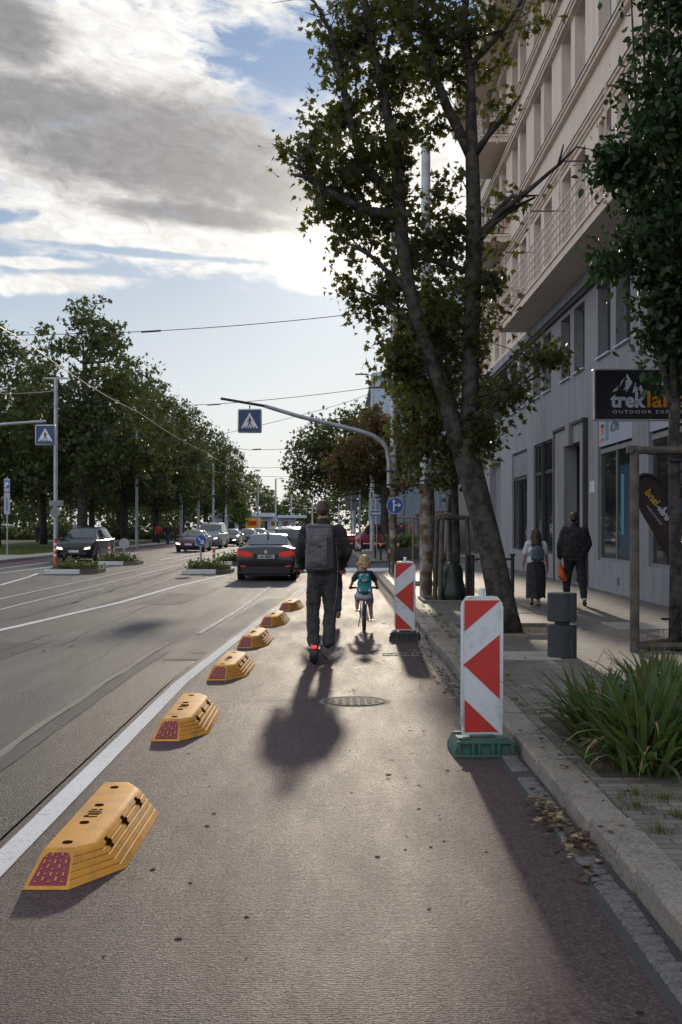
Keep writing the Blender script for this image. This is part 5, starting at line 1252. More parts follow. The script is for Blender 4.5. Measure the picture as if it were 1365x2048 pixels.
    for s in (-1, 1):
        h_ = MB().mat('headlamp' if lights == 'front' and not nohead else 'frame_grey'); h_.poly([(s*.50, zb-.13), (s*.79, zb-.10), (s*.80, zb-.0), (s*.55, zb-.04)], yf-.012, yf+.05, 'y')
        h_.mat('black_plastic'); h_.box(min(s*.5, s*.82), max(s*.5, s*.82), yf-.004, yf+.06, zb-.15, zb-.131); h_.build('headlight', root)
    p = MB().mat('plate_white'); p.box(-.26, .26, yf-.018, yf-.010, .45, .56); p.mat('sign_blue'); p.box(-.26, -.225, yf-.0195, yf-.0185, .45, .56)
    p.build('number_plate', root)
    # rear
    zr = interp(st, 1)[3]
    for s in (-1, 1):
        t_ = MB().mat('tail_red' if lights == 'rear' else 'sign_red')
        if kind == 'sedan': t_.poly([(s*.40, zr-.125), (s*.40, zr-.045), (s*.62, zr+.02), (s*.845, zr+.03), (s*.845, zr-.10), (s*.60, zr-.16)], yr-.02, yr+.012, 'y'); patch(t_, K, .955, .999, 3.35, 4.0, s, 4, 2, .008)
        else: t_.poly([(s*.60, zr-.10), (s*.60, zr), (s*.83, zr+.02), (s*.83, zr-.16)], yr-.02, yr+.012, 'y')
        o_ = t_.build('taillight', root)
        if kind == 'sedan' and lights == 'rear':
            t_ = MB().mat('tail_red'); t_.poly([(s*.44, zr-.075), (s*.44, zr-.055), (s*.62, zr-.01), (s*.83, zr-.0), (s*.83, zr-.02), (s*.62, zr-.035)], yr+.0125, yr+.016, 'y'); q = t_.build('lamp_strip', root); q.parent = o_
            t_ = MB().mat('tail_red'); t_.box(min(s*.62, s*.78), max(s*.62, s*.78), yr-.01, yr+.01, .44, .475); t_.build('rear_reflector', root)
    p = MB().mat('plate_white'); zc = .69 if kind == 'sedan' else .72; p.box(-.27, .27, yr-.004, yr+.008, zc, zc+.12); p.mat('sign_blue'); p.box(.228, .268, yr+.0085, yr+.010, zc+.005, zc+.115)
    if plate:
        v, f = text_mesh(plate, .115, .001, .004, xs=.82); p.mat('sign_black'); s0 = len(p.v); xs_ = [q[0] for q in v]; p.add([(q[0]-(min(xs_)+max(xs_))/2, q[1], q[2]) for q in v], f)
        p.xf(Matrix.Translation((-.02, yr+.0105, zc+.022)) @ Matrix.Rotation(math.pi, 4, 'Z'), s0)
    p.build('number_plate', root)
    b_ = MB().mat('black_plastic'); b_.box(-.76, .76, yr-.05, yr+.004, .22, interp(st, 1)[2]+.10, .01); b_.build('rear_bumper', root)
    b_ = MB().mat('black_plastic'); b_.box(-.70, .70, -L/2+.15, L/2-.1, .15, .34); b_.build('underbody', root)
    if kind == 'sedan':
        b_ = MB().mat('alu'); b_.disc((0, zr-.0), .055, yr-.01, yr+.012, n=16); b_.build('badge', root)
        b_ = MB().mat('black_plastic'); b_.poly([(-.36, zc-.03), (.36, zc-.03), (.40, zr-.07), (-.40, zr-.07)], yr-.012, yr-.0005, 'y'); b_.build('plate_recess', root)
        b_ = MB().mat('black_plastic'); b_.ell((0, L*.24, 1.43), (.03, .09, .06)); b_.build('roof_antenna', root, smooth=True)
    for s in (-1, 1):
        m_ = MB().mat(paint); t = K['ws'][0]+.05; P_ = SP(K, t, 5.0, s); m_.ell((P_.x+s*.12, P_.y+.05, P_.z+.07), (.11, .07, .075), 10, 6); m_.tube([(P_.x-s*.03, P_.y+.05, P_.z+.01), (P_.x+s*.08, P_.y+.05, P_.z+.05)], .025, 6); m_.build('wing_mirror', root, smooth='all')
    if kind in ('suv', 'van'):
        for s in (-1, 1):
            r_ = MB().mat('alu'); r_.tube([SP(K, .42+.46*i/8, 6.6, s)+Vector((0, 0, .03)) for i in range(9)], .016, 6); r_.build('roof_rail', root, smooth=True)
    if stripe:
        for s in (-1, 1):
            r_ = MB().mat('sign_white'); 
            x = s*(W2+.004); r_.box(min(x, x-s*.02), max(x, x-s*.02), -L*.42, L*.46, .50, .56); r_.build('side_stripe', root)
    return root
car('sedan', 'paint_grey', 'dark grey saloon seen from behind with red tail lights lit, nearest car', -2.22, 39.4, math.pi, 'rear', plate='AA-082FC')
car('suv', 'paint_black', 'black suv seen from its rear just ahead of the grey saloon', -1.85, 50, math.pi, 'rear')
car('suv', 'paint_black', 'black suv with lit headlights facing us, leftmost vehicle', -12.3, 58.6, R(-3), nohead=False)
car('hatch', 'paint_darkred', 'dark red hatchback with lit headlights facing us behind the blue arrow sign', -9.6, 80, R(-3))
car('van', 'paint_silver', 'tall silver van facing us behind the dark red hatchback', -9.65, 92, R(-3), name='van', cat='van')
car('sedan', 'paint_purple', 'dark saloon facing us just right of the silver van', -9.2, 103, R(-3))
car('sedan', 'paint_darkred', 'dark plum saloon facing us, second right of the silver van', -8.6, 114, R(-3))
car('hatch', 'paint_pale', 'pale grey hatchback facing us, third right of the silver van', -8.4, 128, R(-3))
t = car('sedan', 'paint_white', 'white taxi partly behind the roof of the grey saloon', -8.4, 158, R(-3))
mb = MB().mat('sign_white'); mb.box(-.45, .45, -.1, .12, 1.45, 1.68, .03); mb.mat('sign_black')
for k in range(5): mb.box(-.38+k*.16, -.28+k*.16, -.104, -.1005, 1.5, 1.63)
mb.build('roof_sign', t)
car('suv', 'paint_pale', 'distant pale blue suv behind the white taxi', -7.6, 178, R(-3))
car('offroad', 'paint_maroon', 'maroon offroad vehicle standing side on across the road', 2.62, 80.5, R(-90), 'none', stripe=True)
for i, (x, Y, kd, pt, lb) in enumerate([(-38, 160, 'hatch', 'paint_white', 'white parked car behind the tree trunks, far left'), (-46, 166, 'van', 'paint_white', 'white parked van behind the tree trunks, leftmost of the parked row'), (-31, 160, 'hatch', 'paint_silver', 'silver parked car behind the trunks above the black car'), (-36.5, 172, 'van', 'paint_pale', 'pale parked van glimpsed between trunks right of the black car'), (-29, 175, 'sedan', 'paint_white', 'white parked saloon glimpsed between trunks by the second tram pole')]):
    car(kd, pt, lb, x, Y, R(90), 'none', 'cars parked beyond the trees')
# far side wall behind the lawn
tag(MB().mat('fence_plaster').box(-75, -40, 108, 108.4, 0, 1.6).mat('kerb_stone').box(-75, -40, 107.9, 108.5, 1.601, 1.72).build('low_wall'), 'low pale wall in the dark under the trees at the left edge', 'wall')
# ================================================================ PEOPLE
FT = bpy.data.textures.new('folds', 'CLOUDS'); FT.noise_scale = .085; FT.noise_depth = 3
def fuse(mb, name, parent, vox=.012, smooth=6, mat=None):
    o = mb.build(name, parent, smooth=False)
    if mat: 
        o.data.materials.clear(); o.data.materials.append(MATS[mat])
    m = o.modifiers.new('r', 'REMESH'); m.mode = 'VOXEL'; m.voxel_size = vox
    s = o.modifiers.new('s', 'SMOOTH'); s.iterations = smooth; s.factor = .5
    if name in ('trousers', 'jacket', 'jeans', 'shirt', 't_shirt', 'shorts', 'pack', 'carrier_bag', 'top') and vox < .015:
        d_ = o.modifiers.new('d', 'DISPLACE'); d_.texture = FT; d_.strength = .030 if name in ('trousers', 'jacket', 'jeans') else .018; d_.mid_level = .42; d_.texture_coords = 'LOCAL'
    bpy.context.view_layer.update()
    me = bpy.data.meshes.new_from_object(o.evaluated_get(bpy.context.evaluated_depsgraph_get()))
    mats = [m_ for m_ in o.data.materials]; o.modifiers.clear(); old = o.data; o.data = me; bpy.data.meshes.remove(old); me.name = name
    if not me.materials:
        for m_ in mats[:1]: me.materials.append(m_)
    me.polygons.foreach_set('use_smooth', [True]*len(me.polygons)); return o
def chain(mb, pts, rad):
    for a, b, r, q in zip(pts, pts[1:], rad, rad[1:]): mb.caps(a, b, r, q)
def hand(mb, wrist, d, up, side, curl=.5, s=1.):
    """palm + 4 fingers + thumb; d = direction of fingers, up = back of the hand"""
    d = Vector(d).normalized(); up = Vector(up); up = (up-d*up.dot(d)).normalized(); l = d.cross(up)*side
    w_ = Vector(wrist)
    for k in (-1, 0, 1): mb.caps(w_+l*.012*k*s, w_+d*.075*s+l*.026*k*s, .016*s, .015*s, 8)
    for k, ln in zip((-1.5, -.5, .5, 1.5), (.062, .074, .078, .070)):
        a = w_+d*.085*s+l*.020*k*s; d1 = (d*math.cos(curl)-up*math.sin(curl)); b = a+d1*ln*.5*s; d2 = (d*math.cos(curl*2.3)-up*math.sin(curl*2.3)); c = b+d2*ln*.5*s
        mb.caps(a, b, .0095*s, .009*s, 6); mb.caps(b, c, .009*s, .0075*s, 6)
    a = w_+d*.02*s+l*.025*s; b = a+(l*.7+d*.8-up*.3).normalized()*.04*s; c = b+(l*.1+d*.9-up*.6).normalized()*.032*s
    mb.caps(a, b, .013*s, .011*s, 6); mb.caps(b, c, .011*s, .009*s, 6)
def head(mb, c, s=1., yaw=0.):
    """head centred at c (ear height), facing +y; full height .23*s"""
    s0 = len(mb.v)
    mb.ell((0, -.015*s, .035*s), (.077*s, .098*s, .088*s), 16, 12); mb.ell((0, .018*s, -.035*s), (.060*s, .075*s, .080*s), 14, 10)
    mb.caps((0, .03*s, -.085*s), (0, .062*s, -.082*s), .030*s, .022*s)        # chin
    mb.caps((0, .09*s, .015*s), (0, .108*s, -.022*s), .010*s, .014*s, 8)     # nose
    mb.caps((-.022*s, .088*s, -.052*s), (.022*s, .088*s, -.052*s), .009*s, .009*s, 6)
    for k in (-1, 1):
        mb.ell((k*.080*s, -.008*s, -.005*s), (.011*s, .022*s, .034*s), 8, 6); mb.ell((k*.031*s, .083*s, .012*s), (.015*s, .010*s, .009*s), 8, 6)
    mb.xf(Matrix.Translation(c) @ Matrix.Rotation(yaw, 4, 'Z'), s0)
def eyes(root, c, s):
    mb = MB().mat('sign_white')
    for k in (-1, 1): mb.ell((c[0]+k*.031*s, c[1]+.088*s, c[2]+.012*s), (.012*s, .008*s, .008*s), 8, 6)
    mb.build('eyes', root, smooth='all')
def shoe(mb, heel, d, s=1., mat='cloth_black'):
    mb.mat(mat); h = Vector(heel); d = Vector(d).normalized(); mb.caps(h+Vector((0, 0, .045*s)), h+d*.08*s+Vector((0, 0, .05*s)), .040*s, .043*s); mb.caps(h+d*.08*s+Vector((0, 0, .045*s)), h+d*.19*s+Vector((0, 0, .03*s)), .043*s, .030*s); mb.caps(h+Vector((0, 0, .02*s)), h+d*.2*s+Vector((0, 0, .018*s)), .036*s, .030*s)
# ---- scooter rider
SX, SY = -.19, 14.75
sc = thing('kick_scooter', (SX-.10, SY, .005), 'black electric kick scooter with glowing red tail light under the standing man', 'scooter')
mb = MB().mat('rubber'); 
for y in (.0, 1.0):
    w_ = MB().mat('rubber'); w_.torus((0, y, .115), .085, .032, 24, 10); w_.mat('dark_metal'); w_.tube([(-.025, y, .115), (.025, y, .115)], [.065, .065], 14); w_.build('wheel', sc, smooth=True)
mb = MB().mat('black_plastic'); mb.box(-.085, .085, .14, .82, .125, .165, .015); mb.box(-.06, .06, .02, .16, .10, .14, .01); mb.box(-.05, -.036, -.02, .16, .10, .13); mb.box(.036, .05, -.02, .16, .10, .13)
mb.build('deck', sc, smooth=True)
mb = MB().mat('black_plastic'); n = 10; vs = []
for i in range(n+1):
    a = R(-35+165*i/n)
    for k in (-1, -.6, 0, .6, 1): rr = .150-.02*abs(k)**2; vs.append((k*.055, -rr*math.cos(a)*-1*-1, .115+rr*math.sin(a)))
mb.add(vs, [(i*5+j, i*5+j+1, i*5+j+6, i*5+j+5) for i in range(n) for j in range(4)]); mb.build('mudguard', sc, smooth='all')
mb = MB().mat('lit_red'); mb.box(-.032, .032, -.150, -.125, .208, .240, .006); mb.build('tail_light', sc)
mb = MB().mat('black_plastic'); mb.tube([(0, .84, .15), (0, .93, .30), (0, .82, 1.12)], [.03, .022, .020], 10); mb.tube([(0, 1.0, .12), (0, .93, .30)], .025, 8); mb.build('stem', sc, smooth=True)
mb = MB().mat('black_plastic'); mb.tube([(-.27, .78, 1.15), (0, .82, 1.14), (.28, .78, 1.15)], [.014]*3, 8); mb.tube([(-.28, .78, 1.15), (-.17, .79, 1.15)], .019, 8); mb.tube([(.18, .79, 1.15), (.29, .78, 1.15)], .019, 8); mb.build('handlebar', sc, smooth=True)
mb = MB().mat('timber_light'); mb.tube([(.03, -.12, .22), (.09, -.05, .14), (.16, .02, .07), (.12, .1, .12)], .005, 5); mb.mat('dark_metal'); mb.tube([(.08, .3, .11), (.15, .2, .04)], .012, 6); mb.build('kickstand', sc, smooth=True)
dz = .165
man = thing('person', (SX, SY+.32, .005), 'tall man in black jacket riding the scooter with a grey roll top backpack', 'person')
LF = [(-.085, .10, .97), (-.098, .12, .53+.04), (-.095, .02, .13+.14)]; RF = [(.085, .10, .97), (.075, .16, .56), (.055, .06, .13+.14)]
mb = MB().mat('skin')
LF = [(-.095, .0, 1.03), (-.115, .07, .62), (-.105, .02, .27)]; RF = [(.09, .0, 1.03), (.08, .07, .62), (.055, .0, .27)]
chain(mb, LF, [.085, .058, .045]); chain(mb, RF, [.085, .058, .045])
chain(mb, [(0, 0, 1.08), (0, .0, 1.30), (0, .0, 1.58)], [.085, .085, .09]); mb.caps((-.15, 0, 1.62), (.15, 0, 1.62), .06, .06)
chain(mb, [(0, 0, 1.62), (0, .03, 1.78)], [.062, .056]); head(mb, (0, .045, 1.895), .98)
LA = [(-.20, .0, 1.62), (-.275, .06, 1.36), (-.26, .36, 1.18)]; RA = [(.20, .0, 1.62), (.285, .02, 1.36), (.245, .32, 1.15)]
chain(mb, LA, [.05, .042, .030]); chain(mb, RA, [.05, .042, .030])
hand(mb, (-.275, .38, 1.17), (-.1, 1, -.1), (0, 0, 1), 1, 1.0); hand(mb, (.25, .34, 1.145), (.1, 1, -.2), (0, 0, 1), -1, 1.0)
fuse(mb, 'body', man, .008, 3)
eyes(man, (0, .045, 1.895), .98)
mb = MB().mat('hair_brown'); mb.ell((0, .028, 1.935), (.083, .100, .088), 18, 12); mb.ell((0, .005, 1.90), (.080, .085, .080), 16, 10); fuse(mb, 'hair', man, .009, 2)
for v in man.children: pass
mb = MB().mat('cloth_char')
chain(mb, [LF[0], (-.122, .06, .62), (-.118, .02, .34), (-.115, .0, .245)], [.105, .083, .078, .080]); chain(mb, [RF[0], (.095, .06, .62), (.078, .0, .34), (.072, -.01, .245)], [.105, .083, .078, .080])
mb.caps((-.08, 0, 1.05), (.08, 0, 1.05), .115, .115); mb.caps((-.07, -.01, 1.15), (.07, -.01, 1.15), .11, .11)
fuse(mb, 'trousers', man, .010, 3)
mb = MB().mat('cloth_black')
mb.caps((-.09, 0, 1.17), (.09, 0, 1.17), .12, .12); mb.caps((-.10, 0, 1.26), (.10, 0, 1.26), .12, .12); mb.caps((-.12, 0, 1.36), (.12, 0, 1.36), .12, .12); mb.caps((-.14, 0, 1.48), (.14, 0, 1.48), .12, .12); mb.caps((-.17, 0, 1.60), (.17, 0, 1.60), .095, .095); mb.caps((0, .0, 1.62), (0, .02, 1.735), .095, .072)
chain(mb, [(-.20, 0, 1.63), (-.285, .04, 1.37), (-.265, .33, 1.19)], [.092, .078, .058]); chain(mb, [(.20, 0, 1.63), (.295, .01, 1.37), (.235, .26, 1.19)], [.092, .078, .056])
mb.ell((-.27, .1, 1.34), (.072, .08, .03)); mb.ell((.275, .06, 1.33), (.07, .08, .03)); mb.ell((0, .0, 1.09), (.19, .125, .04))
fuse(mb, 'jacket', man, .010, 6)
mb = MB(); shoe(mb, (-.10, -.10, dz), (0.05, 1, 0), 1.05); shoe(mb, (.07, .12, dz), (.25, 1, 0), 1.05)
fuse(mb, 'shoes', man, .010, 3)
bp = thing('backpack', (SX, SY+.32, .005), 'grey roll top backpack on the back of the scooter rider', 'backpack')
mb = MB().mat('bag_grey'); s0 = 0
vs = []; prof = [(1.14, .150, .06), (1.16, .172, .095), (1.25, .178, .11), (1.40, .168, .115), (1.55, .160, .11), (1.62, .165, .085), (1.68, .175, .045), (1.705, .170, .02)]
m = 20
for z, hw_, hd in prof:
    for k in range(m):
        a = 2*math.pi*k/m; c_, s_ = math.cos(a), math.sin(a); e = .45
        vs.append((-.035+hw_*abs(c_)**e*(1 if c_ > 0 else -1), -.215+hd*abs(s_)**e*(1 if s_ > 0 else -1)+.02*(z-1.3), z+.004*math.sin(k*2.1)))
mb.add(vs, [(i*m+k, i*m+(k+1) % m, (i+1)*m+(k+1) % m, (i+1)*m+k) for i in range(len(prof)-1) for k in range(m)]+[tuple(range(m))[::-1], tuple(range((len(prof)-1)*m, len(prof)*m))])
mb.caps((-.16, -.24, 1.695), (.10, -.24, 1.69), .028, .030)
mb.ell((-.03, -.30, 1.22), (.13, .03, .05)); mb.ell((.0, -.25, 1.585), (.15, .07, .025))
fuse(mb, 'pack', bp, .008, 2)
mb = MB().mat('bag_black'); mb.box(.055, .142, -.338, -.318, 1.17, 1.56, .008); mb.poly([(-.085, 1.21), (-.035, 1.195), (.015, 1.21), (-.01, 1.235), (-.06, 1.235)], -.336, -.325, 'y'); mb.box(-.05, .0, -.345, -.325, 1.44, 1.455); mb.build('flap', bp)
mb = MB().mat('bag_grey'); 
for s, x in ((-1, -.13), (1, .11)): mb.tube([(x, -.20, 1.66), (x-.0, -.06, 1.715), (x, .07, 1.70), (x+s*.02, .13, 1.55), (x+s*.03, .08, 1.35)], [.024]*5, 8)
mb.build('strap', bp, smooth='all')
mb = MB().mat('timber_light'); mb.tube([(.165, -.15, 1.50), (.18, -.12, 1.32), (.19, -.11, 1.20), (.185, -.10, 1.05), (.17, -.11, .8), (.14, -.11, .62)], .004, 5); mb.build('cord', bp)
# ---- child on a bicycle
KX, KY = .43, 19.3
bk = thing('child_bicycle', (KX, KY, .005), 'small white and blue childrens bicycle ridden by the blond child', 'bicycle')
def wheel(parent, y, r, nm='wheel'):
    w_ = MB().mat('rubber'); w_.torus((0, y, r), r-.022, .023, 30, 8); o = w_.build(nm, parent, smooth=True)
    r_ = MB().mat('alu'); r_.torus((0, y, r), r-.048, .008, 30, 6); 
    for k in range(14): a = 2*math.pi*k/14; r_.tube([(.012*(-1)**k, y, r), (0, y+(r-.05)*math.cos(a), r+(r-.05)*math.sin(a))], .0016, 4)
    r_.tube([(-.05, y, r), (.05, y, r)], .014, 8); q = r_.build('rim', parent, smooth=True); q.parent = o
def bicycle(root, r, wb, seat, bar, barw, mat, pl, pr):
    wheel(root, 0, r); wheel(root, wb, r)
    bb = (0, wb*.42, r*.95); st_ = (0, wb*.20, seat-.10); hd = (0, wb*.80, bar-.12)
    mb = MB().mat(mat); mb.tube([bb, st_], .016, 8); mb.tube([bb, hd], .020, 8); mb.tube([st_, hd], .016, 8)
    for s in (-1, 1): mb.tube([(s*.055, 0, r), (s*.03, bb[1]-.05, bb[2])], .010, 6); mb.tube([(s*.055, 0, r), (s*.025, st_[1], st_[2]-.03)], .009, 6); mb.tube([(s*.05, wb, r), (s*.045, wb*.88, r*2+.04), (0, wb*.84, r*2+.06)], .011, 6)
    mb.tube([(0, wb*.84, r*2+.05), (0, wb*.78, bar)], .015, 8); mb.build('frame', root, smooth=True)
    mb = MB().mat('black_plastic'); mb.tube([(-barw, wb*.68, bar+.02), (-barw*.4, wb*.76, bar+.02), (0, wb*.78, bar), (barw*.4, wb*.76, bar+.02), (barw, wb*.68, bar+.02)], .011, 8); mb.tube([(-barw-.01, wb*.67, bar+.02), (-barw+.1, wb*.70, bar+.02)], .017, 8); mb.tube([(barw+.01, wb*.67, bar+.02), (barw-.1, wb*.70, bar+.02)], .017, 8); mb.tube([(-barw+.08, wb*.72, bar+.03), (-barw+.02, wb*.80, bar+.02)], .006, 5); mb.tube([(barw-.08, wb*.72, bar+.03), (barw-.02, wb*.80, bar+.02)], .006, 5); mb.build('handlebar', root, smooth=True)
    mb = MB().mat('black_plastic'); mb.ell((0, wb*.16, seat), (.07, .11, .03)); mb.tube([(0, wb*.2, seat-.12), (0, wb*.18, seat-.01)], .012, 8); mb.build('saddle', root, smooth=True)
    mb = MB().mat('dark_metal'); mb.tube([(.04, bb[1], bb[2]), (.055, bb[1], bb[2])], [.07, .07], 16)
    for s, p in ((-1, pl), (1, pr)): mb.tube([(s*.06, bb[1], bb[2]), (s*.075, p[1], p[2])], .010, 6)
    mb.tube([(-.07, 0, r), (-.10, -.02, .08)], .008, 6)
    mb.build('crank', root, smooth=True)
    for s, p in ((-1, pl), (1, pr)): q = MB().mat('yellow_band'); q.box(min(s*.075, s*.155), max(s*.075, s*.155), p[1]-.035, p[1]+.035, p[2]-.012, p[2]+.012, .004); q.build('pedal', root)
bicycle(bk, .225, .68, .56, .66, .235, 'frame_white', (0, .36, .31), (0, .22, .155))
kid = thing('person', (KX, KY, .005), 'small blond child in dark t shirt and pale shorts riding a little bicycle', 'person')
mb = MB().mat('skin_tan'); s = .72
LL = [(-.06, .10, .60), (-.105, .36, .50), (-.115, .30, .355)]; RL = [(.06, .10, .60), (.10, .31, .42), (.115, .19, .22)]
chain(mb, LL, [.058, .045, .028]); chain(mb, RL, [.058, .045, .028])
mb.caps(LL[2], (-.115, .39, .335), .026, .018); mb.caps(RL[2], (.118, .29, .185), .026, .018)
chain(mb, [(0, .09, .62), (0, .14, .78), (0, .16, .90)], [.085, .08, .075]); mb.caps((-.09, .16, .93), (.09, .16, .93), .035, .035)
chain(mb, [(0, .16, .93), (0, .18, 1.03)], [.038, .036]); head(mb, (0, .19, 1.105), .86)
chain(mb, [(-.115, .16, .93), (-.185, .26, .80), (-.215, .44, .70)], [.036, .029, .021]); chain(mb, [(.115, .16, .93), (.185, .26, .80), (.215, .44, .70)], [.036, .029, .021])
hand(mb, (-.215, .44, .695), (0, 1, -.1), (0, 0, 1), 1, 1.0, .7); hand(mb, (.215, .44, .695), (0, 1, -.1), (0, 0, 1), -1, 1.0, .7)
fuse(mb, 'body', kid, .008, 3); eyes(kid, (0, .19, 1.105), .86)
mb = MB().mat('hair_blond'); mb.ell((0, .165, 1.15), (.090, .098, .080), 16, 10); mb.ell((0, .14, 1.10), (.098, .070, .085), 14, 8)
for k in range(9): a = R(-70+k*17.5); mb.caps((.085*math.sin(a), .165-.075*math.cos(a), 1.10), (.095*math.sin(a)+.004*(k % 3), .165-.078*math.cos(a), 1.02-.012*(k % 2)), .026, .010)
mb.caps((-.08, .15, 1.10), (-.125, .13, 1.06), .03, .012)
fuse(mb, 'hair', kid, .008, 1)
mb = MB().mat('navy'); chain(mb, [(0, .09, .58), (0, .12, .74), (0, .15, .88)], [.105, .102, .095]); mb.caps((-.09, .16, .915), (.09, .16, .915), .052, .052); mb.caps((-.10, .16, .92), (-.165, .23, .83), .052, .046); mb.caps((.10, .16, .92), (.165, .23, .83), .052, .046); fuse(mb, 't_shirt', kid, .009, 2)
mb = MB().mat('pale_short'); mb.caps((-.05, .08, .575), (.05, .08, .575), .085, .085); mb.caps((-.065, .10, .59), (-.095, .27, .535), .075, .066); mb.caps((.065, .10, .58), (.092, .24, .47), .075, .066); mb.ell((0, .05, .55), (.125, .08, .06)); fuse(mb, 'shorts', kid, .009, 2)
kb = thing('backpack', (KX, KY, .005), 'small teal backpack on the back of the cycling child', 'backpack')
mb = MB().mat('teal'); mb.ell((0, .03, .76), (.118, .065, .155), 16, 12); mb.caps((-.06, .03, .68), (.06, .03, .68), .07, .07); mb.caps((-.05, .04, .88), (.05, .04, .88), .052, .052); mb.ell((0, -.035, .665), (.085, .035, .055)); mb.ell((0, -.02, .84), (.095, .045, .05)); fuse(mb, 'pack', kb, .008, 1)
mb = MB().mat('sign_white'); 
for x in (-.05, .05): mb.ell((x, -.030, .905), (.018, .02, .018), 8, 6)
for s_ in (-1, 1): mb.poly([(s_*.05, .66), (s_*.10, .70), (s_*.085, .64)], -.058, -.05, 'y')
mb.mat('sign_black'); 
for x in (-.05, .05): mb.ell((x, -.05, .905), (.008, .008, .008), 8, 6)
mb.mat('sign_white'); mb.box(-.035, .035, -.070, -.060, .80, .835, .004); mb.mat('sign_black'); mb.box(-.025, .025, -.073, -.0695, .806, .826); mb.build('patches', kb, smooth=True)
# ---- adult cyclist hidden behind the scooter rider
AX, AY = -.115, 19.9
ab = thing('bicycle', (AX, AY, .005), 'bicycle almost wholly hidden behind the scooter rider', 'bicycle')
bicycle(ab, .33, 1.02, .92, 1.0, .27, 'dark_metal', (0, .43, .45), (0, .40, .15))
ad = thing('person', (AX, AY, .005), 'cyclist in blue jeans and teal top mostly hidden behind the scooter rider', 'person')
mb = MB().mat('skin'); chain(mb, [(.08, .22, .97), (.11, .52, .68), (.12, .38, .26)], [.07, .055, .04]); chain(mb, [(-.08, .22, .97), (-.11, .62, .86), (-.12, .45, .52)], [.07, .055, .04])
chain(mb, [(0, .2, 1.0), (0, .3, 1.25), (0, .40, 1.42)], [.12, .11, .1]); mb.caps((-.13, .4, 1.43), (.13, .4, 1.43), .05, .05); chain(mb, [(0, .4, 1.43), (0, .44, 1.54)], [.055, .05]); head(mb, (0, .46, 1.60), .95)
chain(mb, [(-.17, .4, 1.42), (-.24, .5, 1.22), (-.25, .68, 1.05)], [.045, .038, .028]); chain(mb, [(.17, .4, 1.42), (.24, .5, 1.22), (.25, .68, 1.05)], [.045, .038, .028])
hand(mb, (-.25, .68, 1.045), (0, 1, 0), (0, 0, 1), 1, 1.); hand(mb, (.25, .68, 1.045), (0, 1, 0), (0, 0, 1), -1, 1.)
fuse(mb, 'body', ad, .011, 3)
mb = MB().mat('jeans'); mb.caps((-.08, .2, .98), (.08, .2, .98), .12, .12); chain(mb, [(.09, .22, .97), (.115, .52, .68), (.12, .38, .30)], [.10, .08, .062]); chain(mb, [(-.09, .22, .97), (-.115, .62, .86), (-.12, .45, .55)], [.10, .08, .062]); fuse(mb, 'jeans', ad, .011, 3)
mb = MB().mat('teal'); chain(mb, [(0, .18, 1.02), (0, .3, 1.25), (0, .40, 1.40)], [.155, .15, .13]); mb.caps((-.13, .4, 1.43), (.13, .4, 1.43), .08, .08); chain(mb, [(-.17, .4, 1.42), (-.24, .5, 1.22)], [.07, .055]); chain(mb, [(.17, .4, 1.42), (.24, .5, 1.22)], [.07, .055]); fuse(mb, 'shirt', ad, .012, 3)
mb = MB(); shoe(mb, (.12, .30, .17), (.1, 1, 0), 1., 'leaf_dry'); shoe(mb, (-.12, .37, .47), (0, 1, 0), 1., 'leaf_dry'); fuse(mb, 'shoes', ad, .011, 2)
mb = MB().mat('hair_brown'); mb.ell((0, .445, 1.63), (.082, .1, .09), 14, 10); fuse(mb, 'hair', ad, .012, 2)
# ---- woman on the pavement
wx, wy = 3.93, 23.8
wo = thing('person', (wx, wy, PZ), 'woman with long dark hair walking away in white top and long black skirt', 'person')
mb = MB().mat('skin_tan')
chain(mb, [(.05, .0, .80), (.05, .0, .45), (.04, -.04, .08)], [.08, .06, .035]); chain(mb, [(-.05, .02, .80), (-.06, .16, .45), (-.03, .30, .10)], [.08, .06, .035]); mb.caps((.04, -.05, .05), (.045, .10, .028), .035, .026); mb.caps((-.03, .30, .06), (-.03, .42, .04), .035, .026)
chain(mb, [(0, 0, .84), (0, .0, 1.08), (0, 0, 1.22)], [.12, .10, .10]); mb.caps((-.11, 0, 1.24), (.11, 0, 1.24), .045, .045); chain(mb, [(0, 0, 1.25), (0, .02, 1.35)], [.045, .042]); head(mb, (0, .03, 1.42), .88)
chain(mb, [(-.155, 0, 1.23), (-.215, .02, 1.00), (-.235, .10, .80)], [.045, .038, .026]); chain(mb, [(.155, 0, 1.23), (.20, -.03, 1.0), (.235, .02, .74)], [.045, .038, .026])
hand(mb, (-.235, .10, .79), (.05, .2, -1), (-1, 0, 0), 1, .4, .9); hand(mb, (.235, .02, .73), (0, .2, -1), (1, 0, 0), -1, .4, .9)
fuse(mb, 'body', wo, .010, 3); eyes(wo, (0, .03, 1.42), .88)
mb = MB().mat('hair_long'); mb.ell((0, .01, 1.45), (.092, .105, .09), 14, 10); mb.caps((0, -.02, 1.40), (0, -.07, 1.22), .105, .075); mb.caps((-.06, -.02, 1.38), (-.085, -.05, 1.20), .05, .03); mb.caps((.06, -.02, 1.38), (.085, -.05, 1.20), .05, .03); fuse(mb, 'hair', wo, .011, 2)
mb = MB().mat('white_cloth'); mb.caps((-.06, 0, .90), (.06, 0, .90), .115, .115); mb.caps((-.07, 0, 1.10), (.07, 0, 1.10), .108, .108); mb.caps((-.12, 0, 1.23), (.12, 0, 1.23), .062, .062); mb.caps((-.155, 0, 1.22), (-.205, .015, 1.05), .066, .060); mb.caps((.155, 0, 1.22), (.195, -.02, 1.05), .066, .060); fuse(mb, 'top', wo, .011, 2)
mb = MB().mat('cloth_black'); n = 28; vs = []
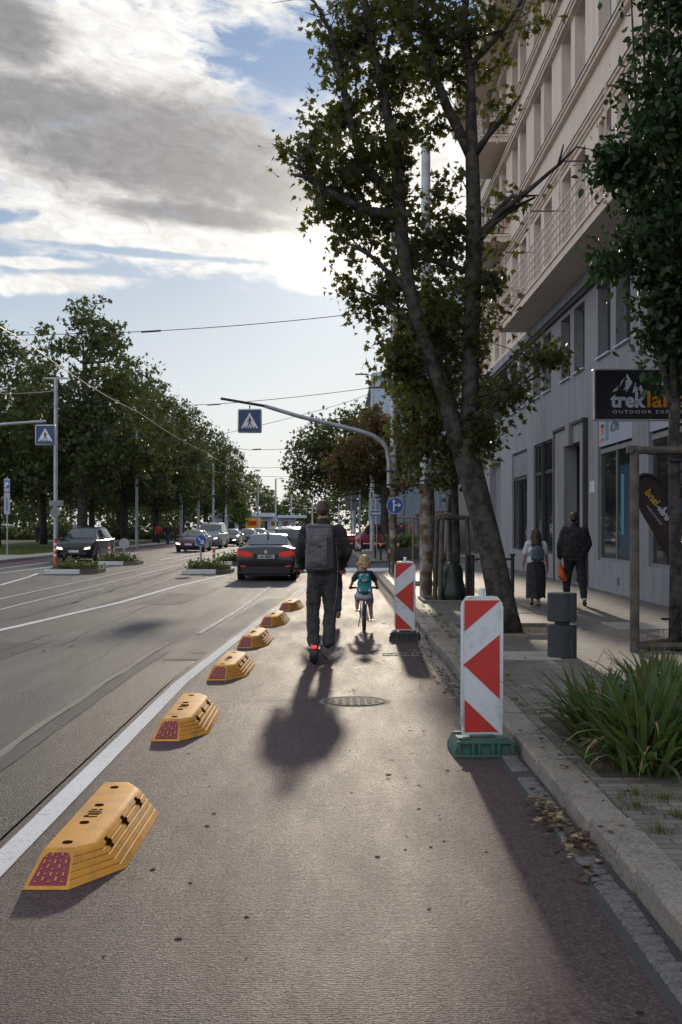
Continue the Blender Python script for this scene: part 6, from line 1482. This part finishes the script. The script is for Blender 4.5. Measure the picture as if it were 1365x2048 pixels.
for i, (z, rx, ry) in enumerate([(.90, .150, .125), (.80, .185, .145), (.60, .195, .17), (.40, .192, .19), (.20, .185, .20), (.15, .19, .205)]):
    for k in range(n): a = 2*math.pi*k/n; f_ = 1+.07*math.sin(a*7+z*3)*(i/5.); vs.append((rx*f_*math.cos(a), ry*f_*math.sin(a)+.02*i/5, z+(.02*math.sin(a*5) if i == 5 else 0)))
mb.add(vs, [(i*n+k, i*n+(k+1) % n, (i+1)*n+(k+1) % n, (i+1)*n+k) for i in range(5) for k in range(n)]+[tuple(range(n))]); mb.build('skirt', wo, smooth='all')
mb = MB().mat('sign_black'); mb.caps((.04, -.06, .018), (.05, .12, .014), .034, .028); mb.caps((-.03, .28, .035), (-.03, .44, .016), .034, .028); mb.build('sandals', wo, smooth='all')
wb_ = thing('backpack', (wx, wy, PZ), 'grey patterned backpack worn by the woman on the pavement', 'backpack')
mb = MB().mat('pattern_bag'); mb.ell((0, -.155, 1.03), (.135, .075, .17), 16, 12); mb.caps((-.06, -.17, .96), (.06, -.17, .96), .07, .07); fuse(mb, 'pack', wb_, .010, 1)
mb = MB().mat('bag_grey'); 
for x in (-.09, .09): mb.tube([(x, -.13, 1.17), (x, -.02, 1.305), (x, .09, 1.25), (x, .12, 1.05)], .018, 6)
mb.build('strap', wb_, smooth='all')
# ---- man in black on the pavement
hx, hy = 4.72, 23.9
ma = thing('person', (hx, hy, PZ), 'man in loose black jacket and trousers walking away with a bag in his left hand', 'person')
mb = MB().mat('skin_tan')
RLm = [(.10, .0, .95), (.14, -.03, .52), (.17, -.12, .09)]; LLm = [(-.09, .0, .95), (-.12, .20, .52), (-.12, .22, .13)]
chain(mb, RLm, [.085, .06, .04]); chain(mb, LLm, [.085, .06, .04])
chain(mb, [(0, 0, 1.0), (0, 0, 1.3), (0, .02, 1.46)], [.08, .08, .08]); mb.caps((-.15, .02, 1.50), (.15, .02, 1.50), .055, .055); chain(mb, [(0, .02, 1.5), (-.01, .04, 1.63)], [.06, .055]); head(mb, (-.02, .06, 1.72), 1.0, .15)
chain(mb, [(-.20, .02, 1.49), (-.27, .03, 1.20), (-.27, .12, .92)], [.05, .042, .03]); chain(mb, [(.20, .02, 1.49), (.27, .05, 1.22), (.22, .22, 1.02)], [.05, .042, .03])
hand(mb, (-.27, .12, .91), (0, .1, -1), (-1, 0, 0), 1, .9); hand(mb, (.22, .22, 1.01), (-.3, .8, -.3), (1, 0, .3), -1, .6)
fuse(mb, 'body', ma, .010, 3); eyes(ma, (-.02, .06, 1.72), 1.)
mb = MB().mat('hair_long'); mb.ell((-.02, .035, 1.765), (.090, .105, .088), 14, 10); mb.ell((-.02, .0, 1.73), (.082, .075, .07), 12, 8); mb.ell((0, .07, 1.84), (.06, .07, .03)); fuse(mb, 'hair', ma, .011, 2)
mb = MB().mat('cloth_black'); mb.caps((-.07, 0, .97), (.07, 0, .97), .12, .12); chain(mb, [RLm[0], RLm[1], (.165, -.10, .18)], [.115, .085, .066]); chain(mb, [LLm[0], LLm[1], (-.12, .22, .20)], [.115, .085, .066]); fuse(mb, 'trousers', ma, .011, 3)
mb = MB().mat('cloth_black'); mb.caps((-.12, 0, 1.0), (.12, 0, 1.0), .13, .13); mb.caps((-.12, 0, 1.12), (.12, 0, 1.12), .13, .13); mb.caps((-.12, 0, 1.25), (.12, 0, 1.25), .125, .125); mb.caps((-.13, 0, 1.36), (.13, 0, 1.36), .12, .12); mb.caps((-.15, .01, 1.45), (.15, .01, 1.45), .105, .105); mb.caps((0, .02, 1.5), (0, .03, 1.60), .09, .075); chain(mb, [(-.19, .02, 1.49), (-.275, .03, 1.20), (-.275, .10, .98)], [.09, .078, .062]); chain(mb, [(.19, .02, 1.49), (.28, .04, 1.21), (.24, .18, 1.06)], [.09, .08, .062]); mb.ell((0, 0, .91), (.24, .145, .04)); mb.ell((0, 0, 1.22), (.255, .145, .36), 20, 14); fuse(mb, 'jacket', ma, .011, 9)
mb = MB(); shoe(mb, (.17, -.17, .01), (.05, 1, 0), 1., 'sign_black'); shoe(mb, (-.12, .16, .04), (0, 1, -.1), 1., 'sign_black'); mb.mat('sign_white'); fuse(mb, 'shoes', ma, .011, 2)
mb = MB().mat('sign_white'); mb.lathe([(.046, .12), (.048, .135), (.046, .15)], (.17, -.125, 0), 12); mb.build('sock', ma, smooth='all')
mb = MB().mat('orange_bag'); mb.caps((-.27, .12, .80), (-.23, .10, .58), .03, .085); mb.caps((-.25, .10, .62), (-.18, .10, .52), .06, .05); mb.caps((-.27, .13, .85), (-.27, .12, .78), .012, .04); o = fuse(mb, 'carrier_bag', None, .010, 1); o.location = (hx, hy, PZ)
tag(o, 'bright orange plastic bag hanging from the left hand of the man in black', 'bag')
# ---- distant walkers under the trees
def walker(x, y, label, top, low, s=1., z=PZ):
    p = thing('person', (x, y, z), label, 'person', 'people walking under the far trees'); mb = MB().mat('skin'); 
    chain(mb, [(.08, 0, .9*s), (.10, -.06, .48*s), (.10, -.16, .08)], [.08, .06, .045]); chain(mb, [(-.08, 0, .9*s), (-.09, .12, .48*s), (-.09, .18, .08)], [.08, .06, .045]); chain(mb, [(0, 0, .95*s), (0, 0, 1.4*s)], [.13, .13]); mb.caps((-.15, 0, 1.42*s), (.15, 0, 1.42*s), .055, .055); mb.caps((0, 0, 1.45*s), (0, .02, 1.58*s), .05, .05); head(mb, (0, .03, 1.66*s), 1.)
    for q in (-1, 1): chain(mb, [(q*.19, 0, 1.42*s), (q*.24, .02*q, 1.12*s), (q*.23, .1*q, .86*s)], [.05, .04, .03]); hand(mb, (q*.23, .1*q, .85*s), (0, .1, -1), (q, 0, 0), -q, .4)
    fuse(mb, 'body', p, .018, 2)
    mb = MB().mat(low); mb.caps((-.07, 0, .93*s), (.07, 0, .93*s), .12, .12); chain(mb, [(.09, 0, .9*s), (.10, -.06, .48*s), (.10, -.14, .14)], [.11, .085, .07]); chain(mb, [(-.09, 0, .9*s), (-.09, .12, .48*s), (-.09, .17, .14)], [.11, .085, .07]); fuse(mb, 'trousers', p, .02, 2)
    mb = MB().mat(top); chain(mb, [(0, 0, .98*s), (0, 0, 1.38*s)], [.16, .165]); mb.caps((-.15, 0, 1.42*s), (.15, 0, 1.42*s), .08, .08)
    for q in (-1, 1): chain(mb, [(q*.19, 0, 1.42*s), (q*.24, .02*q, 1.12*s)], [.07, .06])
    fuse(mb, 'jacket', p, .02, 2)
    mb = MB().mat('hair_brown'); mb.ell((0, .01, 1.70*s), (.088, .1, .085), 12, 8); mb.build('hair', p, smooth='all')
for px, Y, lb, a, b in ((336, 98, 'dark dressed walker under the trees above the dark red hatchback', 'cloth_black', 'jeans'), (353, 100, 'walker in brown jacket right beside the dark dressed walker', 'leaf_litter', 'cloth_char'), (75, 110, 'small distant walker in the dark park at the far left', 'navy', 'cloth_char'), (317, 104, 'walker in red top between trunks left of the dark dressed walker', 'sign_red', 'cloth_black')):
    walker((px-HX)*Y/F, Y, lb, a, b)
walker((803-HX)*66/F, 66, 'dark distant pedestrian across the side street behind the pale stakes', 'cloth_black', 'cloth_char')
# ================================================================ PLANTS
def iris(name, loc, n, h, sp, seed, label, dry=.12):
    rs = np.random.default_rng(seed); g = ([], []); d = ([], []); seg = 7
    for i in range(int(n*1.45)):
        a = rs.uniform(0, 2*math.pi); r = abs(rs.normal())*sp; bx, by = r*math.cos(a), r*math.sin(a)
        fan = rs.uniform(0, 2*math.pi); ln = h*rs.uniform(.55, 1.15); ln_ = ln; lean = rs.uniform(.05, .85)+r*.8; bend = rs.uniform(.2, 1.7)*(.4+lean); w_ = rs.uniform(.017, .030)
        isd = rs.random() < dry; V_, F_ = d if isd else g
        if isd: bend = rs.uniform(1.8, 3.2); w_ *= .5
        dirx, diry = math.cos(a if rs.random() < .7 else fan), math.sin(a if rs.random() < .7 else fan); l_ = math.hypot(dirx, diry); dirx /= l_; diry /= l_
        tw = rs.uniform(-.9, .9); o = len(V_); p = Vector((bx, by, 0)); ang = lean
        for j in range(seg+1):
            t = j/seg; wd = w_*(.75+.5*t if t < .5 else (1.0)*(1-((t-.5)/.5)**1.7))+.0008
            tx, ty = -diry, dirx; tt = tw*(1-.5*t); sx_, sy_ = tx*math.cos(tt)+dirx*math.sin(tt)*.6, ty*math.cos(tt)+diry*math.sin(tt)*.6
            nx, ny, nz = math.cos(ang)*dirx, math.cos(ang)*diry, -math.sin(ang)
            V_ += [(p.x-sx_*wd, p.y-sy_*wd, p.z), (p.x+nx*.004, p.y+ny*.004, p.z+nz*.004), (p.x+sx_*wd, p.y+sy_*wd, p.z)]
            ang2 = ang+bend/seg*(.3+1.4*t); p = p+Vector((math.sin(ang)*dirx, math.sin(ang)*diry, math.cos(ang)))*(ln/seg); ang = ang2
            p.z = max(p.z, .015)
        for j in range(seg):
            for k in (0, 1): F_.append([o+3*j+k, o+3*j+k+1, o+3*j+k+4, o+3*j+k+3])
    root = thing(name, loc, label, 'plant', 'iris clumps in the bed by the kerb')
    n = n
    for (V_, F_), nm, mt_ in ((g, 'leaves', 'leaf_iris'), (d, 'dry_leaves', 'leaf_dry')):
        mb = MB().mat(mt_); mb.v = V_; mb.f = F_; mb.m = [0]*len(F_); mb.build(nm, root, fixn=False, smooth='all')
    mb = MB().mat('stem_brown'); 
    for k in range(3): x, y = rs.normal(size=2)*sp*.7; mb.tube([(x, y, 0), (x+rs.normal()*.03, y, h*.6), (x+rs.normal()*.06, y+rs.normal()*.05, h*rs.uniform(1., 1.35))], [.004, .003, .002], 5)
    mb.build('stems', root); return root
for i, (x, y, n, h, sp, lb) in enumerate([(2.08, 8.05, 150, .66, .12, 'nearest and largest iris clump with drooping blades, front of the bed'), (2.62, 8.1, 110, .62, .10, 'iris clump at the right edge of the picture'), (1.95, 8.85, 110, .56, .11, 'low iris clump nearest the striped board, blades reaching over the kerb'), (2.40, 8.95, 120, .66, .11, 'iris clump in the middle of the bed behind the nearest one'), (2.95, 8.9, 100, .66, .12, 'iris clump at the back right of the bed before the timber stake'), (1.98, 7.75, 90, .50, .12, 'low spreading iris clump at the front left corner of the bed'), (2.55, 9.6, 90, .64, .12, 'rearmost iris clump in front of the grey bollard')]):
    iris('iris_clump', (x, y, PZ), n, h, sp, 50+i, lb, .10 if i else .16)
# ---- big leaning tree with two stems (drawn from its crown outline, 17.9 m away)
HY_ = 17.9; HX0 = 2.46
hero = thing('maple_tree', (HX0, HY_, PZ), 'big leaning maple on the pavement forking into two stems against the sun', 'tree')
def hp(x, y, d=0.): a = W(x, y, HY_+d); return ((x-HX)*HY_/F-HX0, d, CH+(1052-y)*HY_/F-PZ)
mb = MB().mat('bark')
tr_ = [(.02, 0, -.05)]+[hp(x, y, d) for x, y, d in ((1006, 1225, 0), (997, 1170, .02), (984, 1105, .03), (968, 1040, .05), (950, 970, .08), (938, 925, .1), (930, 890, .1))]
mb.tube(tr_, [.30, .225, .198, .188, .188, .192, .20, .17], 16)
ls = [hp(x, y, d) for x, y, d in ((930, 915, .1), (906, 850, .04), (890, 793, .02), (868, 740, -.05), (842, 665, -.1), (820, 590, -.1), (806, 500, -.05), (800, 400, .05), (790, 300, .1), (770, 190, .15), (745, 80, .2), (725, -60, .3), (720, -200, .4))]
mb.tube(ls, [.15, .125, .112, .105, .10, .098, .10, .09, .08, .07, .055, .04, .02], 14)
rs_ = [hp(x, y, d) for x, y, d in ((940, 925, .1), (942, 850, .15), (944, 760, .15), (946, 650, .15), (948, 560, .1), (950, 480, .1), (949, 400, .1), (946, 310, .1), (944, 220, .1), (944, 140, .15), (930, 40, .2), (940, -60, .2), (950, -220, .2))]
mb.tube(rs_, [.17, .14, .128, .125, .125, .122, .11, .10, .078, .07, .06, .045, .03], 14)
br_ = [([(947, 315, .1), (922, 262, .1), (895, 208, .1), (873, 150, .1), (860, 60, .2), (850, -60, .3)], [.085, .08, .075, .065, .05, .03]),
 ([(952, 475, .1), (1000, 430, -.2), (1050, 395, -.4), (1105, 350, -.5), (1115, 310, -.5)], [.052, .045, .036, .024, .010]), ([(1105, 350, -.5), (1140, 315, -.5), (1170, 320, -.5)], [.025, .015, .006]),
 ([(952, 485, .1), (985, 450, -.1), (1020, 425, -.2), (1065, 405, -.3)], [.06, .05, .035, .015]), ([(985, 432, -.1), (1020, 400, -.2), (1070, 402, -.3)], [.04, .03, .01]),
 ([(948, 310, .1), (975, 275, -.1), (1005, 245, -.2), (1035, 205, -.3)], [.06, .045, .035, .012]),
 ([(806, 500, 0), (860, 510, .3), (900, 520, .3), (955, 545, .15)], [.04, .045, .05, .05]),
 ([(800, 430, 0), (740, 420, .1), (690, 400, 0), (640, 378, -.1), (612, 360, -.2), (590, 358, -.2)], [.09, .075, .06, .045, .035, .025]), ([(612, 360, -.2), (597, 335, -.3), (570, 312, -.3), (545, 300, -.3)], [.022, .015, .010, .005]), ([(597, 335, -.3), (620, 310, -.3), (610, 285, -.3)], [.012, .008, .004]),
 ([(800, 400, 0), (730, 330, .2), (700, 230, .2), (680, 130, .1), (660, 60, 0), (630, 10, -.1), (590, -20, -.1)], [.08, .07, .06, .045, .035, .02, .01]), ([(660, 60, 0), (640, 40, -.1), (612, 30, -.1)], [.015, .010, .004]), ([(625, 5, -.1), (590, 5, -.1), (545, 12, -.1)], [.010, .006, .003]),
 ([(935, 130, .15), (975, 95, 0), (1010, 60, -.1), (1040, 10, -.1), (1060, -40, 0)], [.05, .045, .035, .025, .01]), ([(975, 70, 0), (1000, 68, -.1)], [.02, .03]),
 ([(842, 665, -.1), (800, 620, .1), (760, 590, .2), (700, 570, .1)], [.05, .04, .025, .01]), ([(955, 790, .1), (1000, 790, -.2), (1050, 740, -.4), (1090, 715, -.5)], [.035, .022, .012, .005]), ([(1000, 790, -.2), (1040, 770, -.3), (1085, 750, -.4)], [.015, .010, .004]), ([(820, 590, -.1), (790, 560, -.1), (740, 510, 0), (700, 490, 0)], [.05, .04, .03, .012])]
for pts, rr in br_: mb.tube([hp(*p) for p in pts], rr, 8)
rs = np.random.default_rng(77)
el_ = [(760, 50, 110, 90), (860, 40, 110, 90), (690, 60, 60, 60, 45), (720, 170, 90, 80), (840, 170, 105, 90), (930, 110, 50, 80, 40), (660, 230, 50, 60, 60), (700, 310, 95, 75), (790, 310, 100, 75), (880, 340, 50, 50, 30), (740, 420, 85, 65), (830, 430, 95, 70), (910, 450, 45, 50, 34), (780, 520, 70, 60), (870, 540, 70, 70), (760, 600, 50, 45, 45), (830, 650, 60, 60, 75), (900, 650, 60, 70, 90), (660, 400, 45, 60, 45), (640, 340, 40, 50, 30), (575, 305, 32, 22, 16), (610, 290, 20, 40, 12), (710, 490, 40, 40, 22), (700, 570, 40, 20, 12), (1000, 225, 28, 40, 9), (1010, 400, 45, 30, 9), (975, 560, 28, 80, 30), (985, 60, 45, 60, 38), (1050, 30, 35, 30, 14), (1085, 715, 36, 28, 16), (1020, 775, 50, 35, 30), (960, 850, 30, 50, 22), (800, 700, 40, 70, 40), (870, 760, 50, 60, 50), (965, 680, 25, 60, 18), (1010, 660, 20, 50, 6), (790, -90, 150, 100), (920, -80, 90, 90, 50), (670, 480, 14, 30, 8)]
E = []
for e in el_:
    a = hp(e[0], e[1], .25 if e[0] < 960 else -.1); k = HY_/F; wt = e[4] if len(e) > 4 else e[2]*e[3]/75.
    E.append((a[0], a[1]+(.25 if e[2] > 40 else 0), a[2], e[2]*k*.95, min(1.5, e[2]*k*1.5+.1), e[3]*k*.95, wt))
C, P = clump_points(E, 980, 21, .16, rs, shell=.2, squash=.8)
tp = [list(Vector(a).lerp(Vector(b), t)) for L_ in (ls[3:], rs_[3:]) for a, b in zip(L_, L_[1:]) for t in (0, .5)]+[list(hp(*p)) for pts, rr in br_ for p in pts[1:-1]]
limbs(mb, C, tp, 230, .020, rs, .05)
mb.build('trunk', hero, smooth='all')
keep = np.ones(len(P), bool)
for gx_, gy_, rx_, ry_ in ((885, 290, 50, 42), (845, 350, 28, 55), (722, 492, 34, 26), (640, 450, 30, 24), (905, 180, 28, 30), (760, 250, 20, 16), (800, 470, 16, 20), (735, 560, 26, 20), (690, 250, 16, 22)):
    c = hp(gx_, gy_); k = HY_/F; rr_ = ((P[:, 0]-c[0])/(rx_*k))**2+((P[:, 2]-c[2])/(ry_*k))**2
    keep &= ~((rr_ < 1) & (rs.random(len(P)) < .93))
nz = np.sin(P[:, 0]*7.1+P[:, 1]*5.3+1)+np.sin(P[:, 2]*8.3-P[:, 1]*6.1)+np.sin(P[:, 0]*4.7-P[:, 2]*6.2+P[:, 1]*3.)
keep &= ~(nz > 1.15)
P = P[keep]
o = bpy.data.objects.new('crown', leaf_mesh('crown', P, .130, 'maple', 'leaf_maple', rs)); col.objects.link(o); o.parent = hero
# ---- dark tree at the right edge
r_ = thing('hornbeam_tree', (4.30, 15.3, PZ), 'dense dark green tree held by thick timber stakes at the right edge', 'tree')
mb = MB().mat('bark'); mb.tube([(0, 0, -.05), (.01, 0, 1.2), (-.02, 0, 2.6), (.0, .0, 3.2)], [.085, .075, .07, .07], 12)
mb.mat('dark_metal').lathe([(.085, 2.38), (.085, 2.46)], n=12); mb.mat('bark')
st_ = []
for k, (x, y) in enumerate(((-.45, .1), (-.15, -.3), (.2, .2), (.5, -.1), (.1, .5), (.8, .2), (-.25, .4))):
    p = [(0, 0, 2.9+.1*k), (x*.35, y*.3, 3.7), (x*.7, y*.7, 4.9), (x, y, 6.6), (x*1.2, y*1.2, 8.6)]; mb.tube(p, [.05, .045, .035, .025, .008], 7); st_ += p[1:]
rs = np.random.default_rng(12)
E = [(.25, .0, 8.9, .95, 1.0, .8), (.25, .0, 7.5, .85, 1.0, 1.1), (.1, .0, 6.3, .85, 1.0, .9), (.15, .0, 5.2, .85, .9, .8), (.15, 0, 4.3, .62, .7, .6, 1.1), (.25, .1, 3.6, .45, .4, .35, .16), (-.66, -.1, 5.0, .36, .35, .30, .22), (-.72, 0, 6.2, .28, .3, .25, .2), (1.1, 0, 6., .8, .9, 2.)]
C, P = clump_points(E, 760, 34, .15, rs, shell=.35); limbs(mb, C, st_, 150, .012, rs, .0)
mb.build('trunk', r_, smooth='all')
o = bpy.data.objects.new('crown', leaf_mesh('crown', P, .118, 'oval', 'leaf_dark', rs)); col.objects.link(o); o.parent = r_
# ---- young trees along the kerb
def P_(x, y, Y, X0): return ((x-HX)*Y/F-X0, 0., CH+(1052-y)*Y/F-PZ)
def ytree(name, label, X, Y, ells, trunk_px, tr, mat, seed, ncl, per, size, shape='oval', crad=.16, group=None, bark='bark', z=PZ, dy=.8, nl=50, lr=.02, depth=None):
    E = []
    for e in ells:
        a = P_(e[0], e[1], Y, X); k = Y/F; E.append((a[0], 0, a[2], e[2]*k, depth or e[2]*k*dy, e[3]*k)+tuple(e[4:]))
    T = [(0, 0, -.05)]+[P_(x, y, Y, X) for x, y in trunk_px]
    return tree(name, label, 'tree', (X, Y, z), T, tr, E, ncl, per, crad, size, shape, mat, bark, seed, group, nl, lr, .3)
ytree('young_tree', 'staked young tree with the green watering bag, brownish green crown', 2.42, 25.4, [(880, 900, 75, 75), (850, 780, 60, 90), (930, 770, 50, 90), (860, 640, 60, 80), (940, 640, 50, 90), (820, 850, 30, 40), (975, 830, 35, 60)], [(913, 1100), (910, 1000), (905, 900), (895, 780), (890, 640)], [.10, .09, .08, .06, .045, .02], ['leaf_maple', 'leaf_brown', 'leaf_maple', 'leaf_green'], 21, 330, 18, .13, 'maple')
ytree('young_tree', 'green tree in front of the two masts, leaves spilling left of the big tree', 2.75, 33.5, [(830, 870, 50, 70), (820, 760, 45, 80), (860, 800, 40, 120), (870, 940, 40, 40), (840, 680, 40, 70), (800, 940, 20, 30)], [(868, 1100), (865, 1000), (855, 850), (850, 700)], [.08, .07, .06, .05, .03], ['leaf_green', 'leaf_green', 'leaf_maple'], 22, 260, 18, .15, 'oval')
ytree('young_tree', 'slim green tree right of the big trunk against the grey wall', 3.3, 38, [(960, 890, 30, 60), (930, 930, 30, 40), (960, 820, 30, 50)], [(895, 1100), (900, 1000), (920, 900)], [.08, .07, .06, .03], 'leaf_green', 23, 120, 16, .15, 'oval')
ytree('street_tree', 'dark brown crowned tree on the refuge behind the slim street lamp', 3.2, 72, [(720, 920, 60, 55), (770, 900, 40, 60), (690, 940, 35, 35), (745, 860, 35, 45), (790, 940, 35, 50)], [(768, 1050), (770, 980), (755, 920)], [.25, .22, .2, .1], ['leaf_brown', 'leaf_brown', 'leaf_maple'], 24, 240, 22, .26, 'rough', .3, z=PZ, lr=.05, depth=2.)
ytree('street_tree', 'wide green tree arching over the road beyond the masts', 4.4, 92, [(690, 870, 75, 60), (630, 910, 55, 50), (700, 930, 90, 45), (590, 930, 28, 30, .5), (740, 850, 45, 45), (640, 960, 70, 25), (580, 890, 26, 8, .15), (780, 930, 60, 60)], [(772, 1040), (768, 990), (740, 950), (700, 900)], [.28, .25, .22, .18, .08], ['leaf_green', 'leaf_lime'], 25, 420, 24, .30, 'rough', .42, lr=.07, z=0, nl=70, depth=4.)
ytree('street_tree', 'second green tree just behind the wide one, farther down the road', 5.5, 125, [(720, 950, 60, 40), (780, 950, 60, 60), (680, 975, 40, 15), (720, 890, 40, 40)], [(770, 1040), (760, 980), (740, 930)], [.28, .25, .2, .1], ['leaf_lime', 'leaf_green'], 26, 220, 22, .36, 'rough', .5, lr=.07, z=0, depth=4.)
# ---- the row of big trees across the road
rs0 = [tree('park_tree', '', 'tree', (0, 0, 0), [(0, 0, -.1), (.05, 0, 2.2), (0, .1, 4.5), (.2, 0, 8), (.1, 0, 12)], [.36, .30, .27, .18, .05],
    [(0, 0, 10.5, 3.2, 3.2, 4.0), (-1.8, .5, 7.5, 3.4, 3.2, 3.0), (2.0, -.4, 7.2, 3.3, 3.2, 3.1), (0, 0, 5.2, 4.3, 3.8, 2.2), (.3, .2, 13.2, 1.6, 1.6, 1.8)], 560, 22, .36, .30, 'rough', ['leaf_lime', 'leaf_lime', 'leaf_green'], 'bark', 40+k, 'big trees across the road', 60, .08, .45) for k in range(3)]
row = [(-17.5, 82, 1.15, 0, 'nearest tall dark tree of the row, behind the tram pole with crossbar'), (-24.5, 86, 1.08, 1, 'lighter green tree at the left edge of the picture'), (-17.4, 98, 1.08, 2, 'second tall tree of the roadside row from the left'), (-17.4, 115, 1.04, 1, 'third tall tree of the roadside row, above the second tram pole'), (-17.4, 134, 1.04, 0, 'fourth tall tree of the roadside row'), (-17.2, 156, 1.03, 2, 'fifth tall tree of the roadside row'), (-17.2, 182, 1.0, 1, 'last tall tree of the roadside row before the open sky'), (-25.5, 104, 1.0, 0, 'tree of the second row, behind the parking sign'), (-25, 122, .98, 2, 'tree of the second row, behind the black car'), (-26, 142, .95, 1, 'tree of the second row, behind the second tram pole'), (-26, 170, .95, 0, 'tree of the second row near its far end'), (-33, 92, .95, 1, 'tree deep in the park at the left edge'), (-35, 118, .95, 2, 'tree deepest in the park, above the white parked cars')]
for i, (x, y, s_, k, lb) in enumerate(row):
    o = rs0[k] if i in (0, 1, 2) and k == i else dup(rs0[k])
    o.location = (x, y, PZ); o.scale = (s_, s_, s_); o.rotation_euler = (0, 0, i*1.3); o['label'] = lb
sm = tree('small_tree', 'small bright green conical tree before the terminal building', 'tree', (W(480, 1060, 175)[0], 175, 0), [(0, 0, 0), (0, 0, 2.5), (0, 0, 5)], [.12, .1, .03], [(0, 0, 3.6, 1.5, 1.4, 1.8), (0, 0, 5.2, .9, .9, 1.3)], 110, 18, .3, .34, 'rough', 'leaf_light', 'bark', 61, None, 12, .03)
# park planting beyond the lawn
rs = np.random.default_rng(91); n = 9000
X = rs.uniform(-75, -19, n); hh = 2.6+1.0*np.sin(X*.9)+.7*np.sin(X*2.3)
Pf = np.stack([X, 150+X*.3+rs.uniform(-3, 3, n), PZ+rs.random(n)*hh*.62], 1)
me = leaf_mesh('hedge', Pf, .55, 'rough', ['leaf_lime', 'leaf_green'], rs); o = bpy.data.objects.new('shrubs', me); col.objects.link(o); tag(o, 'band of dark shrubs far back in the park behind the tree trunks', 'shrubs', kind='stuff')
# far woods as one mass
rs = np.random.default_rng(90); n = 26000
X = rs.uniform(-150, 60, n); base = 13+3.5*np.sin(X*.16)+2.2*np.sin(X*.53+1)+1.5*np.sin(X*1.3); hh = np.clip(base, 8, 22)*(.75+.25*rs.random(n))
Pf = np.stack([X, 330+rs.uniform(-14, 14, n), rs.random(n)**.6*hh+rs.normal(size=n)*.5], 1)
me = leaf_mesh('woods', Pf, 1.15, 'rough', ['leaf_lime', 'leaf_green'], rs); o = bpy.data.objects.new('woods', me); col.objects.link(o); tag(o, 'distant mass of trees closing the view at the end of the road', 'trees', kind='stuff')
